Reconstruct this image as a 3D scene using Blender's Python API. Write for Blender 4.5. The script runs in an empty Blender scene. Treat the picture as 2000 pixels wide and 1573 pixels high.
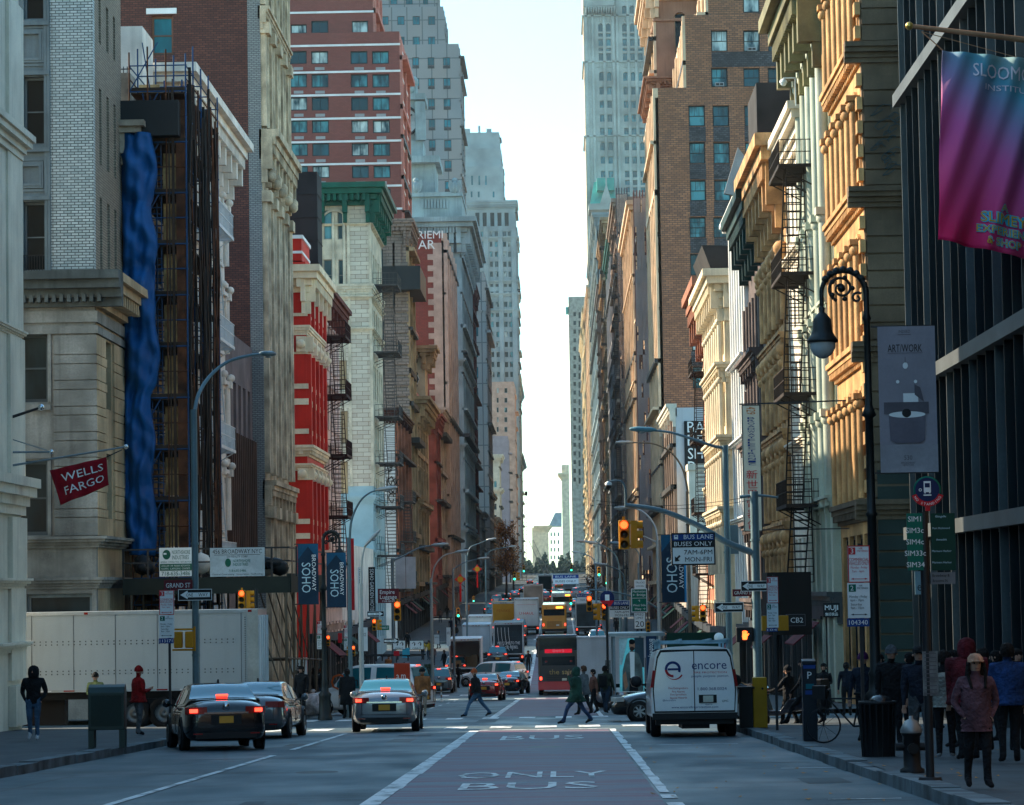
import bpy, bmesh, math, random
from mathutils import Vector, Matrix
R = math.radians
rnd = random.Random(7)
sc = bpy.context.scene
col = sc.collection
# ---------------------------------------------------------------- camera
FPX, VX, VY, ROLL = 5500.0, 1095.0, 1150.0, R(1.0)
_y = Vector((VX-1000, -(VY-786.5), -FPX)).normalized()
_t = Vector((-math.sin(ROLL), math.cos(ROLL), 0))
_z = (_t - _t.dot(_y)*_y).normalized()
_x = _y.cross(_z)
CM = Matrix((_x, _y, _z))                 # camera -> world
cam_d = bpy.data.cameras.new('camera')
cam = bpy.data.objects.new('camera', cam_d); col.objects.link(cam); sc.camera = cam
cam_d.lens = 36*FPX/2000; cam_d.sensor_width = 36; cam_d.clip_start = 0.5; cam_d.clip_end = 20000
cam.matrix_world = CM.to_4x4()
# ---------------------------------------------------------------- sky and sun
SUN_EL, SUN_AZ = R(31), R(-64)             # azimuth from +Y (down the street), negative = left
w = bpy.data.worlds.new('World'); sc.world = w; w.use_nodes = True
nt = w.node_tree; nt.nodes.clear()
out = nt.nodes.new('ShaderNodeOutputWorld'); bg = nt.nodes.new('ShaderNodeBackground')
sky = nt.nodes.new('ShaderNodeTexSky'); sky.sky_type = 'NISHITA'; sky.sun_disc = False
sky.sun_elevation = SUN_EL; sky.sun_rotation = SUN_AZ
sky.air_density = 1.0; sky.dust_density = 0.4; sky.ozone_density = 2.0
tint = nt.nodes.new('ShaderNodeMix'); tint.data_type = 'RGBA'; tint.blend_type = 'MULTIPLY'
tint.inputs[0].default_value = 1.0; tint.inputs[7].default_value = (0.80, 1.06, 1.0, 1)
nt.links.new(sky.outputs[0], tint.inputs[6]); nt.links.new(tint.outputs[2], bg.inputs[0])
bg.inputs[1].default_value = 0.15
nt.links.new(bg.outputs[0], out.inputs[0])
sd = bpy.data.lights.new('sun', 'SUN'); sd.energy = 5.0; sd.angle = R(0.5); sd.color = (1.0, 0.82, 0.60)
sun = bpy.data.objects.new('sun', sd); col.objects.link(sun)
sdir = Vector((math.sin(SUN_AZ)*math.cos(SUN_EL), math.cos(SUN_AZ)*math.cos(SUN_EL), math.sin(SUN_EL)))
sun.rotation_euler = (-sdir).to_track_quat('-Z', 'Y').to_euler()
sc.view_settings.view_transform = 'Standard'; sc.view_settings.look = 'None'
sc.view_settings.exposure = 1.36; sc.view_settings.gamma = 1.0
sc.cycles.max_bounces = 6; sc.cycles.diffuse_bounces = 4; sc.cycles.glossy_bounces = 3
sc.cycles.transparent_max_bounces = 12; sc.cycles.volume_bounces = 0
sc.cycles.use_denoising = True
# ---------------------------------------------------------------- picture point -> place
def ray(px, py): return CM @ Vector((px-1000, -(py-786.5), -FPX))
def at(px, py, Y):
    r = ray(px, py); return r*(Y/r.y)
def onX(px, py, X):
    r = ray(px, py); return r*(X/r.x)
GT = [(-200, 4.02), (0, -1.65), (175, -6.61), (205, -6.95), (240, -6.3), (290, -4.7), (500, -1.36), (800, 1.45), (1200, 6.1), (1600, 9.5), (6000, 14)]
def g(Y):
    if Y <= 175: return -1.65-0.02836*Y
    for (a, za), (b, zb) in zip(GT, GT[1:]):
        if Y <= b:
            t = (Y-a)/(b-a); return za+(zb-za)*t
    return GT[-1][1]
XL, XR, CL, CR = -16.2, 11.0, -9.3, 4.4    # lot lines and kerbs
def walk(p):
    return 0.15 if (p.x < CL or p.x > CR) else 0.0
def gp(px, py, h=0.0):                       # where a foot pixel meets the ground
    r = ray(px, py); lo = 5.0; Y = lo
    while Y < 2500:
        if r.z*(Y/r.y) < g(Y)+h: break
        Y *= 1.01
    a, b = Y/1.01, Y
    for _ in range(20):
        m = (a+b)/2
        if r.z*(m/r.y) < g(m)+h: b = m
        else: a = m
    p = r*(a/r.y); p.z = g(p.y)+h; return p
# ---------------------------------------------------------------- materials
MATS = {}
def _mix(nt, a, b, fac):
    m = nt.nodes.new('ShaderNodeMix'); m.data_type = 'RGBA'
    for s, v in ((m.inputs[0], fac), (m.inputs[6], a), (m.inputs[7], b)):
        if hasattr(v, 'links') or isinstance(v, bpy.types.NodeSocket): nt.links.new(v, s)
        else: s.default_value = v
    return m.outputs[2]
def c4(c): return (c[0], c[1], c[2], 1)
def mat(name, c, rough=0.8, metal=0.0, var=0.25, scale=0.6, bump=0.0, streak=0.0, emit=0, spec=None, c2=None, fine=14, coat=0.0):
    if name in MATS: return MATS[name]
    m = bpy.data.materials.new(name); m.use_nodes = True; nt = m.node_tree
    b = nt.nodes['Principled BSDF']; b.inputs['Roughness'].default_value = rough; b.inputs['Metallic'].default_value = metal
    if spec is None and rough > .38 and metal < .2: spec = .22
    if spec is not None: b.inputs['Specular IOR Level'].default_value = spec
    if coat: b.inputs['Coat Weight'].default_value = coat; b.inputs['Coat Roughness'].default_value = 0.05
    if emit:
        b.inputs['Emission Color'].default_value = c4(c); b.inputs['Emission Strength'].default_value = emit
    if var > 0:
        geo = nt.nodes.new('ShaderNodeNewGeometry')
        n1 = nt.nodes.new('ShaderNodeTexNoise'); n1.inputs['Scale'].default_value = scale; n1.inputs['Detail'].default_value = 4
        n2 = nt.nodes.new('ShaderNodeTexNoise'); n2.inputs['Scale'].default_value = fine; n2.inputs['Detail'].default_value = 2
        nt.links.new(geo.outputs['Position'], n1.inputs[0]); nt.links.new(geo.outputs['Position'], n2.inputs[0])
        dark = tuple(x*(1-var*1.6) for x in c); lite = tuple(min(1, x*(1+var*1.1)) for x in (c2 or c))
        mr = nt.nodes.new('ShaderNodeMapRange'); mr.inputs[1].default_value = 0.33; mr.inputs[2].default_value = 0.67
        nt.links.new(n1.outputs[0], mr.inputs[0])
        o = _mix(nt, c4(dark), c4(lite), mr.outputs[0])
        mr2 = nt.nodes.new('ShaderNodeMapRange'); mr2.inputs[1].default_value = 0.35; mr2.inputs[2].default_value = 0.65; mr2.inputs[3].default_value = 0.0; mr2.inputs[4].default_value = min(.35, var*1.4)
        nt.links.new(n2.outputs[0], mr2.inputs[0])
        o = _mix(nt, o, c4(tuple(x*0.62 for x in c)), mr2.outputs[0])
        if streak:
            mp = nt.nodes.new('ShaderNodeMapping'); mp.inputs['Scale'].default_value = (3.0, 3.0, 0.18)
            n3 = nt.nodes.new('ShaderNodeTexNoise'); n3.inputs['Scale'].default_value = 1.3; n3.inputs['Detail'].default_value = 3
            nt.links.new(geo.outputs['Position'], mp.inputs[0]); nt.links.new(mp.outputs[0], n3.inputs[0])
            mr3 = nt.nodes.new('ShaderNodeMapRange'); mr3.inputs[1].default_value = 0.5; mr3.inputs[2].default_value = 0.72; mr3.inputs[4].default_value = streak
            nt.links.new(n3.outputs[0], mr3.inputs[0])
            o = _mix(nt, o, c4(tuple(x*0.35 for x in c)), mr3.outputs[0])
        nt.links.new(o, b.inputs['Base Color'])
        if bump:
            bp = nt.nodes.new('ShaderNodeBump'); bp.inputs['Strength'].default_value = bump; bp.inputs['Distance'].default_value = 0.05
            nt.links.new(n2.outputs[0], bp.inputs['Height']); nt.links.new(bp.outputs[0], b.inputs['Normal'])
    else: b.inputs['Base Color'].default_value = c4(c)
    MATS[name] = m; return m
def brick(name, c1, c2, mortar, bw=0.24, bh=0.085, rough=0.85, ms=0.012, offset=0.5, var=0.5, big=0.35):
    if name in MATS: return MATS[name]
    m = bpy.data.materials.new(name); m.use_nodes = True; nt = m.node_tree
    b = nt.nodes['Principled BSDF']; b.inputs['Roughness'].default_value = rough
    geo = nt.nodes.new('ShaderNodeNewGeometry'); sp = nt.nodes.new('ShaderNodeSeparateXYZ'); nt.links.new(geo.outputs['Position'], sp.inputs[0])
    ad = nt.nodes.new('ShaderNodeMath'); ad.operation = 'ADD'; nt.links.new(sp.outputs[0], ad.inputs[0]); nt.links.new(sp.outputs[1], ad.inputs[1])
    cb = nt.nodes.new('ShaderNodeCombineXYZ'); nt.links.new(ad.outputs[0], cb.inputs[0]); nt.links.new(sp.outputs[2], cb.inputs[1])
    bt = nt.nodes.new('ShaderNodeTexBrick'); nt.links.new(cb.outputs[0], bt.inputs['Vector'])
    bt.inputs['Color1'].default_value = c4(c1); bt.inputs['Color2'].default_value = c4(c2); bt.inputs['Mortar'].default_value = c4(mortar)
    bt.inputs['Scale'].default_value = 1; bt.inputs['Mortar Size'].default_value = ms; bt.inputs['Bias'].default_value = -0.1
    bt.inputs['Brick Width'].default_value = bw; bt.inputs['Row Height'].default_value = bh; bt.offset = offset
    n1 = nt.nodes.new('ShaderNodeTexNoise'); n1.inputs['Scale'].default_value = big; n1.inputs['Detail'].default_value = 5
    nt.links.new(geo.outputs['Position'], n1.inputs[0])
    mr = nt.nodes.new('ShaderNodeMapRange'); mr.inputs[1].default_value = 0.35; mr.inputs[2].default_value = 0.7; mr.inputs[4].default_value = var
    nt.links.new(n1.outputs[0], mr.inputs[0])
    o = _mix(nt, bt.outputs[0], c4(tuple(x*0.5 for x in c1)), mr.outputs[0])
    nt.links.new(o, b.inputs['Base Color'])
    bp = nt.nodes.new('ShaderNodeBump'); bp.inputs['Strength'].default_value = 0.5; bp.inputs['Distance'].default_value = 0.02; bp.invert = True
    nt.links.new(bt.outputs[1], bp.inputs['Height']); nt.links.new(bp.outputs[0], b.inputs['Normal'])
    MATS[name] = m; return m
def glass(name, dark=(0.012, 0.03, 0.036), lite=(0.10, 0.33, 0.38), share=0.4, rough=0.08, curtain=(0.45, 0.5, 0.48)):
    """window pane: dark interior, some coloured as reflected sky, some with blinds or curtains, each window its own"""
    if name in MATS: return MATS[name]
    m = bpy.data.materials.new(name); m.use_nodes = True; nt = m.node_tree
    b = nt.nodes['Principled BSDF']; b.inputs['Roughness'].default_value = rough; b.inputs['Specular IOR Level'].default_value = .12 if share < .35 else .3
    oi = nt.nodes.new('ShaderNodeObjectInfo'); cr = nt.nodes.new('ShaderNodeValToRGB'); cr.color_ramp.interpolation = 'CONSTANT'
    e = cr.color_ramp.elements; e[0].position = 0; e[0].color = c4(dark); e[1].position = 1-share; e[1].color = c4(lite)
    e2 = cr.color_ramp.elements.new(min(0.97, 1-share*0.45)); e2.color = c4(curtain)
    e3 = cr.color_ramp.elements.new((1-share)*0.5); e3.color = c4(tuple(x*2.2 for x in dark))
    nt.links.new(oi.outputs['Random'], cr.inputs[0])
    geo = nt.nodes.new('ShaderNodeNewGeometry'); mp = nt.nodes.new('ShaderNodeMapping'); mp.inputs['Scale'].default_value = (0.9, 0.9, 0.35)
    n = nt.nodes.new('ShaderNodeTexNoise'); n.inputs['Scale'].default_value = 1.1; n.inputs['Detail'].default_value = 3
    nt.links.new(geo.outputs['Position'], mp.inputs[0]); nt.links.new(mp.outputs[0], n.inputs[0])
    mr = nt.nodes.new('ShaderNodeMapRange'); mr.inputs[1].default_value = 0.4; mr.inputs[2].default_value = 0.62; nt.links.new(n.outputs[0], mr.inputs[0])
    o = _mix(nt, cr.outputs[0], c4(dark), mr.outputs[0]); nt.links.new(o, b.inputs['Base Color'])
    MATS[name] = m; return m
# ---------------------------------------------------------------- mesh builder
class MB:
    def __init__(s): s.v = []; s.f = []; s.m = []; s.mi = 0; s.sm = []; s.isl = []
    def add(s, vs, fs, mi=None, smooth=False):
        n = len(s.v); s.isl.append((n, len(s.f))); s.v += [tuple(v) for v in vs]
        for f in fs: s.f.append([n+i for i in f]); s.m.append(s.mi if mi is None else mi); s.sm.append(smooth)
    def hexa(s, p, mi=None):
        s.add(p, [(0, 3, 2, 1), (4, 5, 6, 7), (0, 1, 5, 4), (1, 2, 6, 5), (2, 3, 7, 6), (3, 0, 4, 7)], mi)
    def box(s, x0, x1, y0, y1, z0, z1, mi=None):
        s.hexa([(x0, y0, z0), (x1, y0, z0), (x1, y1, z0), (x0, y1, z0), (x0, y0, z1), (x1, y0, z1), (x1, y1, z1), (x0, y1, z1)], mi)
    def quad(s, a, b, c, d, mi=None): s.add([a, b, c, d], [(0, 1, 2, 3)], mi)
    def cyl(s, a, b, r, r2=None, n=8, mi=None, caps=True):
        a = Vector(a); b = Vector(b); r2 = r if r2 is None else r2
        d = (b-a)
        if d.length < 1e-6: return
        d.normalize(); u = d.orthogonal().normalized(); w = d.cross(u)
        vs = [a+(u*math.cos(t)+w*math.sin(t))*r for t in [2*math.pi*i/n for i in range(n)]]
        vs += [b+(u*math.cos(t)+w*math.sin(t))*r2 for t in [2*math.pi*i/n for i in range(n)]]
        s.add(vs, [(i, (i+1) % n, n+(i+1) % n, n+i) for i in range(n)], mi, True)
        if caps: s.add(vs, [tuple(range(n-1, -1, -1)), tuple(range(n, 2*n))], mi)
    def bar(s, a, b, w, h=None, mi=None):      # square bar
        a = Vector(a); b = Vector(b); d = (b-a)
        if d.length < 1e-6: return
        d.normalize(); h = h or w
        u = d.cross(Vector((0, 0, 1)));
        if u.length < 1e-3: u = Vector((1, 0, 0))
        u.normalize(); q = u.cross(d).normalized(); u *= w/2; q *= h/2
        s.hexa([a-u-q, a+u-q, a+u+q, a-u+q, b-u-q, b+u-q, b+u+q, b-u+q], mi)
    def tube(s, pts, r, n=8, mi=None, r2=None):
        r2 = r if r2 is None else r2; k = len(pts)-1
        for i in range(k): s.cyl(pts[i], pts[i+1], r+(r2-r)*i/k, r+(r2-r)*(i+1)/k, n, mi)
    def lathe(s, o, prof, n=16, mi=None, axis='z'):
        vs = []
        for (r, h) in prof:
            for i in range(n):
                t = 2*math.pi*i/n; a, b = r*math.cos(t), r*math.sin(t)
                vs.append((o[0]+a, o[1]+b, o[2]+h) if axis == 'z' else ((o[0]+h, o[1]+a, o[2]+b) if axis == 'x' else (o[0]+a, o[1]+h, o[2]+b)))
        fs = [(j*n+i, j*n+(i+1) % n, (j+1)*n+(i+1) % n, (j+1)*n+i) for j in range(len(prof)-1) for i in range(n)]
        s.add(vs, fs, mi, True)
    def prism(s, poly, d, mi=None):             # poly: list of 3D points, extruded by vector d
        n = len(poly); d = Vector(d); vs = [Vector(p) for p in poly]; vs += [p+d for p in vs]
        s.add(vs, [tuple(range(n)), tuple(range(2*n-1, n-1, -1))]+[(i, n+i, n+(i+1) % n, (i+1) % n) for i in range(n)], mi)
    def ball(s, c, r, n=10, mi=None, sz=1.0):
        k = n//2+1; prof = [(max(1e-4, r*math.sin(math.pi*i/k)), -r*sz*math.cos(math.pi*i/k)) for i in range(k+1)]
        s.lathe(c, prof, n, mi)
    def mesh(s, name, mats):
        me = bpy.data.meshes.new(name); me.from_pydata(s.v, [], s.f)
        for m in mats: me.materials.append(m)
        me.polygons.foreach_set('material_index', s.m); me.polygons.foreach_set('use_smooth', s.sm)
        bm = bmesh.new(); bm.from_mesh(me); bmesh.ops.recalc_face_normals(bm, faces=bm.faces); bm.to_mesh(me); bm.free()
        me.update(); return me
    def build(s, name, mats, parent=None, loc=(0, 0, 0), rz=0.0):
        if not isinstance(mats, (list, tuple)): mats = [mats]
        return place(name, s.mesh(name, mats), parent, loc, rz)
def place(name, me, parent=None, loc=(0, 0, 0), rz=0.0):
    o = bpy.data.objects.new(name, me); col.objects.link(o); o.location = loc; o.rotation_euler = (0, 0, rz)
    if parent: o.parent = parent
    return o
def tag(o, label, cat, group=None, kind=None):
    o['label'] = label
    if cat: o['category'] = cat
    if group: o['group'] = group
    if kind: o['kind'] = kind
    return o
def empty(name, loc, rz, label, cat, group=None):
    o = bpy.data.objects.new(name, None); col.objects.link(o); o.location = loc; o.rotation_euler = (0, 0, rz)
    return tag(o, label, cat, group)
def copy_tree(o, parent=None):
    c = o.copy(); col.objects.link(c); c.parent = parent
    for ch in list(o.children): copy_tree(ch, c)
    return c
def bevel(o, w=0.02, seg=2, sub=0, smooth=True):
    m = o.modifiers.new('bevel', 'BEVEL'); m.width = w; m.segments = seg; m.limit_method = 'ANGLE'
    if smooth:
        for p in o.data.polygons: p.use_smooth = True
        m.harden_normals = True
    return o
TMP = bpy.data.scenes.new('workbench')          # small side scene: evaluates one object at a time, quickly
def evaluated_mesh(o):
    TMP.collection.objects.link(o); vl = TMP.view_layers[0]; vl.update(); dg = vl.depsgraph or bpy.context.evaluated_depsgraph_get()
    me = bpy.data.meshes.new_from_object(o.evaluated_get(dg)); bpy.data.objects.remove(o); return me
_TC = {}
def text_mesh(txt, size, font=None, bold=0.0, width=None):
    """verts, faces of a flat text centred on 0,0 in the xz plane"""
    key = (txt, size, bold, width)
    if key in _TC: return _TC[key]
    cu = bpy.data.curves.new('lettering', 'FONT'); cu.body = txt; cu.size = size; cu.align_x = 'CENTER'; cu.align_y = 'CENTER'; cu.resolution_u = 2
    cu.offset = bold*size if bold > .05 else 0
    me = evaluated_mesh(bpy.data.objects.new('lettering', cu))
    vs = [v.co.copy() for v in me.vertices]; fs = [tuple(p.vertices) for p in me.polygons]
    bpy.data.meshes.remove(me); bpy.data.curves.remove(cu)
    if vs:
        x0 = min(v.x for v in vs); x1 = max(v.x for v in vs); y0 = min(v.y for v in vs); y1 = max(v.y for v in vs)
        k = (width/(x1-x0)) if width else 1.0
        vs = [((v.x-(x0+x1)/2)*k, 0, v.y-(y0+y1)/2) for v in vs]
    _TC[key] = (vs, fs); return vs, fs
def put_text(mb, txt, size, x, z, mi, y=-0.004, bold=0.006, width=None, rot=0.0, fn=None):
    vs, fs = text_mesh(txt, size, None, bold, width); c, s_ = math.cos(rot), math.sin(rot)
    q = [(x+a*c-b*s_, y, z+a*s_+b*c) for a, _, b in vs]
    if fn: q = [fn(p) for p in q]
    mb.add(q, fs, mi)
def facing(N): return math.atan2(N[0], -N[1])
WHITE = mat('white_paint', (0.72, 0.74, 0.74), 0.55, var=0.08)
BLACK = mat('black_paint', (0.012, 0.014, 0.016), 0.45, var=0.1)
IRON = mat('black_iron', (0.018, 0.02, 0.024), 0.5, metal=0.3, var=0.2)
STEEL = mat('galvanised_steel', (0.20, 0.25, 0.28), 0.5, metal=0.5, var=0.2)
# ================================================================ ground
def road_mat():
    m = bpy.data.materials.new('asphalt'); m.use_nodes = True; nt = m.node_tree; b = nt.nodes['Principled BSDF']
    b.inputs['Roughness'].default_value = 0.6
    geo = nt.nodes.new('ShaderNodeNewGeometry')
    def noise(sc_, det, map_):
        mp = nt.nodes.new('ShaderNodeMapping'); mp.inputs['Scale'].default_value = map_; n = nt.nodes.new('ShaderNodeTexNoise')
        n.inputs['Scale'].default_value = sc_; n.inputs['Detail'].default_value = det
        nt.links.new(geo.outputs['Position'], mp.inputs[0]); nt.links.new(mp.outputs[0], n.inputs[0]); return n.outputs[0]
    def rng(s, a, b_, c=0.0, d=1.0):
        r = nt.nodes.new('ShaderNodeMapRange'); r.inputs[1].default_value = a; r.inputs[2].default_value = b_; r.inputs[3].default_value = c; r.inputs[4].default_value = d
        nt.links.new(s, r.inputs[0]); return r.outputs[0]
    base = _mix(nt, (0.026, 0.055, 0.068, 1), (0.042, 0.082, 0.098, 1), rng(noise(0.35, 5, (1, 0.35, 1)), 0.35, 0.65))
    base = _mix(nt, base, (0.014, 0.022, 0.028, 1), rng(noise(0.5, 2, (0.22, 1.3, 1)), 0.58, 0.63, 0, 0.6))
    base = _mix(nt, base, (0.08, 0.105, 0.115, 1), rng(noise(30, 2, (1, 0.6, 1)), 0.5, 0.75, 0, 0.6))
    vor = nt.nodes.new('ShaderNodeTexVoronoi'); vor.feature = 'DISTANCE_TO_EDGE'; vor.inputs['Scale'].default_value = 0.16
    mpv = nt.nodes.new('ShaderNodeMapping'); mpv.inputs['Scale'].default_value = (1, 0.5, 1); nt.links.new(geo.outputs['Position'], mpv.inputs[0]); nt.links.new(mpv.outputs[0], vor.inputs[0])
    base = _mix(nt, base, (0.016, 0.02, 0.024, 1), rng(vor.outputs[0], 0.0, 0.012, 0.75, 0))
    nt.links.new(base, b.inputs['Base Color'])
    bp = nt.nodes.new('ShaderNodeBump'); bp.inputs['Strength'].default_value = 0.35; bp.inputs['Distance'].default_value = 0.02
    nt.links.new(noise(18, 3, (1, 1, 1)), bp.inputs['Height']); nt.links.new(bp.outputs[0], b.inputs['Normal'])
    nt.links.new(rng(noise(0.6, 3, (1, 0.4, 1)), 0.3, 0.7, 0.42, 0.72), b.inputs['Roughness'])
    return m
ASPH = road_mat()
def paint_mat(name, c, under, wear=0.5, sc_=2.2, mp_=(1, 0.5, 1)):
    m = bpy.data.materials.new(name); m.use_nodes = True; nt = m.node_tree; b = nt.nodes['Principled BSDF']; b.inputs['Roughness'].default_value = 0.6
    geo = nt.nodes.new('ShaderNodeNewGeometry'); mp = nt.nodes.new('ShaderNodeMapping'); mp.inputs['Scale'].default_value = mp_
    nt.links.new(geo.outputs['Position'], mp.inputs[0])
    n = nt.nodes.new('ShaderNodeTexNoise'); n.inputs['Scale'].default_value = sc_; n.inputs['Detail'].default_value = 6; n.inputs['Roughness'].default_value = 0.65
    nt.links.new(mp.outputs[0], n.inputs[0])
    r = nt.nodes.new('ShaderNodeMapRange'); r.inputs[1].default_value = 0.62-wear*0.25; r.inputs[2].default_value = 0.72-wear*0.15
    nt.links.new(n.outputs[0], r.inputs[0])
    o = _mix(nt, c4(c), c4(under), r.outputs[0])
    n2 = nt.nodes.new('ShaderNodeTexNoise'); n2.inputs['Scale'].default_value = 25; nt.links.new(geo.outputs['Position'], n2.inputs[0])
    r2 = nt.nodes.new('ShaderNodeMapRange'); r2.inputs[1].default_value = 0.45; r2.inputs[2].default_value = 0.75; r2.inputs[4].default_value = 0.5
    nt.links.new(n2.outputs[0], r2.inputs[0]); o = _mix(nt, o, c4(tuple(x*0.55 for x in c)), r2.outputs[0])
    nt.links.new(o, b.inputs['Base Color']); return m
LINE = paint_mat('lane_line_paint', (0.70, 0.74, 0.73), (0.07, 0.09, 0.095), 0.5)
REDL = paint_mat('bus_lane_paint', (0.15, 0.036, 0.070), (0.10, 0.135, 0.165), .8, 1.1, (0.28, 1.5, 1))
SIDE = brick('sidewalk_concrete', (0.085, 0.10, 0.105), (0.115, 0.125, 0.125), (0.03, 0.035, 0.04), bw=1.5, bh=1.5, ms=0.02, offset=0.0)
def side_mat():
    m = bpy.data.materials.new('sidewalk_slabs'); m.use_nodes = True; nt = m.node_tree; b = nt.nodes['Principled BSDF']; b.inputs['Roughness'].default_value = 0.75
    geo = nt.nodes.new('ShaderNodeNewGeometry'); bt = nt.nodes.new('ShaderNodeTexBrick'); nt.links.new(geo.outputs['Position'], bt.inputs['Vector'])
    bt.inputs['Color1'].default_value = (0.036, 0.052, 0.060, 1); bt.inputs['Color2'].default_value = (0.062, 0.075, 0.08, 1); bt.inputs['Mortar'].default_value = (0.02, 0.024, 0.028, 1)
    bt.inputs['Scale'].default_value = 1; bt.inputs['Mortar Size'].default_value = 0.02; bt.inputs['Brick Width'].default_value = 1.6; bt.inputs['Row Height'].default_value = 2.4; bt.offset = 0.5
    n = nt.nodes.new('ShaderNodeTexNoise'); n.inputs['Scale'].default_value = 0.9; n.inputs['Detail'].default_value = 6; nt.links.new(geo.outputs['Position'], n.inputs[0])
    r = nt.nodes.new('ShaderNodeMapRange'); r.inputs[1].default_value = 0.42; r.inputs[2].default_value = 0.7; nt.links.new(n.outputs[0], r.inputs[0])
    o = _mix(nt, bt.outputs[0], (0.02, 0.028, 0.033, 1), r.outputs[0]); nt.links.new(o, b.inputs['Base Color']); return m
SIDE = side_mat()
KERB = mat('granite_kerb', (0.13, 0.165, 0.18), 0.7, var=0.4, scale=1.5)
ysamp = [-40, -20, 0, 10, 20, 30, 40, 50, 60, 70, 80, 90, 100, 120, 140, 160, 175, 205, 240, 290, 400, 500, 650, 800, 1000, 1200, 1600, 2500, 4000]
def sheet(name, x0, x1, y0, y1, dz, m, kind='structure', label=None):
    ys = [y0]+[y for y in ysamp if y0 < y < y1]+[y1]; mb = MB()
    for a, b in zip(ys, ys[1:]):
        mb.quad((x0, a, g(a)+dz), (x1, a, g(a)+dz), (x1, b, g(b)+dz), (x0, b, g(b)+dz))
    o = mb.build(name, m); o['kind'] = kind
    if label: o['label'] = label
    return o
sheet('ground', -1500, 1500, -40, 4000, -0.30, mat('earth', (0.06, 0.06, 0.055), 0.95), label='city ground under the blocks reaching to the horizon')
sheet('road', CL-0.02, CR+0.02, -40, 4000, 0.0, ASPH, label='dark worn asphalt of the avenue running away between the blocks')
CROSS = [(81, 99), (163.5, 177.5), (262, 278), (352, 366), (446, 460), (560, 574), (690, 704), (850, 864)]   # cross streets
GR0, GR1 = CROSS[0]
for i, (a, b) in enumerate(CROSS):
    a2, b2 = a+2.6, b-2.6
    for sx in (-1, 1):
        x0, x1 = (-400, CL-0.02) if sx < 0 else (CR+0.02, 400)
        sheet('road', x0, x1, a2, b2, 0.0, ASPH, label=['asphalt of the first cross street opening', 'asphalt of a cross street opening farther down'][min(i, 1)]+(' on the left' if sx < 0 else ' on the right'))
# pavements: slabs with kerb, rounded corners
def pavement(sx, y0, y1, rc0, rc1):
    xc, xo = (CL, -60) if sx < 0 else (CR, 60)
    pts = []
    def arc(yc, r, first):
        for k in range(9):
            t = math.pi/2*k/8
            if first: pts.append((xc+sx*(r-r*math.sin(t)), yc+r-r*math.cos(t)))
            else: pts.append((xc+sx*(r-r*math.cos(t)), yc-r+r*math.sin(t)))
    if rc0: arc(y0, rc0, True)
    else: pts.append((xc, y0))
    ya = y0+(rc0 or 0); yb = y1-(rc1 or 0)
    for y in ysamp:
        if ya < y < yb: pts.append((xc, y))
    if rc1: arc(y1, rc1, False)
    else: pts.append((xc, y1))
    mb = MB(); kb = MB(); kw = 0.18
    for (xa, a), (xb, b) in zip(pts, pts[1:]):
        if b-a > 1e-6: mb.quad((xa+sx*kw, a, g(a)+.15), (xb+sx*kw, b, g(b)+.15), (xo, b, g(b)+.15), (xo, a, g(a)+.15))
        d = Vector((xb-xa, b-a, 0)); L = d.length; d.normalize(); n = Vector((-d.y, d.x, 0)) if sx < 0 else Vector((d.y, -d.x, 0))
        nseg = max(1, int(L/1.9)) if a < 120 else 1
        for k in range(nseg):
            t0, t1 = k/nseg, (k+1)/nseg; gap = 0.03 if nseg > 1 else 0
            p = Vector((xa, a, 0)).lerp(Vector((xb, b, 0)), t0)+d*gap; q = Vector((xa, a, 0)).lerp(Vector((xb, b, 0)), t1)
            j = rnd.uniform(-.03, .03) if a < 120 else 0
            P = [p, q, q+n*kw*1.9, p+n*kw*1.9]; P = [v+n*j for v in P]
            tz = rnd.uniform(-.02, .02) if a < 120 else 0
            kb.hexa([(v.x, v.y, g(v.y)-.1) for v in P]+[(v.x, v.y, g(v.y)+.158+tz) for v in P])
    o = mb.build('pavement', SIDE); o['kind'] = 'structure'; o['label'] = 'concrete slab pavement along the %s of the avenue' % ('left side' if sx < 0 else 'right side')
    k = kb.build('kerb', KERB, None); k['kind'] = 'structure'; k['label'] = 'pale granite kerb stones edging the pavement'
edges = [-40]+[v for a, b in CROSS for v in (a+2.6, b-2.6)]+[2500]
for sx in (-1, 1):
    for i in range(0, len(edges), 2):
        y0, y1 = edges[i], edges[i+1]
        pavement(sx, y0, y1, 0 if i == 0 else 3.2, 5.5 if i == 0 else 3.2)
DZ = 0.005
sheet('bus_lane', -2.3, 1.22, -40, 77.0, DZ, REDL, label='worn purplish red bus lane paint in the near block')
sheet('bus_lane', -2.3, 1.22, GR1+1.0, 163, DZ, REDL, label='worn purplish red bus lane paint past the first cross street')
sheet('bus_lane', -2.3, 1.22, 181, 262, DZ, REDL, label='worn purplish red bus lane paint in the third block')
def line(x, y0, y1, wd=0.13, lab='white lane line on the asphalt', wob=0.0):
    mb = MB(); y = y0
    while y < y1:
        b = min(y1, y+1.4); o1 = rnd.uniform(-wob, wob); 
        mb.quad((x-wd/2, y, g(y)+2*DZ), (x+wd/2+o1, y, g(y)+2*DZ), (x+wd/2+o1, b, g(b)+2*DZ), (x-wd/2, b, g(b)+2*DZ)); y = b
    o = mb.build('lane_line', LINE); o['kind'] = 'structure'; o['label'] = lab
line(-2.42, -40, 77.2, 0.26, 'thick white line left of the bus lane', 0.02)
line(1.34, 37.5, 77.2, 0.16, 'white line right of the bus lane', 0.03)
for k in range(8): line(1.34, 35.8-k*2.2, 36.8-k*2.2, 0.2, 'short dash of the broken line right of the bus lane')
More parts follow.
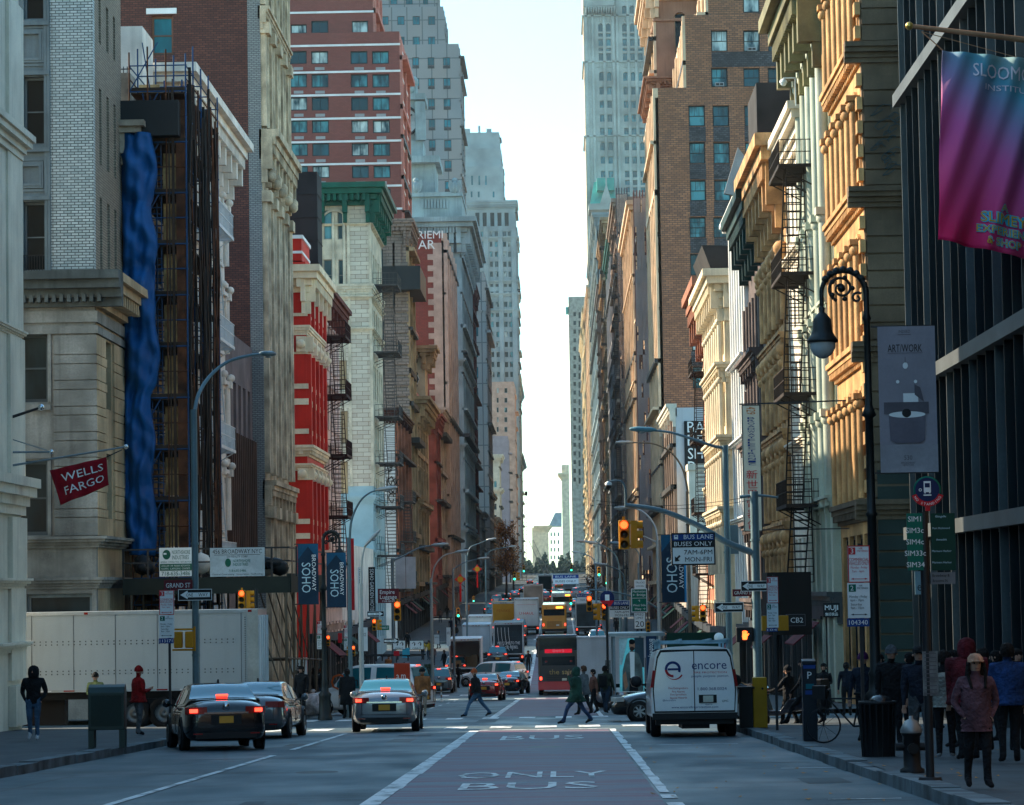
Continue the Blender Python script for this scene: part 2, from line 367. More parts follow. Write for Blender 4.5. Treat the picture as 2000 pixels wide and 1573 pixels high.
line(-5.85, -40, 57, 0.13, 'thin white line left of the middle lane', 0.01); line(-5.85, 61, 76, 0.13, 'thin white line behind the silver sedan', 0.01)
for (a, b) in ((98, 163), (181, 262), (281, 352), (368, 446)):
    line(-2.42, a, b, 0.24, 'white line left of the far bus lane'); line(1.34, a, b, 0.16, 'white line right of the far bus lane')
    y = a
    while y < b-3: line(-5.85, y, y+3, 0.12, 'dash of the far broken lane line'); y += 9
def quadm(name, pts, m=LINE, lab='white crossing bar on the asphalt', dz=2*DZ):
    mb = MB(); mb.quad(*[(x, y, g(y)+dz) for x, y in pts]); o = mb.build(name, m); o['kind'] = 'structure'; o['label'] = lab; return o
quadm('stop_line', [(-2.3, 77.4), (1.3, 77.4), (1.3, 77.9), (-2.3, 77.9)], lab='white stop line before the first crossing')
for i, x in enumerate([-8.6, -7.3, -6.0, -4.7, -3.4, -2.1, -0.8, 0.45, 1.7, 2.95]):
    quadm('crossing_bar', [(x, 80.2), (x+.62, 80.2), (x+.62, 82.9), (x, 82.9)], lab='white bar of the near pedestrian crossing')
for i in range(11):
    x = -9+i*1.25
    for yy in (GR1-3.2, 160.2, 178.2, 258, 279): quadm('crossing_bar', [(x, yy), (x+.55, yy), (x+.55, yy+2.6), (x, yy+2.6)], lab='white bar of a farther pedestrian crossing')
def road_word(txt, xc, yc, wid, ln):
    vs, fs = text_mesh(txt, 1.0, None, 0.03); mb = MB()
    x0 = min(v[0] for v in vs); x1 = max(v[0] for v in vs); z0 = min(v[2] for v in vs); z1 = max(v[2] for v in vs)
    q = []
    for v in vs:
        Y = yc+v[2]/(z1-z0)*ln; q.append((xc+v[0]/(x1-x0)*wid, Y, g(Y)+2*DZ+.002))
    mb.add(q, fs); o = mb.build('road_lettering', LINE); o['kind'] = 'structure'; o['label'] = 'white word %s painted on the bus lane' % txt
road_word('ONLY', -0.48, 44.4, 2.35, 2.5); road_word('BUS', -0.5, 40.2, 1.95, 2.3)
road_word('BUS', -0.5, 68.5, 2.0, 4.0)
for (px, py, w_, l_) in ((1690, 1562, .9, .12), (1660, 1500, 2.2, .10), (1350, 1455, 2.0, .12), (1330, 1417, 1.6, 1.2)):
    p = gp(px, py); quadm('road_mark', [(p.x-w_/2, p.y), (p.x+w_/2, p.y), (p.x+w_/2, p.y+l_), (p.x-w_/2, p.y+l_)], lab='worn white scrap of marking in the right lane')
mb = MB()
for i in range(60):
    p = gp(rnd.uniform(1250, 1990), rnd.uniform(1450, 1570), 0.0); h = walk(p)
    s_ = rnd.uniform(.03, .06); a = rnd.uniform(0, 6.3)
    q = [Vector((p.x+s_*math.cos(a+k*1.57)*(1 if k % 2 else .5), p.y+s_*2*math.sin(a+k*1.57), g(p.y)+h+.012+.01*(k % 2))) for k in range(4)]
    mb.quad(*q)
o = mb.build('fallen_leaves', mat('orange_leaf', (0.45, 0.20, 0.03), 0.8, var=0.3)); tag(o, 'small orange leaves fallen along the right kerb', 'leaves', kind='stuff')

PATCH = mat('tar_patch', (.018, .024, .028), .5, var=.3); PATL = mat('pale_patch', (.075, .098, .105), .7, var=.2); IRN = mat('manhole_iron', (.03, .028, .026), .5, var=.3)
rr = random.Random(31)
for i in range(46):
    Y = rr.uniform(34, 150); x = rr.uniform(-9, 4); w_, l_ = rr.uniform(.04, .9), rr.uniform(.6, 5)
    if i % 3 == 0: w_, l_ = rr.uniform(2, 6), .06
    if -2.6 < x < 1.4 and i % 2: continue
    x1 = min(4.2, x+w_); quadm('asphalt_patch', [(x, Y), (x1, Y+rr.uniform(-.2, .2)), (x1, Y+l_), (x, Y+l_)], PATCH if i % 4 else PATL, 'worn repair patch in the asphalt', DZ*.8)
for x, Y in ((-4.1, 47), (2.8, 52), (-7.6, 63), (-.4, 60), (2.6, 69), (-4.5, 110)):
    q = MB(); q.add([(x+.36*math.cos(t*.3), Y+.36*math.sin(t*.3), g(Y)+2*DZ) for t in range(21)], [tuple(range(21))]); o = q.build('manhole_cover', IRN); o['kind'] = 'structure'; o['label'] = 'round iron manhole cover in the road'
# ================================================================ buildings
class Wall:
    def __init__(s, O, U, N): s.O = Vector(O); s.U = Vector(U); s.N = Vector(N)
    def p(s, u, v, n): q = s.O+s.U*u+s.N*n; return Vector((q.x, q.y, v))
    def box(s, mb, u0, u1, v0, v1, n0, n1, mi=None):
        mb.hexa([s.p(u0, v0, n0), s.p(u1, v0, n0), s.p(u1, v0, n1), s.p(u0, v0, n1), s.p(u0, v1, n0), s.p(u1, v1, n0), s.p(u1, v1, n1), s.p(u0, v1, n1)], mi)
    def cyl(s, mb, u, v0, v1, n, r, mi=None, k=8): mb.cyl(s.p(u, v0, n), s.p(u, v1, n), r, None, k, mi)
    def ball(s, mb, u, v, n, r, mi=None): mb.ball(s.p(u, v, n), r, 8, mi)
GL = glass('window_glass')
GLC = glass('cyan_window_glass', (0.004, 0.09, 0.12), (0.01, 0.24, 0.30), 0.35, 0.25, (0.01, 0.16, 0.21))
GLB = glass('curtained_window_glass', (0.008, 0.045, 0.06), (0.06, 0.26, 0.30), 0.7, 0.12, (0.55, 0.66, 0.64))
GLD = glass('dark_window_glass', (0.006, 0.012, 0.014), (0.02, 0.04, 0.045), 0.2, 0.06, (0.04, 0.05, 0.05))
WC = {}
DKT = mat('shopfront_trim', (.05, .05, .05), .6, var=.4, scale=.15); SGNB = mat('shop_fascia', (.03, .04, .05), .6, var=.3)
def win_mesh(w, h, st, fm, gm, tm, dep):
    key = (round(w, 2), round(h, 2), st, fm.name, gm.name, tm.name, dep)
    if key in WC: return WC[key]
    f = MB(); p = MB(); fw = min(0.11, w*0.09); d = dep
    f.box(-w/2, -w/2+fw, d-.1, d, 0, h, 0); f.box(w/2-fw, w/2, d-.1, d, 0, h, 0)
    f.box(-w/2+fw, w/2-fw, d-.1, d, 0, fw*1.3, 0); f.box(-w/2+fw, w/2-fw, d-.1, d, h-fw*1.2, h, 0)
    iw = w-2*fw; b = fw*.6
    if 's' in st: f.box(-iw/2, iw/2, d-.08, d-.005, h*.5-b/2, h*.5+b/2, 0)
    if 'v' in st: f.box(-b/2, b/2, d-.07, d-.004, fw*1.3, h-fw*1.2, 0)
    if 'm' in st:
        for k in (1, 2): f.box(-iw/2+iw*k/3-b*.3, -iw/2+iw*k/3+b*.3, d-.06, d-.004, fw*1.3, h-fw*1.2, 0)
        for k in (.25, .75): f.box(-iw/2, iw/2, d-.055, d-.003, h*k-b*.3, h*k+b*.3, 0)
    if 'u' in st:
        for k in (1, 2): f.box(-iw/2+iw*k/3-b*.3, -iw/2+iw*k/3+b*.3, d-.06, d-.004, h*.5, h-fw*1.2, 0)
    if 'l' in st: f.box(-w/2-.12, w/2+.12, -.1, .02, -.16, -.003, 1)
    if 't' in st: f.box(-w/2-.15, w/2+.15, -.08, .02, h+.003, h+.3, 1)
    if 'h' in st:                                  # hood on brackets
        f.box(-w/2-.22, w/2+.22, -.28, .02, h+.2, h+.38, 1); f.box(-w/2-.12, w/2+.12, -.12, .02, h+.003, h+.198, 1)
        for s_ in (-1, 1): f.box(s_*(w/2+.04)-.08, s_*(w/2+.04)+.08, -.2, .0, h-.25, h+.197, 1)
    if 'k' in st: f.box(-w*.27, w*.27, -.3, d-.02, .02, .42, 2); f.box(-w*.22, -w*.02, -.305, -.299, .1, .34, 3); f.box(w*.02, w*.22, -.305, -.299, .1, .34, 3)
    if 'g' in st: f.box(-w*.28, w*.28, -.03, .02, -.75, -.4, 2)      # wall grille
    if 'r' in st:
        for k in range(9): f.box(-w/2+w*k/8-.012, -w/2+w*k/8+.012, -.06, -.03, 0, .55, 3)
        f.box(-w/2, w/2, -.065, -.028, .55, .58, 3)
    r = w/2
    if 'a' in st:
        arc = [(-r*math.cos(math.pi*k/10), h-r+r*math.sin(math.pi*k/10)) for k in range(11)]
        for (x0, z0), (x1, z1) in zip(arc, arc[1:]):
            f.hexa([(x0, -.003, z0), (x1, -.003, z1), (x1, d, z1), (x0, d, z0), (x0, -.003, h), (x1, -.003, h), (x1, d, h), (x0, d, h)], 1)
        ar2 = [(x*1.22, h-r+(z-h+r)*1.22) for x, z in arc]
        for i in range(10):
            (x0, z0), (x1, z1), (a0, b0), (a1, b1) = arc[i], arc[i+1], ar2[i], ar2[i+1]
            f.hexa([(x0, -.12, z0), (x1, -.12, z1), (x1, -.005, z1), (x0, -.005, z0), (a0, -.12, b0), (a1, -.12, b1), (a1, -.005, b1), (a0, -.005, b0)], 1)
    p.quad((-w/2+fw, d-.02, fw), (w/2-fw, d-.02, fw), (w/2-fw, d-.02, h-fw), (-w/2+fw, d-.02, h-fw), 0)
    GRY = mat('vent_grey', (0.30, 0.31, 0.32), 0.6, var=0.1)
    fme = f.mesh('window', [fm, tm, GRY, BLACK]); pme = p.mesh('pane', [gm]); WC[key] = (fme, pme); return WC[key]
NW = {}
def put_win(B, W, u, v, w, h, st='sl', fm=None, gm=None, tm=None, dep=.24):
    fm = fm or BLACK; gm = gm or GL; tm = tm or fm
    fme, pme = win_mesh(w, h, st, fm, gm, tm, dep); q = W.p(u, v, 0)
    NW[B.name] = NW.get(B.name, 0)+1
    rz = facing(W.N)
    if NW[B.name] > 100:
        EXT.setdefault(B.name, []).append((fme, pme, q, rz)); return
    o = place('window', fme, B, q-Vector(B.location), rz); pn = place('pane', pme, o)
EXT = {}
def flush_ext():
    for nm, L in EXT.items():
        B = bpy.data.objects[nm]; mb = MB(); mats = []
        for fme, pme, q, rz in L:
            Mx = Matrix.Translation(q-Vector(B.location)) @ Matrix.Rotation(rz, 4, 'Z')
            for me in (fme, pme):
                idx = []
                for m in me.materials:
                    if m not in mats: mats.append(m)
                    idx.append(mats.index(m))
                n = len(mb.v); mb.v += [tuple(Mx @ v.co) for v in me.vertices]
                for p in me.polygons: mb.f.append([n+i for i in p.vertices]); mb.m.append(idx[p.material_index]); mb.sm.append(False)
        o = mb.build('window', mats, B); o['kind'] = 'stuff'
def skin(mb, W, u0, u1, z0, z1, holes, mi=0, t=.3):
    """wall skin t thick with rectangular holes (u0,u1,v0,v1)"""
    us = sorted({u0, u1}|{x for h in holes for x in h[:2] if u0 < x < u1}); cu = [u0]
    for x in us[1:]:
        if x-cu[-1] > .01: cu.append(x)
    for a, b in zip(cu, cu[1:]):
        m = (a+b)/2; hs = sorted([(h[2], h[3]) for h in holes if h[0] < m < h[1]]); z = z0
        for v0, v1 in hs:
            v0 = min(v0, z1)
            if v0-z > .005: W.box(mb, a, b, z, v0, -t, 0, mi)
            z = max(z, v1)
        if z1-z > .005: W.box(mb, a, b, z, z1, -t, 0, mi)
PR = [.25, .45, .8, 1.0]
def cornice(mb, W, u0, u1, z, h, pr, mi=0, br=0, e0=1, e1=0, den=True, prof=PR):
    for k, q in enumerate(prof):
        n = pr*q; W.box(mb, u0-e0*n, u1+e1*n, z+h*k/len(prof), z+h*(k+1)/len(prof)+(0.0 if k else 0), -.12, n, mi)
    if den:
        k = max(3, int((u1-u0)/(.5))); 
        if k < 90:
            for i in range(k): u = u0+(u1-u0)*(i+.25)/k; W.box(mb, u, u+(u1-u0)/k*.5, z+h*.18, z+h*.5-.002, 0, pr*.72, mi)
    if br:
        for i in range(br+1):
            u = u0+(u1-u0)*i/br; b = .14*max(1, pr)
            W.box(mb, u-b, u+b, z-h*.35, z+h*.72, 0, pr*.62, mi); W.box(mb, u-b*.8, u+b*.8, z-h*.8, z-h*.352, 0, pr*.34, mi)
class Bld:
    def __init__(s, name, label, X, Y0, Y1, ztop, depth=14, group='buildings along the avenue', cat='building', core=BLACK, roofmat=None):
        s.sx = -1 if X < 0 else 1; s.X, s.Y0, s.Y1, s.zt = X, Y0, Y1, ztop
        s.zb = min(g(Y0), g(Y1))-.3
        s.E = empty(name, (X, Y0, g(Y0)+.15), 0, label, cat, group)
        s.S = Wall((X, Y0, 0), (0, 1, 0), (-s.sx, 0, 0)); s.F = Wall((X, Y0, 0), (s.sx, 0, 0), (0, -1, 0))
        s.dep = depth; s.mb = MB(); s.mats = []
        t = 1.0; x0, x1 = (X+t, X+depth) if s.sx > 0 else (X-depth, X-t)
        s.mb.box(x0, x1, Y0+t, Y1-.01, s.zb, ztop-.02, s.mi(core))
        s.holesF = []; s.holesS = []; s.wins = []
    def mi(s, m):
        if m not in s.mats: s.mats.append(m)
        return s.mats.index(m)
    def L(s): return Vector(s.E.location)
    def px(s, px_, py=700): return (at(px_, py, s.Y0).x-s.X)*s.sx       # u on the front face
    def pz(s, py, px_=None): 
        return at(px_ if px_ is not None else (1095+5500*s.X/s.Y0), py, s.Y0).z
    def fwin(s, xs, ys, st='sl', fm=None, gm=None, tm=None, yref=None, dep=.24):
        """front face windows from picture spans"""
        for (y0, y1) in ys:
            for (a, b) in xs:
                yr = yref or (y0+y1)/2
                u0, u1 = sorted((s.px(a, yr), s.px(b, yr))); xm = (a+b)/2
                v1, v0 = s.pz(y0, xm), s.pz(y1, xm)
                s.holesF.append((u0, u1, v0, v1)); put_win(s.E, s.F, (u0+u1)/2, v0, u1-u0, v1-v0, st+('k' if ('u' in st or 'm' in st) and rnd.random() < .2 else ''), fm, gm, tm, dep)
    def swin(s, n, rows, wd=None, st='sl', fm=None, gm=None, tm=None, u0=0.5, u1=None, dep=.24):
        u1 = u1 or (s.Y1-s.Y0-.5); bw = (u1-u0)/n; wd = wd or bw*.55
        for (v0, v1) in rows:
            for i in range(n):
                u = u0+bw*(i+.5); s.holesS.append((u-wd/2, u+wd/2, v0, v1))
                put_win(s.E, s.S, u, v0, wd, v1-v0, st, fm, gm, tm, dep)
    def finish(s, fm, sm=None, zt=None, z0=None, flen=None, bands=(), t=.3, part='wall'):
        """fm front material, sm street material"""
        sm = sm or fm; zt = zt or s.zt; z0 = s.zb if z0 is None else z0; fl = flen or s.dep
        skin(s.mb, s.F, 0, fl, z0, zt, s.holesF, s.mi(fm), .338)
        skin(s.mb, s.S, .341, s.Y1-s.Y0, z0, zt, s.holesS, s.mi(sm), .337)
        s.wall = s.emit(s.mb, part)
        if s.Y0 > 104 and s.Y0 < 900: s.shop()
        if 240 < s.Y0 < 1150 and s.Y1-s.Y0 > 9:        # relief of the grazing facades: floor courses and piers
            rr = random.Random(int(s.Y0)); L = s.Y1-s.Y0; z = g(s.Y0)+5; q = MB(); n = max(2, int(L/rr.uniform(4, 7)))
            while z < s.zt-2: s.S.box(q, 0, L, z, z+rr.uniform(.25, .6), 0, rr.choice((.35, .6, .9, 1.2)), rr.choice((0, 1))); z += rr.uniform(3.5, 6)
            s.emit(q, 'floor_course', [sm, DKT]); q = MB()
            for k in range(n+1): u = (L-.8)*k/n; s.S.box(q, u, u+.8, g(s.Y0)+4, s.zt-1, 0, .3)
            s.emit(q, 'pier', [sm])
        return s
    def shop(s):
        L = s.Y1-s.Y0; rr = random.Random(int(s.Y0*7+s.sx)); n = max(2, int(L/4.5)); mb = MB(); aw = MB(); u = .2
        for k in range(n):
            u0, u1 = .2+(L-.4)*k/n, .2+(L-.4)*(k+1)/n; zg = min(g(s.Y0+u0), g(s.Y0+u1))+.1; zt = max(g(s.Y0+u0), g(s.Y0+u1))+3.5
            s.S.box(mb, u0, u1, zt, zt+.55, 0, .4, 2); s.S.box(mb, u0+.35, u1-.35, zg, zt, .0, .06, 0)
            for q in (u0, u1-.35, (u0+u1)/2-.06): s.S.box(mb, q, q+.35 if q != (u0+u1)/2-.06 else q+.12, zg, zt, .0, .22, 1)
            if rr.random() < .45:
                a, b = s.S.p(u0+.3, zt-.1, .42), s.S.p(u1-.3, zt-.1, .42); c, d = s.S.p(u1-.3, zt-1.0, 1.5), s.S.p(u0+.3, zt-1.0, 1.5); dz = Vector((0, 0, -.06)); aw.hexa([d+dz, c+dz, b+dz, a+dz, d, c, b, a], k % 2)
        s.emit(mb, 'shopfront', [GLD, DKT, SGNB])
        if aw.v: s.emit(aw, 'awning', [mat('awning_green', (.01, .05, .035), .8), mat('awning_maroon', (.12, .012, .02), .8)])
    def emit(s, mb, name, mats=None, parent=None):
        mb.v = [(v[0]-s.E.location.x, v[1]-s.E.location.y, v[2]-s.E.location.z) for v in mb.v]
        if name in ('column', 'pilaster', 'pier', 'capital', 'mullion', 'fin', 'spandrel', 'grille', 'quoin', 'rustication', 'window_rail', 'eagle') and len(mb.isl) > 1:
            B_ = []                                  # one mesh per pillar or stack: islands that touch in plan
            ends = mb.isl[1:]+[(len(mb.v), len(mb.f))]
            for (v0, f0), (v1, f1) in zip(mb.isl, ends):
                xs = [v[0] for v in mb.v[v0:v1]]; ys = [v[1] for v in mb.v[v0:v1]]; zs = [v[2] for v in mb.v[v0:v1]]; bb = [min(xs)+.01, max(xs)-.01, min(ys)+.01, max(ys)-.01, min(zs)-.02, max(zs)+.02, [(v0, v1, f0, f1)]]
                for c in [c for c in B_ if c[0] <= bb[1] and c[1] >= bb[0] and c[2] <= bb[3] and c[3] >= bb[2] and c[4] <= bb[5] and c[5] >= bb[4]]:
                    B_.remove(c); bb = [min(bb[0], c[0]), max(bb[1], c[1]), min(bb[2], c[2]), max(bb[3], c[3]), min(bb[4], c[4]), max(bb[5], c[5]), c[6]+bb[6]]
                B_.append(bb)
            o = None
            for b_ in B_:
                q = MB()
                for v0, v1, f0, f1 in b_[6]:
                    n = len(q.v); q.v += mb.v[v0:v1]; q.f += [[i-v0+n for i in f] for f in mb.f[f0:f1]]; q.m += mb.m[f0:f1]; q.sm += mb.sm[f0:f1]
                o = q.build(name, mats or s.mats, parent or s.E)
            return o
        return mb.build(name, mats or s.mats, parent or s.E)
    def corn(s, z, h, pr, m, br=0, front=True, street=True, den=True, name='cornice', fl=None, e1=0, prof=PR):
        mb = MB()
        if street: cornice(mb, s.S, 0 if front else .0, s.Y1-s.Y0, z, h, pr, 0, br, 1 if front else 0, e1, den, prof)
        if front: cornice(mb, s.F, 0.121, fl or s.dep, z, h, pr, 0, int(br*1.2) if br else 0, 0, 0, den, prof)
        return s.emit(mb, name, [m])
    def band(s, z0, z1, pr, m, front=True, street=True, name='band'):
        mb = MB(); L = s.Y1-s.Y0
        if street: s.S.box(mb, -pr if front else 0, L, z0, z1, -.05, pr)
        if front: s.F.box(mb, .051, s.dep, z0, z1, -.05, pr)
        return s.emit(mb, name, [m])
def fire_escape(B, y0, y1, levels, pr, m, X=None, ladder=True, name='fire_escape', rails=9, drop=2.5):
    X = B.X if X is None else X; sx = B.sx; xi, xo = X-sx*.05, X-sx*pr; xs = sorted((xi, xo))
    for i, z in enumerate(levels):
        p = MB()
        p.box(xs[0], xs[1], y0, y0+.06, z-.14, z, 0); p.box(xs[0], xs[1], y1-.06, y1, z-.14, z, 0)
        p.box(xo-.03, xo+.03, y0+.061, y1-.061, z-.14, z, 0)
        n = int((y1-y0)/.22)
        for k in range(n): yy = y0+.1+(y1-y0-.2)*k/n; p.box(xs[0]+.03, xs[1]-.03, yy, yy+.1, z-.04, z-.001, 0)
        for yy in (y0+.3, (y0+y1)/2, y1-.3): p.bar((xi, yy, z-1.0), (xo, yy, z-.1), .05)
        o = B.emit(p, name, [m])
        r = MB()
        for h in (.5, 1.0):
            r.bar((xi, y0, z+h), (xo, y0, z+h), .035); r.bar((xi, y1, z+h), (xo, y1, z+h), .035); r.bar((xo, y0, z+h), (xo, y1, z+h), .035)
        for k in range(rails+1): 
            x = xi+(xo-xi)*k/rails; r.bar((x, y0, z), (x, y0, z+1.0), .022); r.bar((x, y1, z), (x, y1, z+1.0), .022)
        n = int((y1-y0)/.25)
        for k in range(n+1): yy = y0+(y1-y0)*k/n; r.bar((xo, yy, z), (xo, yy, z+1.0), .022)
        rr = B.emit(r, 'railing', [m]); rr.parent = o
        if ladder and (i+1 < len(levels) or drop):
            zl = levels[i+1] if i+1 < len(levels) else z-drop
            l = MB(); xa, xb = (xi+(xo-xi)*.35, xi+(xo-xi)*.8); n = int((z-zl)/.3); ya, yb = y0+.5, y0+.9
            for x in (xa, xb): l.bar((x, ya, zl), (x, yb, z), .05)
            for k in range(n+1): t = k/n; l.bar((xa, ya+(yb-ya)*t, zl+(z-zl)*t), (xb, ya+(yb-ya)*t, zl+(z-zl)*t), .04)
            # slanted stair on the far half
            for x in (xa, xb): l.bar((x, y1-.5, zl), (x, y0+1.6, z), .06)
            for k in range(n+1): t = k/n; l.bar((xa, y1-.5+(y0+2.1-y1)*t, zl+(z-zl)*t), (xb, y1-.5+(y0+2.1-y1)*t, zl+(z-zl)*t), .05)
            ll = B.emit(l, 'ladder', [m]); ll.parent = o
# ---- materials
BRK_W = brick('white_glazed_brick', (0.50, 0.55, 0.54), (0.28, 0.34, 0.34), (0.05, 0.06, 0.06), .26, .1, .5, .016, var=.3)
BRK_B = brick('tan_grey_brick', (0.34, 0.27, 0.19), (0.25, 0.19, 0.13), (0.08, 0.06, 0.05), .26, .1)
BRK_D = brick('dark_red_brick', (0.095, 0.034, 0.026), (0.17, 0.058, 0.040), (0.035, 0.022, 0.02), .3, .12, .9, .018, var=.35)
BRK_T = brick('brown_tower_brick', (0.40, 0.17, 0.085), (0.19, 0.085, 0.05), (0.06, 0.045, 0.04), .55, .22, .9, .03, var=.5)
BRK_S = brick('dark_spandrel_brick', (0.035, 0.035, 0.04), (0.10, 0.10, 0.11), (0.02, 0.02, 0.022), .4, .2, .8, .03)
BRK_A = brick('red_apartment_brick', (0.24, 0.072, 0.060), (0.20, 0.060, 0.050), (0.15, 0.06, 0.05), .4, .16, .9, .02, var=.25)
BRK_R = brick('crimson_brick', (0.27, 0.055, 0.04), (0.20, 0.045, 0.032), (0.12, 0.04, 0.03), .5, .2, .9, .02, var=.5, big=.2)
STONE = mat('limestone', (0.27, 0.26, 0.235), 0.85, var=.4, scale=.5, bump=.3, streak=.5)
STONEW = mat('bounce_warmed_limestone', (0.52, 0.38, 0.23), 0.85, var=.25, scale=.5, bump=.3, streak=.4)  # street face limestone with warm bounced light put into its colour
CREAM = mat('cream_paint', (0.66, 0.60, 0.49), 0.6, var=.12, streak=.3)
GREYM = mat('grey_painted_metal', (0.15, 0.18, 0.19), 0.55, var=.15, streak=.3)
GREYD = mat('dark_grey_trim', (0.07, 0.085, 0.09), 0.6, var=.2)
WHT = mat('white_facade_paint', (0.80, 0.70, 0.60), 0.6, var=.15, streak=.4)  # white warmed in colour to imitate light bounced off the opposite facades
# L0: cream corner building at the left edge
b = Bld('corner_building', 'cream painted corner building with stacked mouldings cut by the left picture edge', -15.75, 60, 82.2, 26, 12, core=CREAM)
b.finish(CREAM)
mb = MB()
for (pa, pb, n) in ((0, 240, .10), (300, 640, .06), (655, 930, .10), (1010, 1130, .14), (1150, 1330, .1), (1340, 1420, .22)):
    z1, z0 = onX(20, pa, b.X).z, onX(20, pb, b.X).z
    b.S.box(mb, 20.2, 22.4, z0, z1, -.05, n)
b.emit(mb, 'pilaster', [CREAM])
for (pa, pb, n) in ((250, 300, .42), (640, 655, .2), (932, 1005, .5), (1130, 1150, .3), (1255, 1275, .3)):
    z1, z0 = onX(20, pa, b.X).z, onX(20, pb, b.X).z
    mb = MB(); cornice(mb, b.S, 0, 22.2, z0, z1-z0, n, 0, 0, 0, 1, False); b.emit(mb, 'moulding', [CREAM])
# L1: stone and brick corner building
b = Bld('stone_building', 'tall stone and pale glazed brick corner building behind the long white trailer', -16.35, 99.2, 105.6, 24.5, 16, core=GREYD)
zc1, zc0 = b.pz(533, 180), b.pz(600, 180)
b.fwin([(46, 88), (-14, 22)], [(-60, 38), (150, 283)], 's', GREYM, GLD, dep=.4)
b.fwin([(46, 88), (-14, 22)], [(394, 530)], 'sr', GREYM, GLD, dep=.4)
b.fwin([(30, 93), (-60, 3)], [(652, 786)], 's', GREYD, GLD, GREYD, dep=.4)
b.fwin([(30, 93), (-60, 3)], [(900, 1046)], 's', GREYD, GLD, GREYD, dep=.4)
b.fwin([(53, 180), (-90, 40)], [(1160, 1300)], '', GREYM, GLD, dep=.3)
for (ya, yb) in ((-20, 70), (160, 310), (375, 520)):
    for u, wd in ((1.5, .5), (3.2, .55), (4.8, .5)):
        v1, v0 = b.pz(ya, 190), b.pz(yb, 190); b.holesS.append((u-wd/2, u+wd/2, v0, v1)); put_win(b.E, b.S, u, v0, wd, v1-v0, 's', GREYD, GLD, STONEW, .22)
for (ya, yb) in ((655, 790), (880, 1010)):
    for u, wd in ((2.9, 1.3),):
        v1, v0 = b.pz(ya, 190), b.pz(yb, 190); b.holesS.append((u-wd/2, u+wd/2, v0, v1)); put_win(b.E, b.S, u, v0, wd, v1-v0, 's', GREYD, GLD, STONEW, .3)
zc = zc0
# upper brick, lower stone skins
hF, hS = b.holesF, b.holesS
skin(b.mb, b.F, 0, b.px(101), zc, b.zt, [], b.mi(BRK_W), .338)
skin(b.mb, b.F, b.px(101), 16, zc, b.zt, hF, b.mi(GREYM), .338)
skin(b.mb, b.S, .341, 6.4, zc, b.zt, hS, b.mi(BRK_B), .337)
skin(b.mb, b.F, 0, 16, b.zb, zc, hF, b.mi(STONE), .338)
skin(b.mb, b.S, .341, 6.4, b.zb, zc, hS, b.mi(STONEW), .337)
b.wall = b.emit(b.mb, 'wall')
mb = MB()                                        # framed spandrel panels of the bay
for (ya, yb) in ((52, 130), (310, 375)):
    for (a, c) in ((28, 92), (-60, 5)):
        u0, u1 = sorted((b.px(a, ya), b.px(c, ya))); v1, v0 = b.pz(ya, 60), b.pz(yb, 60)
        for q, n in ((0, .05), (.12, .09), (.2, .12)):
            b.F.box(mb, u0+q, u1-q, v0+q, v0+q+.09, 0, n); b.F.box(mb, u0+q, u1-q, v1-q-.09, v1-q, 0, n)
            b.F.box(mb, u0+q, u0+q+.09, v0+q+.091, v1-q-.091, 0, n); b.F.box(mb, u1-q-.09, u1-q, v0+q+.091, v1-q-.091, 0, n)
for ya in (43, 140, 290, 384):
    b.F.box(mb, b.px(100), 16, b.pz(ya+8, 60), b.pz(ya, 60), 0, .16)
for a in (98, 92, 26, 20): u = b.px(a); b.F.box(mb, u-.05, u+.05, zc, b.zt, 0, .1)
b.emit(mb, 'spandrel_panel', [GREYM])
mb = MB(); z0 = b.zb
cz = [b.pz(y, 150) for y in (655, 694, 712, 744, 762, 795, 812, 845, 862, 895, 912, 945, 962, 995, 1012, 1048)]
for i in range(0, len(cz)-1):                  # rusticated courses
    u1 = b.px(105 if True else 0); b.F.box(mb, -.07, u1, cz[i+1]+.035, cz[i]-.0, .0, .07)
    for (s0, s1) in ((.0 if 0 else -.0695, 1.95), (3.85, 6.3)):
        e = .25 if i % 2 else 0
        b.S.box(mb, s0+.0, s1+(e if s0 < 1 else 0), cz[i+1]+.035, cz[i], .002, .075, 1)
b.emit(mb, 'rustication', [STONE, STONEW])
b.band(b.pz(630, 150), b.pz(608, 150), .1, STONE); b.band(b.pz(652, 150), b.pz(637, 150), .12, STONE)
mb = MB(); cornice(mb, b.S, 0, 6.4, zc, b.pz(533, 180)-zc, 1.0, 1, 0, 0, .0); cornice(mb, b.F, -1.0, 16, zc+.003, b.pz(533, 180)-zc, 1.0, 0, 0, 0, 0, False)
k = 60
for i in range(k): b.F.box(mb, -.3+16*i/k, -.3+16*(i+.5)/k, b.pz(592, 150), b.pz(578, 150), 0, .55, 0)
b.emit(mb, 'cornice', [mat('stained_stone', (.10, .11, .105), .8, var=.4, streak=.6), STONEW])
b.corn(b.pz(1070, 150), b.pz(1048, 150)-b.pz(1070, 150), .45, STONE, den=False)
b.corn(b.pz(1150, 150), b.pz(1128, 150)-b.pz(1150, 150), .3, STONE, den=False)
for ya in (790, 1046): 
    mb = MB()
    for (a, c) in ((22, 100),): u0, u1 = sorted((b.px(a, ya), b.px(c, ya))); b.F.box(mb, u0, u1, b.pz(ya+12, 60), b.pz(ya+1, 60), 0, .14)
    b.emit(mb, 'window_sill', [STONE])
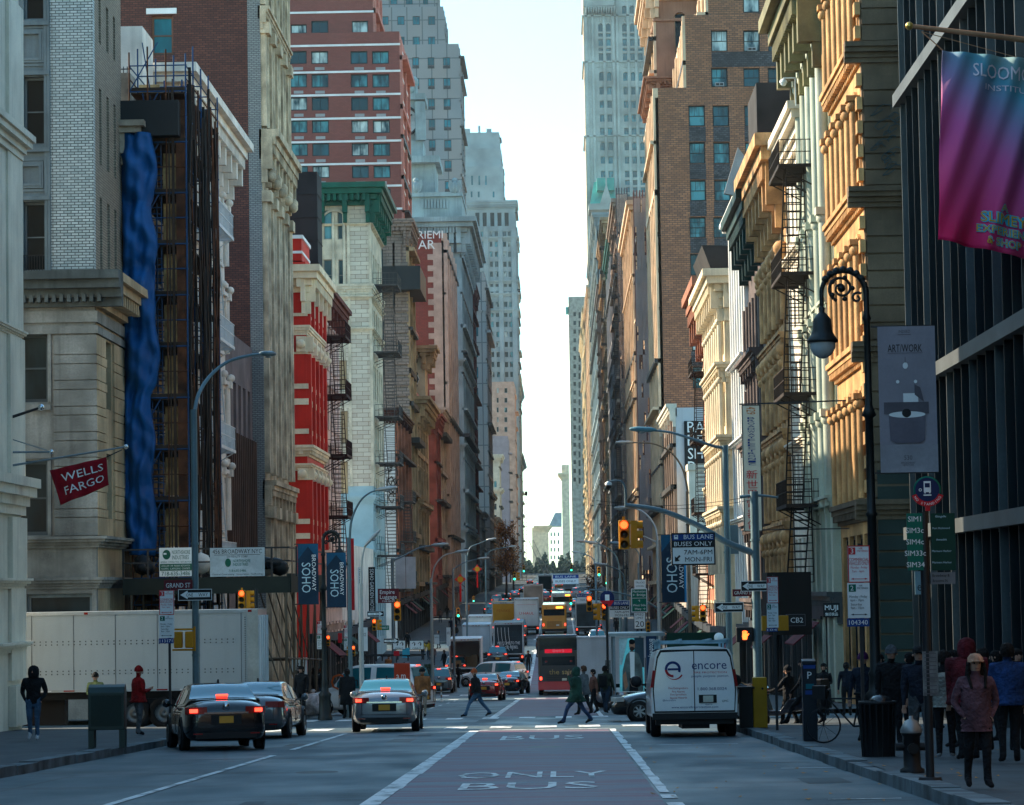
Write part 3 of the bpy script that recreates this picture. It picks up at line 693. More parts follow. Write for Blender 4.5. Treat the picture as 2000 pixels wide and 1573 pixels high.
for (ya, yb) in ((652, 786), (900, 1046)):
    mb = MB(); u0, u1 = sorted((b.px(22, ya), b.px(100, ya))); v1, v0 = b.pz(ya-12, 60), b.pz(yb, 60)
    b.F.box(mb, u0, u0+.12, v0, v1, 0, .09); b.F.box(mb, u1-.12, u1, v0, v1, 0, .09); b.F.box(mb, u0+.121, u1-.121, v1-.15, v1, 0, .09); b.emit(mb, 'window_surround', [STONE])
# L2: building wrapped in scaffold
b = Bld('old_loft_building', 'narrow loft building hidden behind brown scaffold and a blue tarpaulin', XL, 105.7, 116.5, 17.6, 16, core=BLACK)
rows = [(z, z+2.4) for z in (-2.2, 1.8, 5.4, 9.0, 12.6)]
GOLDP = mat('lit_ochre_panel', (.50, .38, .20), .8, var=.35, scale=1.5)
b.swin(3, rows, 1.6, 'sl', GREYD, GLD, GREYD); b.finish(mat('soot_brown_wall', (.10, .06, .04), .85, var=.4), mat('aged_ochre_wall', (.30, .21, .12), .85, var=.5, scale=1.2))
b.corn(17.0, .9, .8, mat('peeling_cream', (.36, .29, .22), .8, var=.4, scale=1.2), 5)
mb = MB(); b.F.box(mb, 0.2, 4.2, 18.0, 20.3, -4.0, -2.5); b.F.box(mb, 4.3, 7.5, 18.0, 19.4, -3, -2); b.F.box(mb, .1, 8, 17.6, 18.3, -.6, -.2)
b.F.box(mb, .6, 3.9, 18.5, 20.0, -2.5, -2.44, 1)
b.emit(mb, 'parapet', [mat('peeling_cream', (.36, .29, .22)), CREAM])
mb = MB(); mb.box(-24, at(278, 100, 112).x, 112, 115, 18, onX(275, 45, -16).z*1.0+.6); b.emit(mb, 'roof_bulkhead', [WHT])
mb = MB()
for k in range(16): x = -18.8+k*.15; mb.bar((x, 108.5, 19.5), (x, 108.5, 20.6), .03)
mb.bar((-18.8, 108.5, 20.5), (-16.4, 108.5, 20.5), .04); mb.bar((-18.8, 108.5, 19.7), (-16.4, 108.5, 19.7), .04); b.emit(mb, 'roof_railing', [IRON])
# ochre boards showing behind the scaffold on each floor (window bays catching light)
# L3: white ornate building with white fire escapes
b = Bld('white_ornate_building', 'white ornate building with white fire escapes next to the scaffold', XL, 116.6, 137, 21.4, 16, core=WHT)
rows = [(z, z+2.5) for z in (-4.6, -1.0, 3.1, 7.4, 11.7, 16.0)]
b.swin(7, rows, 1.6, 'slh', WHITE, GLD, WHT); b.finish(WHT)
b.corn(20.5, 1.5, 1.5, WHT, 9, den=True)
for z in (14.9, 6.3, 2.2): b.band(z, z+.25, .2, WHT, False)
mb = MB()
for k in range(8):
    u = .6+k*2.8
    for z in (3.1, 7.4, 11.7, 16.0): b.S.cyl(mb, u, z, z+2.6, .1, .16, 0, 8); b.S.box(mb, u-.25, u+.25, z+2.6, z+2.95, 0, .35); b.S.ball(mb, u, z+3.1, .3, .2)
b.emit(mb, 'column', [WHT])
fire_escape(b, 122, 127.5, [16.2, 11.2, 6.5, 1.3], 1.55, WHITE, drop=3.0)
# L3b brown building
b = Bld('brown_striped_building', 'low brown building with vertical stripes before the brick side wall', XL, 137.1, 149, 13.0, 14, core=GREYD)
b.swin(5, [(z, z+2.6) for z in (-4, 0, 4, 8)], 1.2, 's', BLACK, GLD); b.finish(mat('dull_mauve_wall', (.21, .15, .14), .8, var=.2, streak=.5))
mb = MB(); 
for k in range(14): b.S.box(mb, .3+k*.85, .55+k*.85, 2.0, 8.0, 0, .25)
b.emit(mb, 'fin', [mat('rust_brown', (.09, .045, .03), .8, var=.3)])
# L4: tall brick side wall with warm ornate facade
b = Bld('brick_side_wall_building', 'tall dark red brick building with grey corner strip and carved tan facade', -15.6, 149.2, 162.6, 37, 30, core=BRK_D)
b.fwin([(296, 338)], [(31, 107)], 's', mat('brown_sash', (.16, .08, .05), .7), GLC, WHITE, dep=.3)
rows = [(z, z+3.4) for z in (-1.5, 8.2, 12.6, 17.2, 26.5, 31.3)]
TAN = mat('carved_tan_stone', (.54, .42, .29), .85, var=.35, scale=.9, streak=.35, bump=.4)
b.swin(4, rows, 1.7, 's', TAN, GLD, TAN, dep=.4)
skin(b.mb, b.F, 0, .68, b.zb, b.zt, [], b.mi(brick('peeling_grey_brick', (.30, .30, .29), (.22, .23, .23), (.10, .10, .10), .26, .1, .85, .02, var=.35, big=1.2)), .338)
skin(b.mb, b.F, .68, 30, b.zb, b.zt, b.holesF, b.mi(BRK_D), .30)
skin(b.mb, b.S, .341, b.Y1-b.Y0, b.zb, b.zt, b.holesS, b.mi(TAN), .337); b.wall = b.emit(b.mb, 'wall')
mb = MB(); b.F.box(mb, b.px(345, 25), b.px(286, 25), b.pz(28, 315), b.pz(17, 315), -.1, .1); b.emit(mb, 'lintel', [WHITE])
b.corn(23.2, 1.6, .95, TAN, 7, front=False); b.corn(5.0, 1.0, .6, TAN, 7, front=False); b.corn(30.8, .7, .5, TAN, 7, front=False)
mb = MB()
for k in range(5):
    u = .4+k*3.1
    for z0, z1 in ((-6, 4.6), (6.4, 21.5), (25, 30.6), (31.6, 37)): b.S.box(mb, u-.3, u+.3, z0, z1, 0, .28); b.S.cyl(mb, u+.55, z0, z1-.6, .2, .17); b.S.box(mb, u-.45, u+.8, z1-.6, z1, 0, .5); 
    for j in range(4): b.S.ball(mb, u+.1*j, 22.3+.25*(j % 2), .45, .3)
b.emit(mb, 'pilaster', [TAN])
# L5: red and cream building
REDP = mat('bright_red_paint', (.52, .022, .012), .5, var=.12, streak=.2)
CRB = mat('cream_stone_trim', (.74, .63, .44), .75, var=.15, streak=.2)
b = Bld('red_and_cream_building', 'bright red building with cream bands and capitals on the left side', -15.9, 178, 190.5, at(576, 512, 178).z, 9, core=REDP)
Z = lambda y: b.pz(y, 576)
rows = [(Z(c), Z(a)) for a, c in ((583, 632), (692, 835), (938, 1068))]
b.swin(4, rows, 1.1, 's', REDP, GLD, CRB); b.finish(REDP)
b.corn(Z(572), Z(520)-Z(572), 1.0, CRB, 4); b.corn(Z(655), Z(636)-Z(655), .28, CRB, den=False); b.corn(Z(892), Z(870)-Z(892), .45, CRB); b.corn(Z(920), Z(906)-Z(920), .35, CRB, den=False)
for a, c in ((612, 618), (750, 760), (779, 791), (838, 848), (1014, 1024), (1042, 1053), (688, 692)): b.band(Z(c), Z(a), .12, CRB)
mb = MB()
for zt, zb_ in ((Z(658), Z(688)), (Z(915), Z(938))):
    for u in (.3, 1.1, 1.5): b.F.box(mb, u-.3, u+.3, zb_, zt, 0, .3); b.F.ball(mb, u, (zt+zb_)/2, .35, .3)
    for k in range(5): u = .3+k*2.95; b.S.box(mb, u-.35, u+.35, zb_, zt, 0, .45); b.S.ball(mb, u, (zt+zb_)/2-.1, .38, .26); b.S.ball(mb, u+.3, zb_+.2, .35, .18)
b.emit(mb, 'capital', [CRB])
mb = MB()
for k in range(5):
    u = .3+k*2.95
    for a, c in ((576, 636), (692, 870), (938, 1070)): b.S.box(mb, u-.28, u+.28, Z(c), Z(a), 0, .3)
b.emit(mb, 'pilaster', [REDP])
mb = MB(); b.F.box(mb, .25, 1.2, Z(508), Z(462), -6, -.4, 0); b.F.box(mb, .15, 1.3, Z(465), Z(458), -6.1, -.3, 1); b.F.box(mb, .2, 1.25, Z(494), Z(489), -6.1, -.35, 1); b.F.box(mb, 1.2, 8, Z(512), Z(462), -6, -.5, 0)
b.emit(mb, 'attic', [REDP, WHITE])
z1, z0 = at(590, 336, 186).z, at(590, 515, 186).z
mb = MB(); x1, x0 = at(620, 420, 186).x, at(556, 420, 186).x-3; mb.box(x0, x1, 186, 189.5, z0-.5, z1)
for k in range(4): mb.box(x0, x1+.04, 185.95, 189.55, z0+(z1-z0)*k/4, z0+(z1-z0)*k/4+.05)
b.emit(mb, 'roof_bulkhead', [mat('black_cladding', (.02, .021, .022), .7, var=.2)])
# L5b pink
b = Bld('pink_building', 'pale pink stone building with a black fire escape beyond the red one', XL, 190.6, 209, at(620, 560, 191).z, 9, core=WHT)
PINK = mat('pale_pink_stone', (.62, .44, .37), .8, var=.2)
b.swin(6, [(z, z+2.6) for z in (-5, -1, 3.2, 7.4, 11.6, 15.8)], 1.2, 'slh', WHITE, GL, PINK); b.finish(PINK)
b.corn(b.zt-1.2, 1.2, 1.0, mat('rust_red_cornice', (.14, .04, .03), .7), 6)
fire_escape(b, 192, 197, [at(650, y, 192).z for y in (655, 770, 887, 1007)], 1.75, mat('oxblood_iron', (.045, .014, .012), .6), drop=3)
# low infill
b = Bld('low_infill_building', 'low plain painted infill between the pink and the arched building', XL, 209.1, 244.6, at(690, 1060, 209).z, 9, core=WHT)
b.swin(5, [(-4.5, -2.2)], 3.5, 'v', WHITE, GL); b.finish(WHT)
# L6 cream arched
IVO = mat('ivory_stone', (.64, .55, .41), .8, var=.22, scale=.8, streak=.3)
IVC = brick('cracked_ivory_paint', (.64, .57, .45), (.48, .40, .31), (.24, .17, .12), 1.0, .38, .85, .02, var=.25)
BLUP = mat('light_blue_paint', (.33, .47, .50), .6, var=.08)
b = Bld('arched_cream_building', 'cream building with arched windows, green cornice and light blue painted base', XL, 245, 261.5, at(690, 400, 245).z, 14, core=IVO)
BLN = mat('tan_sash', (.36, .32, .25), .7)
b.fwin([(632, 649), (659, 676)], [(411, 468)], 's', BLN, GL, IVO); b.fwin([(661, 676), (632, 649)], [(507, 568)], 's', BLN, GL, IVO)
b.fwin([(655, 679)], [(600, 664)], 'sa', BLN, GL, IVO); b.fwin([(661, 678)], [(704, 763)], 's', BLN, glass('tan_blind_glass', (.30, .22, .12), (.34, .24, .13), .5, .3, (.38, .28, .16)), IVO)
b.fwin([(665, 680)], [(803, 868), (902, 965)], 's', BLN, MATS['tan_blind_glass'], IVO)
b.swin(5, [(z, z+3) for z in (-4, 2, 7, 12, 17, 22, 27)], 1.6, 's', BLN, GLD, IVO)
zb_ = at(690, 950, 245).z
skin(b.mb, b.F, 0, 2.2, zb_, b.zt, b.holesF, b.mi(IVC), .338); skin(b.mb, b.F, 2.2, 14, zb_, b.zt, b.holesF, b.mi(IVO), .338)
skin(b.mb, b.F, 0, 14, b.zb, zb_, b.holesF, b.mi(BLUP), .338); skin(b.mb, b.S, .341, 16.5, zb_, b.zt, b.holesS, b.mi(IVO), .337); skin(b.mb, b.S, .341, 16.5, b.zb, zb_, b.holesS, b.mi(BLUP), .337)
b.wall = b.emit(b.mb, 'wall')
GRN = mat('dark_green_cornice', (.004, .085, .055), .5, var=.2)
b.corn(at(690, 402, 245).z, at(690, 360, 245).z-at(690, 402, 245).z, 1.5, GRN, 6)
for y, h, m in ((437, 4, IVO), (555, 20, IVO), (578, 8, IVO), (640, 9, IVO), (968, 16, BLUP), (1075, 14, BLUP)): b.corn(at(690, y+h, 245).z, at(690, y, 245).z-at(690, y+h, 245).z, .3, m, den=False)
mb = MB()
for a in (682, 724): u = b.px(a, 600); b.F.box(mb, u-.12, u+.12, zb_, b.zt, 0, .12)
for a in (655, 676, 630): u = b.px(a, 600); b.F.cyl(mb, u+.1, b.pz(570, 660), b.pz(420, 660), .08, .14)
arc = [(b.px(653, 420)+1.15*math.cos(math.pi*k/12), b.pz(437, 653)+1.15*math.sin(math.pi*k/12)) for k in range(13)]
for (u0, v0), (u1, v1) in zip(arc, arc[1:]): mb.bar(b.F.p(u0, v0, .1), b.F.p(u1, v1, .1), .16)
b.emit(mb, 'pilaster', [IVO])
fire_escape(b, 248, 254, [at(745, y, 250).z for y in (560, 690, 815, 905, 990, 1085)], 2.2, mat('grey_iron', (.09, .08, .075), .7), drop=3, rails=6)
# T1 red apartment tower behind
b = Bld('red_apartment_tower', 'red brick apartment tower with white floor bands and paired windows', at(783, 300, 330).x, 330, 348, at(755, 62, 330).z, 30, core=BRK_A)
cols = [(568, 601), (610, 643), (687, 720), (729, 762)]
rws = [(100, 125), (145, 171), (190, 216), (235, 260), (280, 305), (324, 348), (369, 392), (413, 437)]
b.fwin(cols, rws, 'vg', mat('navy_window_frame', (.012, .035, .045), .5), GLB, dep=.3, yref=300)
b.swin(3, [(b.pz(y1, 785), b.pz(y0, 785)) for y0, y1 in rws], 1.8, 'v', MATS['navy_window_frame'], GLB)
b.finish(BRK_A, brick('pink_brick', (.50, .20, .16), (.42, .16, .12), (.3, .12, .1), .4, .16))
for y in (89, 141, 186, 232, 277, 321, 365, 410): b.band(b.pz(y+2, 660), b.pz(y-2, 660), .08, WHITE)
X2 = at(728, 30, 331).x
b2 = Bld('tower_setback', 'upper setback of the red apartment tower', X2, 331.5, 345, at(700, -60, 331).z, 20, core=BRK_A)
b2.fwin([(608, 641), (687, 719)], [(41, 65)], 'v', MATS['navy_window_frame'], GLB); b2.fwin([(568, 599)], [(48, 66)], 'v', MATS['navy_window_frame'], GLB)
b2.finish(BRK_A, MATS['pink_brick']); b2.band(b2.pz(26, 660), b2.pz(22, 660), .08, WHITE)
def merge(dst, src):                              # make src's pieces parts of dst
    for ch in list(src.E.children):
        ch.location = Vector(ch.location)+src.E.location-dst.E.location; ch.parent = dst.E
    bpy.data.objects.remove(src.E)
merge(b, b2)
# L6c white low with graffiti side wall
b = Bld('white_side_wall_building', 'small building whose white side wall carries black graffiti', XL, 279, 304.6, at(765, 802, 279).z, 6, core=WHT)
b.swin(6, [(z, z+2.4) for z in (-3, 1, 5, 9)], 1.5, 'sl', BLACK, GL); b.finish(mat('chalk_white_wall', (.52, .56, .58), .8, var=.1), mat('rust_brick_wall', (.26, .10, .06), .85, var=.3))
b.corn(b.zt-.6, .8, .7, mat('oxblood_iron', (.045, .014, .012)), 5, fl=2)
mb = MB()
for i, (cx, cy, r) in enumerate(((767, 930, 1.0), (763, 948, .8), (770, 950, .7), (765, 972, .5), (761, 915, .35))):
    c = at(cx, cy, 278.98); pts = [c+Vector((r*.5*math.cos(t*.6)*(1+.25*math.sin(t*2.1+i)), 0, r*math.sin(t*.6)*(1+.2*math.cos(3*t)))) for t in range(11)]
    for p, q in zip(pts, pts[1:]): mb.bar(p, q, .09)
b.emit(mb, 'graffiti', [BLACK])
fire_escape(b, 281, 287, [9, 5, 1], 1.6, MATS['grey_iron'], drop=2)
# L7 brown stone
BRN = brick('brown_rough_stone', (.26, .19, .155), (.20, .15, .125), (.10, .075, .065), .9, .35, .9, .05)
b = Bld('brown_stone_building', 'brown rough stone building with blue windows and black wrapped cornice', XL, 305, 318, at(760, 440, 305).z, 12, core=BRN)
b.fwin([(724, 748)], [(487, 523), (563, 599)], 's', BLACK, GLB, BRN); b.fwin([(735, 750)], [(628, 672), (702, 740)], 's', BLACK, GLB, BRN)
b.swin(3, [(z, z+3) for z in (0, 6, 12, 18, 24, 30, 36)], 1.6, 's', BLACK, GL, BRN)
b.finish(BRN, mat('ochre_stone', (.38, .26, .15), .85, var=.3, scale=.6, streak=.4))
OCH = MATS['ochre_stone']
b.corn(at(760, 458, 305).z, 1.6, .9, BRN, 3)
z0, z1 = at(760, 588, 305).z, at(760, 553, 305).z
mb = MB(); b.F.box(mb, -1.6, 5, z0+1.0, z1+1.6, .01, 2.0); b.S.box(mb, -.05, 9, z0+1.0, z1+1.6, .0, 1.6); mb.prism([b.S.p(9, z0+1.0, 0), b.S.p(9, z0+1.0, 1.6), b.S.p(9, z1+1.6, 1.6), b.S.p(9, z1+1.6, 0)], (0, 2.5, 0)); b.emit(mb, 'cornice_wrap', [BLACK])
mb = MB(); 
for a in (763, 775): u = b.px(a, 500); b.F.box(mb, u-.45, u+.45, at(760, 600, 305).z, b.zt-2, 0, .25)
for i in range(34): 
    z = -3+i*1.15; b.F.box(mb, -.15, 1.4, z, z+.85, 0, .18)
b.emit(mb, 'quoin', [BRN])
b = Bld('ochre_ornate_building', 'ochre carved stone building with heavy corbels beyond the brown one', XL, 318.1, 344, at(815, 785, 320).z, 8, core=OCH)
b.swin(7, [(z, z+3) for z in (-4, 1, 6, 11, 15.5)], 1.7, 'sh', BLACK, GL, OCH); b.finish(OCH); b.corn(b.zt-1.2, 1.6, 1.9, OCH, 7); b.corn(9.5, .8, .9, OCH, 7)
b = Bld('cream_gable_building', 'small cream side wall with a black and white sticker mural high up', XL, 345, 351.8, at(815, 677, 345).z, 9, core=CREAM)
b.finish(mat('yellow_cream_wall', (.50, .43, .30), .8, var=.15), OCH); b.corn(b.zt-1.6, 1.6, 1.6, OCH, 2, fl=4)
mb = MB(); rr = random.Random(3)
for i in range(16):
    c = at(808+rr.uniform(-6, 6), 742+rr.uniform(-14, 14), 344.97); r = rr.uniform(.2, .5)
    mb.prism([c+Vector((r*math.cos(k*1.05), -.01*(i % 5), r*1.4*math.sin(k*1.05))) for k in range(6)], (0, .02, 0), i % 2)
b.emit(mb, 'mural', [BLACK, WHITE])
# L8 crimson brick
b = Bld('crimson_brick_building', 'deep red brick side wall edged with pale toothed quoins', XL, 400, 445, at(830, 457, 400).z, 14, core=BRK_R)
PEA = mat('peach_stone', (.46, .34, .28), .8, var=.15)
b.swin(6, [(z, z+3.4) for z in range(2, 46, 6)], 2.6, 's', BLACK, GL, PEA); b.finish(BRK_R, mat('tan_stone', (.30, .22, .17), .8, var=.35, scale=.3, streak=.4))
mb = MB()
for i in range(30):
    z = 1+i*1.62; b.F.box(mb, -.05, 1.2, z, z+.82, 0, .1); b.F.box(mb, -.05, 2.0, z+.82, z+1.62, 0, .1)
for k in range(6): b.S.box(mb, k*7.5, k*7.5+1.6, -3, b.zt, 0, .8)
b.emit(mb, 'quoin', [PEA])
mb = MB(); put_text(mb, 'IMARIEMI', 1.6, *(lambda p: (p.x, p.z))(at(822, 459, 399.9)), 0, y=399.88); put_text(mb, 'AR', 1.9, *(lambda p: (p.x, p.z))(at(833, 478, 399.9)), 0, y=399.88); b.emit(mb, 'graffiti', [WHITE])
# low buildings in front of it, both thin facades
LOW = [(366.5, 380, 812, mat('dark_oxblood_wall', (.17, .045, .035), .8, var=.3)), (380.1, 399.6, 800, mat('beige_wall', (.36, .30, .25), .8, var=.2))]
for i, (ya, yb, yt, m) in enumerate(LOW):
    b = Bld('row_building', ['dark red narrow building low in the left row', 'beige plain sided building low in the left row'][i], XL, ya, yb, at(840, yt, ya).z, 10, core=m)
    b.swin(4, [(z, z+2.8) for z in (-1, 4, 9, 14, 18.5)], 1.6, 'sl', BLACK, GL, m); b.finish(m); b.corn(b.zt-1.2, 1.4, 1.2, m, 4)
# L9 grey stone with clock tower
GST = mat('blue_grey_stone', (.27, .34, .35), .8, var=.2, scale=.3, streak=.3)
b = Bld('clock_tower_building', 'grey stone building with deep cornice and a clock tower above', XL+.5, 462, 520, at(860, 432, 462).z, 22, core=GST)
b.fwin([(865, 874)], [(520, 545)], 's', BLACK, GLC, GST); b.swin(9, [(z, z+4) for z in range(2, 56, 7)], 3, 's', GST, GLD, GST); b.finish(GST)
b.corn(at(860, 465, 462).z, at(860, 428, 462).z-at(860, 465, 462).z, 2.9, GST, 16)
for z in (9, 23, 37): b.corn(z, 1.1, .8, GST, den=False)
zt = b.zt; Yt = 468
def tbox(mb, a, c, y0, y1, Y, dep, mi=0, yr=300): 
    mb.box(at(a, (y0+y1)/2, Y).x, at(c, (y0+y1)/2, Y).x, Y, Y+dep, at(a, y1, Y).z, at(a, y0, Y).z, mi)
mb = MB(); tbox(mb, 780, 902, 385, 432, Yt, 20); tbox(mb, 780, 903, 377, 385, Yt-.6, 21); tbox(mb, 780, 850, 318, 377, Yt+2, 12); tbox(mb, 780, 858, 305, 318, Yt, 15); b.emit(mb, 'upper_tier', [GST])
mb = MB(); tbox(mb, 780, 818, 195, 305, Yt+3, 9); tbox(mb, 780, 830, 183, 195, Yt+2, 11); tbox(mb, 780, 826, 276, 305, Yt+2.4, 10)
mb.cyl(at(822, 275, Yt+2.5), at(820, 200, Yt+2.5), .9, .9, 10); tbox(mb, 780, 812, 150, 183, Yt+4, 7); tbox(mb, 780, 805, 138, 150, Yt+5, 5)
for i in range(3): mb.ball(at(806-i*3, 160+i*6, Yt+4), 1.0, 8)
b.emit(mb, 'clock_tower', [GST])
c = at(790, 237, Yt+2.8); mb = MB(); mb.lathe(c, [(2.2, -.1), (2.2, -.35), (2.6, -.35), (2.6, .1)], 28, 0, 'y'); mb.lathe(c, [(.01, -.05), (2.2, -.05)], 28, 1, 'y'); mb.bar(c+Vector((0, -.2, 0)), c+Vector((1.3, -.2, 1.1)), .2); mb.bar(c+Vector((0, -.2, 0)), c+Vector((.6, -.2, -1.2)), .2); b.emit(mb, 'clock_face', [BLACK, mat('clock_dial', (.45, .5, .5), .5)])
mb = MB()
for i in range(9): tbox(mb, 824+i*6, 827+i*6, 389, 407, Yt-.3, .4)
for px_ in (812, 888): mb.prism([at(px_+dx, 365+dy, Yt-.6) for dx, dy in ((0, -12), (4, -9), (11, -14), (13, -2), (9, 9), (4, 12), (0, 10), (-4, 12), (-9, 9), (-13, -2), (-11, -14), (-4, -9))], (0, 1.2, 0)); mb.ball(at(px_, 353, Yt), .5, 8); mb.ball(at(px_, 366, Yt-.5), .6, 8, sz=1.8)
b.emit(mb, 'eagle', [GST])
# L10 grey gridded tower
GTW = brick('mottled_grey_panels', (.25, .26, .27), (.32, .27, .25), (.10, .11, .12), 3.3, 4.4, .8, .12, offset=0, var=.35, big=.08)
b = Bld('grey_gridded_tower', 'tall grey gridded office tower with bright cyan windows', at(898, 240, 600).x, 600, 625, at(880, 86, 600).z, 26, core=GTW)
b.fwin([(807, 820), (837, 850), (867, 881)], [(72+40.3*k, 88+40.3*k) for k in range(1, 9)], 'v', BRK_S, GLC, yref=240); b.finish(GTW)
mb = MB()
for k in range(1, 9):
    for a, c in ((807, 820), (837, 850), (867, 881)): u1, u0 = b.px(a, 240), b.px(c, 240); b.F.box(mb, u0, u1, b.pz(94+40.3*k, a), b.pz(88.5+40.3*k, a), 0, .05)
b.emit(mb, 'grille', [BRK_S])
b2 = Bld('x', 'x', at(866, 50, 602).x, 602, 622, at(800, 14, 602).z, 26, core=GTW)
b2.fwin([(745, 759), (776, 790), (806, 820), (836, 850)], [(32, 49), (72, 88)], 'v', BRK_S, GLC); b2.finish(GTW); merge(b, b2)
b2 = Bld('x', 'x', at(852, 5, 606).x, 606, 620, at(800, -60, 606).z, 24, core=GTW); b2.fwin([(762, 776), (792, 806), (826, 836)], [(-8, 9)], 'v', BRK_S, GLC); b2.finish(GTW); merge(b, b2)
# L11/12
b = Bld('dark_red_facade_building', 'narrow dark crimson facade in the far left row', XL, 521, 559, at(915, 545, 525).z, 10, core=BLACK)
DKR = mat('dark_crimson', (.075, .016, .018), .8, var=.3); b.swin(7, [(z, z+3) for z in range(0, 55, 6)], 2.4, 's', BLACK, GLD, DKR); b.finish(DKR); b.corn(b.zt-2, 2, 1.2, DKR, 5); b.corn(24, 1.2, .9, DKR)
b = Bld('cyan_window_building', 'slim grey building with a column of cyan windows', at(950, 800, 600).x, 600, 640, at(935, 532, 600).z, 9, core=GTW)
b.fwin([(924, 934)], [(635+41*k, 657+41*k) for k in range(11)], '', BLACK, GLC); b.finish(GTW); b.corn(at(930, 612, 600).z, .6, .3, GTW, fl=5, den=False)
# L13 pale tiered tower
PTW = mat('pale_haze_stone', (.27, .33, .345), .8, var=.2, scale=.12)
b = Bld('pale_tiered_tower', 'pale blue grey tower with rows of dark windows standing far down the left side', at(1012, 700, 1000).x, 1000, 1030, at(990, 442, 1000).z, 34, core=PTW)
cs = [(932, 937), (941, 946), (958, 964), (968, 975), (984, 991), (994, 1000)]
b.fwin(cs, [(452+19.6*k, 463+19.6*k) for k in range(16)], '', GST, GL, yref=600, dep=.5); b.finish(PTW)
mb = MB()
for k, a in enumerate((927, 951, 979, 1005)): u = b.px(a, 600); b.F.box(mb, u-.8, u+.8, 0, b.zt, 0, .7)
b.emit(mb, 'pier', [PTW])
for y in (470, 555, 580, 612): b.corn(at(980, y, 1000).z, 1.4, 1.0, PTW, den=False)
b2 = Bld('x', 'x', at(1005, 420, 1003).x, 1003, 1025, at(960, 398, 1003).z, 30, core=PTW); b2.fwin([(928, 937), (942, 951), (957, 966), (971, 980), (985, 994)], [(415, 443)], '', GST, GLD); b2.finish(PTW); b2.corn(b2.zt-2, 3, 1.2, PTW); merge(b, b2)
# L14 domed tower
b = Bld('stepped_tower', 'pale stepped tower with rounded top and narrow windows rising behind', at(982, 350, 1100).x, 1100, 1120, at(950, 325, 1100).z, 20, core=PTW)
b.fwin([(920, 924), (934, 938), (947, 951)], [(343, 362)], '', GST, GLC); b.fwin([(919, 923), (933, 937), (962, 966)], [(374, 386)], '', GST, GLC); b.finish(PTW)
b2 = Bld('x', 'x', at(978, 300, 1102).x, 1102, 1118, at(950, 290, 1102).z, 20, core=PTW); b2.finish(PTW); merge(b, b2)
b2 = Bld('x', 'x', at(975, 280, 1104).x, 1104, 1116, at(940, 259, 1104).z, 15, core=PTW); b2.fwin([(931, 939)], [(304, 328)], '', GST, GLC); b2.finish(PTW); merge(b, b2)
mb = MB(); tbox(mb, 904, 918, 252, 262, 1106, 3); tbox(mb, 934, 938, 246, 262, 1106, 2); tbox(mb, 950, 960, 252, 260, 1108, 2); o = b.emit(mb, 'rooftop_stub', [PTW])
# L15.. pinkish
b = Bld('pinkish_tower', 'slim pinkish tan tower with narrow windows near the street end', at(1005, 850, 900).x, 900, 925, at(980, 746, 900).z, 10, core=PEA)
b.fwin([(970, 974), (985, 991)], [(758+19*k, 768+19*k) for k in range(14)], '', GST, GL); b.finish(PEA)
b = Bld('mauve_slab_building', 'windowless mauve grey slab building far down on the left', at(993, 950, 840).x, 840, 850, at(975, 852, 840).z, 7, core=PTW); b.finish(mat('mauve_stucco', (.33, .28, .31), .8, var=.08))
b = Bld('small_cream_building', 'small cream building with cornices far down on the left', at(974, 950, 780).x, 780, 800, at(960, 888, 780).z, 6, core=CREAM)
b.fwin([(955, 960), (965, 970)], [(940+22*k, 952+22*k) for k in range(7)], '', GST, GL); b.finish(CREAM); b.corn(b.zt-2, 2, 1.4, CREAM); b.corn(at(960, 965, 780).z, 1.5, 1.2, CREAM, den=False)
b = Bld('orange_gable_building', 'orange red building with pointed gable far down the street', at(1008, 1000, 1100).x, 1100, 1115, at(1000, 985, 1100).z, 4, core=REDP)
ORR = mat('orange_brick', (.42, .09, .04), .8); b.fwin([(998, 1001)], [(1000+14*k, 1008+14*k) for k in range(4)], 'a', BLACK, GLD, ORR); b.finish(ORR)
mb = MB(); z0 = at(1000, 985, 1100).z; x1, x0 = b.X, b.X-4; mb.prism([(x0, 1100, z0), (x1, 1100, z0), ((x0+x1)/2, 1100, z0+6)], (0, 15, 0)); b.emit(mb, 'roof', [ORR])
b = Bld('far_dark_building', 'dark brown facade strip where the left row meets the sky', at(1014, 900, 1180).x, 1160, 1290, at(1010, 740, 1180).z, 6, core=GST)
b.swin(12, [(z, z+5) for z in range(10, 80, 12)], 5, '', BLACK, GLD); b.finish(mat('smoky_brown', (.10, .09, .09), .8, var=.3)); b.corn(b.zt-3, 3, 1.5, GST); b.corn(at(1010, 900, 1180).z, 2, 2, GST)
LFILL = [(575, 599, 1000), (641, 689, 960), (705, 778, 1010)]
for i, (ya, yb, yt) in enumerate(LFILL):
    m = [mat('soot_stone', (.07, .07, .075), .8, var=.3), OCH, MATS['tan_stone']][i]
    b = Bld('row_building', ['sooty low building behind the red lanterns', 'ochre low building behind the autumn tree', 'tan low building beside the autumn tree'][i], XL, ya, yb, at(940+i*12, yt, ya).z, 12, core=m)
    b.swin(6, [(z, z+3) for z in (3, 8, 13)], 2, 's', BLACK, GL, m); b.finish(m); b.corn(b.zt-1.5, 1.5, 1.2, m)

bb = Bld('corner_building', 'cream building behind the viewpoint on the left', -15.75, -150, 59.9, 17, 12, core=CREAM); bb.swin(12, [(z, z+3) for z in (4, 9)], 2, 's', BLACK, GLD, CREAM); bb.finish(STONE)
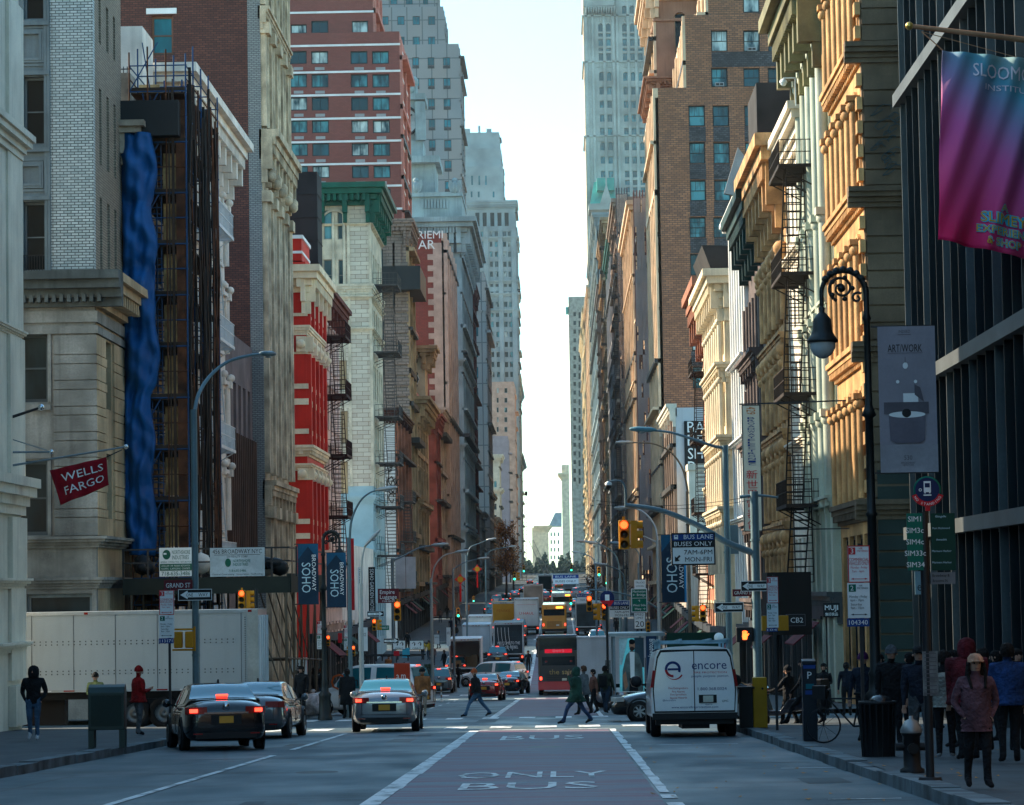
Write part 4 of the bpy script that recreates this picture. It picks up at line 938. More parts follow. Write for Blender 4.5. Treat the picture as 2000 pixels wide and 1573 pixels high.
# ---------------------------------------------------------------- right side
# R0 dark glass building
DKM = mat('dark_teal_metal', (.006, .012, .016), .4, metal=.0, var=.15)
LTM = mat('pale_metal_ledge', (.075, .09, .095), .5, metal=.2, var=.2)
b = Bld('dark_glass_building', 'dark glass and metal building with slanting ledges at the right edge', 10.4, 48, 81.8, 25, 14, core=BLACK)
lv = [onX(1864, 1032, 10.4).z, onX(1826, 739, 10.4).z, onX(1800, 440, 10.4).z, onX(1781, 187, 10.4).z, 20.5, 25]
rows = [(g(60)+.6, lv[0]-.4)]+[(lv[i]+.3, lv[i+1]-.3) for i in range(5)]
b.swin(12, rows, 2.3, '', DKM, glass('black_curtain_glass', (.008, .016, .02), (.012, .03, .036), .3, .05, (.02, .035, .04)), DKM, u0=.4, dep=.3)
b.finish(DKM)
for i, z in enumerate(lv[:4]):
    if i != 2: b.band(z-.18, z+.18, .45, LTM if i != 1 else LTM, front=False, name='ledge')
mb = MB(); mb2 = MB()
for k in range(25):
    u = .6+k*1.36; (b.S.box(mb if k % 3 else mb2, u-.03, u+.03, g(60), 25, 0, .3))
b.emit(mb, 'mullion', [DKM]); b.emit(mb2, 'mullion', [LTM])
mb = MB(); rr = random.Random(5)
for k in range(26): u = rr.uniform(14, 33); z = rr.uniform(-1, 9); b.S.box(mb, u, u+.8, z, z+.1, 0, .12)
b.emit(mb, 'window_rail', [LTM])
# R2 gold stone
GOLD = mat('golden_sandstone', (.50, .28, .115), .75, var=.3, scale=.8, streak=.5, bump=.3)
DBR = mat('shaded_brown_stone', (.115, .082, .052), .85, var=.3, scale=.6, streak=.3)  # stone darkened in colour for the shaded front of the golden building
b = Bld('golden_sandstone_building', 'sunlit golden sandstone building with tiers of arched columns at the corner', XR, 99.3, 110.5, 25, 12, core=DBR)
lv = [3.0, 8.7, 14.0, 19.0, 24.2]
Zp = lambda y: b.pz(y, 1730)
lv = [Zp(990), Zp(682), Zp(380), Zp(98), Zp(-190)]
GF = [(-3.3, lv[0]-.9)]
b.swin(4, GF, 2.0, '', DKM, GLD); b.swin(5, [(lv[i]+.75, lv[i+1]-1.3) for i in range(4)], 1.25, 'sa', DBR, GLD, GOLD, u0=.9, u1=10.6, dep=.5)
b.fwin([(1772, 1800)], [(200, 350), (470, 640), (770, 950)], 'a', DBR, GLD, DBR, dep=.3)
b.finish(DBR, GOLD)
for i, z in enumerate(lv): b.corn(z-.45, .75, .45, GOLD if i else DBR, 0, front=False, den=True); 
mb = MB()
for z in lv: cornice(mb, b.F, -.6, 12, z-.45, .7, .5, 0, 0, 0, 0, False)
for i in range(4):
    n = 7; h = (lv[i+1]-lv[i]-1.2)/n
    for k in range(n): b.F.box(mb, .05, 1.62, lv[i]+.35+k*h, lv[i]+.35+(k+1)*h-.07, 0, .08)
for k in range(14): z = g(99)+.4+k*.58; b.F.box(mb, .2, 1.9, z, z+.5, 0, .09, 1)
b.emit(mb, 'rustication', [DBR, mat('dark_green_stone', (.02, .034, .03), .8, var=.2)])
mb = MB()
for i in range(4):
    for k in range(6):
        u = .9+k*1.94; z0, z1 = lv[i]+.35, lv[i+1]-2.0
        b.S.cyl(mb, u-.16, z0, z1, .22, .13); b.S.cyl(mb, u+.16, z0, z1, .22, .13)
        for j in (-.2, 0, .2): b.S.ball(mb, u+j, z1+.12, .28, .2)
        b.S.box(mb, u-.35, u+.35, z1+.3, z1+.5, 0, .5)
b.emit(mb, 'column', [GOLD])
mb = MB()
for i in range(26): z = 3.2+i*.85; b.S.box(mb, -.08, .5, z, z+.45, 0, .2)
b.emit(mb, 'quoin', [GOLD])
mb = MB()
for i in range(14):
    c = at(1735+rnd.uniform(-22, 22), 215+i*9, 99.15); r = rnd.uniform(.12, .35)
    pts = [c+Vector((r*math.cos(t)*(1+.3*math.sin(2*t+i)), 0, r*.6*math.sin(t*1.3))) for t in [k*.7 for k in range(8)]]
    for p, q in zip(pts, pts[1:]): mb.bar(p, q, .03)
b.emit(mb, 'graffiti', [mat('teal_spray', (.02, .05, .06), .6)])
# R3 mint
MINT = mat('mint_green_paint', (.42, .47, .38), .55, var=.15, streak=.45)
b = Bld('mint_green_building', 'pale mint green cast iron building with tall engaged columns', XR, 110.6, 121, 25.5, 12, core=GREYD)
fl = [-.6, 3.0, 7.0, 11.0, 15.0, 19.0]
b.swin(4, [(z+.5, z+3.3) for z in fl], 1.5, 'sa', MINT, GLD, MINT, dep=.5); b.swin(3, [(-4.3, -1.2)], 2.6, '', DKM, GLD); b.finish(MINT)
mb = MB()
for k in range(5):
    u = .5+k*2.38
    for a, c in ((3.1, 6.6), (6.9, 10.6), (10.9, 14.6), (14.9, 21.4)):
        b.S.cyl(mb, u, a, c, .3, .24, 0, 12); b.S.box(mb, u-.36, u+.36, c, c+.3, 0, .65); b.S.ball(mb, u, c-.1, .3, .34); b.S.cyl(mb, u+.5, a, c, .18, .15)
    b.S.box(mb, u-.4, u+.4, -4.6, 3.0, 0, .3)
b.emit(mb, 'column', [MINT])
b.corn(22.2, 2.2, 2.0, mat('olive_cornice', (.17, .15, .07), .6, var=.3), 5, front=False, e1=0)
b.corn(10.8, .5, .5, MINT, 0, front=False); b.corn(3.0, .5, .6, MINT, 4, front=False); b.corn(-1.0, .7, .6, GREYD, 4, front=False)
# R4 white
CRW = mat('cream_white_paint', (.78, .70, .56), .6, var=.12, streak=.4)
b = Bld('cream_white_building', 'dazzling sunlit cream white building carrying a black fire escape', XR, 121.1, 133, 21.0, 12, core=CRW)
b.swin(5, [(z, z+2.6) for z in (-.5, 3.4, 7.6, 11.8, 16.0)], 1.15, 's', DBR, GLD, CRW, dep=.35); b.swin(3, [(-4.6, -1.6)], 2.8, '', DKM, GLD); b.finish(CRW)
b.corn(19.4, 1.4, .9, CRW, 0, front=True, den=False); b.corn(14.8, .35, .35, CRW, 0, front=False, den=False); b.corn(6.2, .35, .35, CRW, 0, front=False, den=False)
fire_escape(b, 115.2, 120.7, [onX(1590, y, 10.5).z*1.0 for y in (300, 522, 765, 985)], 1.7, mat('brown_black_iron', (.03, .022, .018), .7), drop=3.2)
# R5 ochre
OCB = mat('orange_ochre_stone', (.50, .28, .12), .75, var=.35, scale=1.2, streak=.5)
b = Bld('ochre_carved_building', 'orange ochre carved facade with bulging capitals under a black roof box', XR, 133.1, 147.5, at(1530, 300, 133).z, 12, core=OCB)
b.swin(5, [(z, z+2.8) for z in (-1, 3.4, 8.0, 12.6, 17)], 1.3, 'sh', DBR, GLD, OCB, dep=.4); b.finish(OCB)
b.corn(b.zt-1.6, 2.4, 1.5, OCB, 6); 
for z in (7.0, 11.6, 2.6): b.corn(z-.2, .6, .5, OCB, 0, False)
mb = MB()
for k in range(6):
    u = .4+k*2.7
    for z in (2.3, 6.6, 11.2, 16.0): b.S.ball(mb, u, z, .25, .38); b.S.ball(mb, u+.35, z-.35, .25, .3); b.S.cyl(mb, u, z-3.4, z, .15, .2); b.S.ball(mb, u+.1, z-.7, .3, .22)
b.emit(mb, 'column', [OCB])
mb = MB(); mb.box(XR-1.2, XR+6, 134, 140, b.zt+.9, b.zt+3.6); b.emit(mb, 'roof_bulkhead', [mat('black_tar', (.03, .026, .024), .8, var=.3)])
# R6 brown cast iron
DKB = mat('dark_brown_iron_front', (.10, .075, .07), .7, var=.3, streak=.3)
b = Bld('dark_iron_front_building', 'dark brown cast iron front with deep bracketed floors and green black cornice', XR, 147.6, 160, at(1495, 400, 148).z, 12, core=GREYD)
b.swin(5, [(z, z+2.8) for z in (-4.4, -.4, 3.8, 8.2, 12.8)], 1.5, 'sa', DKB, GL, DKB, dep=.4); b.finish(DKB)
b.corn(b.zt-1.4, 2.0, 1.5, mat('green_black_cornice', (.006, .03, .026), .6), 5)
for z in (12.0, 7.4, 3.0, -1.2): b.corn(z-.3, .8, .9, DKB, 6, False)
mb = MB()
for k in range(6):
    for z in (-.4, 3.8, 8.2, 12.8): b.S.cyl(mb, .3+k*2.4, z-.3, z+2.8, .25, .14)
b.emit(mb, 'column', [DKB])
# R7 white plain
WPL = mat('white_pilaster_paint', (.66, .66, .64), .6, var=.08, streak=.2)
b = Bld('white_pilaster_building', 'white building of plain square pilasters with blue shaded reveals', XR+.1, 160.1, 173.5, at(1465, 395, 160).z, 12, core=WPL)
b.swin(6, [(z, z+3.3) for z in (-4, .4, 4.8, 9.2, 14, 18.2)], 1.4, 's', WPL, GLC, WPL, dep=.7); b.finish(WPL)
mb = MB()
for k in range(7): b.S.box(mb, k*2.2, k*2.2+.5, -1, b.zt, 0, .35)
b.emit(mb, 'pilaster', [WPL]); b.corn(12.9, .4, .7, WPL, 0, False, den=False); b.corn(8.2, .4, .7, WPL, 0, False, den=False); b.corn(3.6, .4, .7, WPL, 0, False, den=False); b.corn(b.zt-.6, 1, .9, WPL, 0, True, den=False)
# R8 cream yellow
YEL = mat('pale_yellow_cast_iron', (.68, .58, .40), .6, var=.15, streak=.4)
b = Bld('pale_yellow_building', 'pale yellow cast iron building with fluted corner and white bracketed cornice', 10.7, 178.5, 196.5, at(1430, 545, 178).z, 12, core=YEL)
b.swin(7, [(z, z+2.9) for z in (-4, 1, 5.6, 10.2, 14.8)], 1.5, 'sa', YEL, GLD, YEL, dep=.4); b.finish(YEL)
b.corn(b.zt-1.2, 1.8, 1.4, YEL, 8); 
for y in (718, 860, 1000): b.corn(at(1430, y+10, 178).z, .7, .75, YEL, 7)
b.corn(at(1430, 605, 178).z, .35, .35, YEL, 0)
mb = MB()
for a, c in ((620, 715), (735, 855), (880, 995), (1015, 1120)):
    z1, z0 = at(1430, a, 178).z, at(1430, c, 178).z; b.F.box(mb, .12, .62, z0, z1, 0, .1); b.F.box(mb, .22, .52, z0+.2, z1-.5, .1, .15)
    for k in range(8): b.S.cyl(mb, .3+k*2.4, z0, z1, .3, .16); b.S.ball(mb, .3+k*2.4, z1-.2, .35, .24)
b.emit(mb, 'column', [YEL])
mb = MB(); z = b.zt+.6; mb.prism([(10.0, 179, z), (16, 179, z), (16, 179, z+1.5), (9.4, 179, z+1.7)], (0, 12, 0)); b.emit(mb, 'roof_slab', [mat('black_tar', (.03, .026, .024))])
# R8b red ornate w fire escape
RBR = mat('red_brown_stone', (.30, .12, .07), .8, var=.25)
b = Bld('red_brown_building', 'narrow red brown ornate facade with a fire escape beside the yellow one', XR, 196.6, 212, at(1395, 560, 197).z, 5, core=RBR)
b.swin(5, [(z, z+2.6) for z in (-4, 0, 4.3, 8.6, 13, 17)], 1.4, 'slh', WHITE, GL, CRB); b.finish(RBR)
b.corn(b.zt-2.0, 2.6, 1.5, RBR, 5)
fire_escape(b, 198, 203, [at(1385, y, 198).z for y in (725, 860, 1000, 1120)], 1.5, MATS['brown_black_iron'], drop=3)
# R9 white wall with BARBER sign
b = Bld('white_wall_building', 'low white side wall bearing a black barber shop sign below the brick tower', XR, 262.5, 289, at(1350, 797, 263).z, 16, core=WPL)
b.swin(5, [(z, z+2.6) for z in (-3, 1, 5, 9, 13)], 1.8, 's', BLACK, GL); b.finish(mat('grey_white_render', (.50, .52, .54), .8, var=.06, streak=.15), mat('tan_stone', (.40, .27, .18)))
mb = MB(); mb.box(at(1345, 920, 258).x, at(1376, 920, 258).x, 258, 262.4, g(258), at(1360, 912, 258).z); mb.box(at(1343, 920, 258).x, at(1378, 920, 258).x, 257.8, 262.4, at(1360, 918, 258).z, at(1360, 906, 258).z); b.emit(mb, 'chimney', [CREAM])
b.corn(b.zt-.8, 1.2, .9, CREAM, 4, front=False)
b = Bld('low_row_building', 'plain low shopfront row beyond the red brown facade', XR, 212.1, 262, at(1350, 1075, 212).z, 12, core=GREYD)
b.swin(8, [(-5, -2.5)], 4, 'v', WHITE, GL); b.finish(mat('beige_wall', (.36, .30, .25)))
# R10 brick tower
b = Bld('brown_brick_tower', 'big brown brick tower with dark framed windows and black spandrels', XR, 290, 318, at(1310, 172, 290).z, 34, core=BRK_T)
DW = mat('dark_window_steel', (.012, .02, .024), .5)
R1 = [(278, 320), (352, 393), (424, 465), (496, 538), (570, 612), (643, 686), (716, 759)]
b.fwin([(1345, 1377), (1392, 1424)], [(206, 247)], 'su', DW, GLB, BRK_T, yref=226, dep=.35)
b.fwin([(1347, 1378), (1394, 1426)], R1[:2], 'su', DW, GLB, BRK_T, yref=330, dep=.35); b.fwin([(1349, 1381), (1396, 1428)], R1[2:], 'sm', DW, GLB, BRK_T, yref=560, dep=.35)
b.fwin([(1454, 1486), (1503, 1535)], [(206, 247)]+R1[:2], 'su', DW, GLB, BRK_T, yref=226, dep=.35)
b.fwin([(1457, 1489), (1505, 1537)], R1[2:], 'sm', DW, GLB, BRK_T, yref=560, dep=.35)
CPI = mat('cream_terracotta', (.62, .45, .30), .7, var=.15, streak=.2)
b.swin(6, [(b.pz(c, 1300), b.pz(a, 1300)) for a, c in [(206, 247)]+R1]+[(4, 8), (-2, 2)], 2.2, 's', DW, GLD, CPI, dep=.4); b.finish(BRK_T, CPI)
mb = MB(); rr_ = [(206, 247)]+R1
for (a, c), (a2, c2) in zip(rr_, rr_[1:]):
    for (x0, x1) in ((1347, 1379), (1394, 1426), (1455, 1487), (1503, 1536)):
        k = (a-206)/550*5; u0, u1 = b.px(x0+k, c), b.px(x1+k, c); b.F.box(mb, u0-.05, u1-.05, b.pz(a2-1, x0), b.pz(c+1, x0), 0, .06)
b.emit(mb, 'spandrel', [BRK_S])
mb = MB()
for k in range(7): b.S.box(mb, k*4.6, k*4.6+.9, -2, b.zt, 0, .55)
for k in range(8): b.S.box(mb, 0, 28, b.pz(262+73*k, 1295), b.pz(250+73*k, 1295), .0, .2)
b.emit(mb, 'pier', [CPI])
b2 = Bld('x', 'x', at(1339, 100, 290.5).x, 290.5, 316, at(1350, 28, 290).z, 26, core=BRK_T)
b2.fwin([(1389, 1421), (1452, 1484), (1500, 1533)], [(59, 101), (133, 170)], 'su', DW, GLB, BRK_T, dep=.35); b2.finish(BRK_T, CPI)
mb = MB()
for k in range(9): b2.S.box(mb, .2+k*1.2, .6+k*1.2, b2.pz(170, 1345), b2.pz(40+k*5, 1345)+.5, 0, .3)
b2.emit(mb, 'pier', [CPI])
mb = MB(); b2.F.box(mb, b2.px(1390, 110), b2.px(1535, 110), b2.pz(132, 1400), b2.pz(102, 1400), 0, .05); b2.emit(mb, 'spandrel', [BRK_S]); merge(b, b2)
b2 = Bld('x', 'x', at(1383, 10, 291).x, 291, 314, at(1390, -80, 290).z, 22, core=BRK_T); b2.fwin([(1451, 1483), (1499, 1532)], [(-40, 25)], 'su', DW, GLB, BRK_T); b2.finish(BRK_T, CPI); merge(b, b2)
# R11 sandstone tower
SND = mat('brown_sandstone', (.30, .155, .10), .8, var=.2, scale=.3, streak=.3)
b = Bld('sandstone_tower', 'brown sandstone tower with arched window above the brick tower', at(1281, 60, 322).x, 322, 345, at(1300, -60, 322).z, 20, core=SND)
b.fwin([(1318, 1340)], [(24, 165)], 'a', OCH, GLD, SND, dep=.6); b.swin(4, [(b.pz(160, 1280), b.pz(40, 1280))], 2.5, 'a', OCH, GLD, CPI); b.finish(SND, CPI)
b.corn(at(1300, 170, 322).z, at(1300, 153, 322).z-at(1300, 170, 322).z, 1.6, SND, 4); b.corn(at(1300, 2, 322).z, 2.5, 1.8, CPI, 4); b.band(at(1300, 42, 322).z, at(1300, 37, 322).z, .3, SND)
# R12 netted scaffolds
def net_building(name, label, px0, px1, Y, Y1, yt, m, netm, ladm, ladpx):
    Xo = at(px0, 800, Y).x; b = Bld(name, label, XR, Y+2.5, Y1, at(px0, yt, Y).z, 12, core=m)
    b.swin(5, [(z, z+3) for z in range(0, int(b.zt)-3, 6)], 2, 's', BLACK, GL, m); b.finish(m); z1 = b.zt
    mb = MB(); n = 8
    for k in range(5):
        x = Xo+(XR-Xo)*k/4; mb.bar((x, Y, g(Y)), (x, Y, z1+1), .16); mb.bar((x, Y+2, g(Y)), (x, Y+2, z1+1), .12)
    z = g(Y)+3
    while z < z1: mb.box(Xo, XR, Y, Y+2.3, z, z+.15); mb.bar((Xo, Y, z+1), (XR, Y, z+1), .08); z += 2.4
    fr = b.emit(mb, 'scaffold', [ladm])
    mb = MB(); rr = random.Random(int(Y)); nz = 26; nx = 6
    for i in range(nx):
        for j in range(nz):
            if rr.random() < .16: continue
            xa, xb = Xo+(XR-Xo)*i/nx, Xo+(XR-Xo)*(i+1)/nx; za, zb_ = g(Y)+6+(z1-g(Y)-6)*j/nz, g(Y)+6+(z1-g(Y)-6)*(j+1)/nz
            yy = Y-.12-.1*((i+j) % 2); mb.box(xa, xb, yy-.02, yy, za, zb_)
    nn = b.emit(mb, 'netting', [netm]); nn.parent = fr
    return b
def net_mat(name, c, al):
    m = mat(name, c, .9, var=.2, scale=.15); nt = m.node_tree; b_ = nt.nodes['Principled BSDF']; b_.inputs['Alpha'].default_value = al; return m
net_building('netted_building', 'tan building draped in grey scaffold netting right of the sky gap', 1246, 1275, 335, 352, 388, CPI, net_mat('grey_debris_net', (.40, .34, .34), .8), mat('maroon_scaffold_tube', (.14, .07, .07), .7), 0)
net_building('scaffolded_building', 'tan building behind dark scaffold and ladders right of the sky gap', 1212, 1240, 420, 446, 380, MATS['tan_stone'], net_mat('brown_debris_net', (.36, .29, .25), .5), mat('dark_scaffold_tube', (.06, .06, .07), .7), 0)
RF = [(366, 417, 400, CPI, 1242, 'peach stone narrow facade partly hidden by the netting'), (461, 510, 395, MATS['tan_stone'], 1190, 'tan facade with rippled bays in the far right row'),
      (511, 559, 470, mat('grey_stucco', (.28, .28, .29), .8, var=.2), 1180, 'grey plain facade with dark green cornice in the far right row'), (575, 640, 430, OCH, 1175, 'ochre facade in the far right row'),
      (641, 689, 560, DKB, 1168, 'dark brown facade in the far right row'), (705, 849, 420, PTW, 1155, 'long pale blue facade leading to the gothic tower'), (865, 1000, 560, CPI, 1150, 'peach facade with small balconies at the far right'),
      (1001, 1190, 600, CRB, 1146, 'cream facade at the foot of the gothic tower')]
for i, (ya, yb, yt, m, px_, lab) in enumerate(RF):
    b = Bld('row_building', lab, XR, ya, yb, at(px_, yt, ya).z, 12, core=m)
    n = max(4, int((yb-ya)/8)); 
    b.swin(n, [(z, z+3) for z in range(4, int(b.zt)-4, 7 if n < 8 else 11)], 2.6, 's', BLACK, GL, m); b.finish(m)
    b.corn(b.zt-2, 2.4, 1.6, GRN if i == 2 else m, 5); 
    for z in range(12, int(b.zt)-6, 14): b.corn(z, .9, 1.1, m, 0, False, den=False)
    mb = MB()
    for k in range(n+1): b.S.box(mb, (yb-ya-.8)*k/n, (yb-ya-.8)*k/n+.7, g(ya), b.zt-2, 0, .5 if i % 2 else .9)
    b.emit(mb, 'pier', [m])
    if i in (1, 3, 4): fire_escape(b, ya+3, ya+9, [b.zt-5-5*k for k in range(int((b.zt-2)/5)-1)], 1.7, MATS['grey_iron'], drop=3, rails=4)
# gothic tower
GOT = mat('gothic_terracotta', (.34, .39, .37), .8, var=.25, scale=.1, fine=1.5)
b = Bld('gothic_tower', 'tall grey gothic skyscraper with arched cyan windows beside the sky gap', at(1144, 300, 1200).x, 1200, 1240, at(1150, -60, 1200).z, 34, core=GOT)
cols = [(1170, 1179.5), (1185, 1194.5), (1217, 1226.5), (1232, 1241.5), (1247, 1256.5)]
A_ = [(11, 27), (46, 62), (141, 158), (278, 294)]; P_ = [(65, 72), (76, 90), (94, 100), (104, 119), (170, 185), (197, 211), (224, 238), (250, 264), (306, 320), (334, 347)]
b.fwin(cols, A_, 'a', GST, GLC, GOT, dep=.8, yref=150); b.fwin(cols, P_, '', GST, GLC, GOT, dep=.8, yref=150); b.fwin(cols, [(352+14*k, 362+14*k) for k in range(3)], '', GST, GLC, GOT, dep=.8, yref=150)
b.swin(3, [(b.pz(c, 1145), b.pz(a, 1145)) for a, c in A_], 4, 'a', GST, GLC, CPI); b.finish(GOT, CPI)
for y in (31, 121, 266): b.band(at(1160, y+2, 1200).z, at(1160, y-1, 1200).z, .7, GOT)
mb = MB()
for a in (1147, 1160, 1182, 1200, 1208, 1229, 1244, 1262, 1275): u = b.px(a, 200); b.F.box(mb, u-.5, u+.5, 0, b.zt, 0, .7)
for y in (33, 123, 268):
    for a in range(1168, 1260, 5): 
        if 1198 < a < 1214: continue
        u = b.px(a, y); b.F.box(mb, u-.25, u+.25, at(a, y+9, 1200).z, at(a, y, 1200).z, 0, .5)
b.emit(mb, 'pier', [GOT])
mb = MB(); tbox(mb, 1140, 1200, -20, 12, 1198, 3, 0); 
for k in range(12): mb.prism([at(1142+k*5, 12, 1197.5), at(1147+k*5, 12, 1197.5), at(1144.5+k*5, 26, 1197.5)], (0, 2, 0))
b.emit(mb, 'crown_fringe', [GOT])
GCU = mat('green_copper', (.03, .30, .26), .7, var=.2, scale=.2)
mb = MB(); tbox(mb, 1166, 1200, 348, 372, 1180, 15); p = [at(1152, 400, 1181), at(1204, 400, 1181), at(1198, 352, 1190), at(1160, 356, 1190)]; mb.prism(p, (0, 12, 0)); b.emit(mb, 'copper_roof', [GCU])
mb = MB(); p = [at(1172, 398, 1178), at(1196, 398, 1178), at(1184, 358, 1178)]; mb.prism(p, (0, 2, 0)); mb.bar(at(1184, 360, 1178), at(1184, 348, 1178), .6); tbox(mb, 1150, 1206, 398, 410, 1178, 20); b.emit(mb, 'gable', [GOT])
# far closing buildings
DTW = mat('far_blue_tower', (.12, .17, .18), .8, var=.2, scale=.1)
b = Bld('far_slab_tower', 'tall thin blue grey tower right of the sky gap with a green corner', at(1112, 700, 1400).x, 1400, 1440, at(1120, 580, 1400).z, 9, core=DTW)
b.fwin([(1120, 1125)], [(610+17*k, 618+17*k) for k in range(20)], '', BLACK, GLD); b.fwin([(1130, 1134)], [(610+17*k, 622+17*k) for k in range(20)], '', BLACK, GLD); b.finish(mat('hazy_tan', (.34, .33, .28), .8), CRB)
mb = MB(); tbox(mb, 1105, 1112, 600, 612, 1400, 8); b.emit(mb, 'copper_corner', [GCU])
b = Bld('far_cream_tower', 'slim cream tower at the lower edge of the sky gap', at(1098, 1000, 1500).x, 1500, 1530, at(1105, 908, 1500).z, 4, core=CRB)
b.finish(CRB); b.corn(at(1105, 935, 1500).z, 3, 2, CRB, fl=4, den=False)
b = Bld('far_mansard_building', 'small cream building with grey mansard roof closing the street', at(1071, 1050, 1560).x, 1560, 1590, at(1085, 1030, 1560).z, 9, core=CRB)
b.X = b.X
b.E['label'] = 'small cream building with grey mansard roof closing the street'
b.fwin([(1075, 1078), (1082, 1085), (1089, 1092)], [(1040+15*k, 1048+15*k) for k in range(5)], '', GST, GLC); b.finish(CRB); b.corn(b.zt-2, 3, 2, CRB, fl=8, den=False)
mb = MB(); mb.prism([at(1072, 1028, 1561), at(1097, 1028, 1561), at(1097, 1002, 1566), at(1084, 1002, 1566)], (0, 20, 0)); b.emit(mb, 'roof', [GST])
bb = Bld('office_building', 'dark office building behind the viewpoint on the right', 10.4, -150, 47.9, 18, 14, core=BLACK); bb.swin(12, [(z, z+3) for z in (4, 9)], 2, 's', BLACK, GLD, DBR); bb.finish(DBR)
flush_ext()
# ================================================================ vehicles
def paint(name, c, rough=.22, metal=.3): return mat('car_paint_'+name, c, rough, metal, var=.06, coat=.8)
TYRE = mat('tyre_rubber', (.012, .012, .013), .85, var=.1); RIM = mat('alloy_rim', (.32, .34, .36), .3, metal=.8, var=.05)
CGL = mat('car_glass', (.015, .15, .19), .04, spec=1.0, var=0, coat=.6); TRIM = mat('black_plastic', (.014, .015, .017), .5, var=.1)  # cyan in the car glass colour stands in for reflected sky
LENS = mat('red_lens', (.28, .008, .008), .2, var=0, coat=.5); LITR = mat('lit_brake_lamp', (1.0, .06, .03), .3, var=0, emit=1.6)
PLO = mat('orange_plate', (.62, .30, .04), .5, var=.05); CHR = mat('chrome', (.55, .58, .6), .12, metal=1, var=0); AMB = mat('lit_amber_lamp', (1.0, .30, .03), .3, var=0, emit=2)
WLM = mat('white_lens', (.25, .28, .29), .15, var=0)
def interp(tab, y):
    if y <= tab[0][0]: return tab[0][1]
    for (a, va), (b, vb) in zip(tab, tab[1:]):
        if y <= b: t = (y-a)/(b-a); t = t*t*(3-2*t); return va+(vb-va)*t
    return tab[-1][1]
def wheel(root, x, y, r=.33, w_=.22, sub=None):
    s_ = 1 if x > 0 else -1
    t = MB(); t.lathe((x-s_*w_/2, y, r), [(r*.55, -w_/2*.9), (r*.9, -w_/2), (r, -w_/2*.7), (r, w_/2*.7), (r*.9, w_/2), (r*.62, w_/2*.9), (r*.55, w_/2*.5)], 20, 0, 'x')
    o = t.build('wheel', [TYRE], root)
    q = MB(); xo = x+s_*.0; q.lathe((xo-s_*.05, y, r), [(r*.64, 0), (r*.6, s_*.05), (r*.56, s_*.01)], 18, 0, 'x')
    q.lathe((xo-s_*.09, y, r), [(.001, 0), (r*.6, 0)], 18, 1, 'x')
    for k in range(7): a = 2*math.pi*k/7; q.bar((xo-s_*.05, y, r), (xo-s_*.045, y+r*.6*math.cos(a), r+r*.6*math.sin(a)), .045, .05, 0)
    q.build('rim', [RIM, TRIM], o)
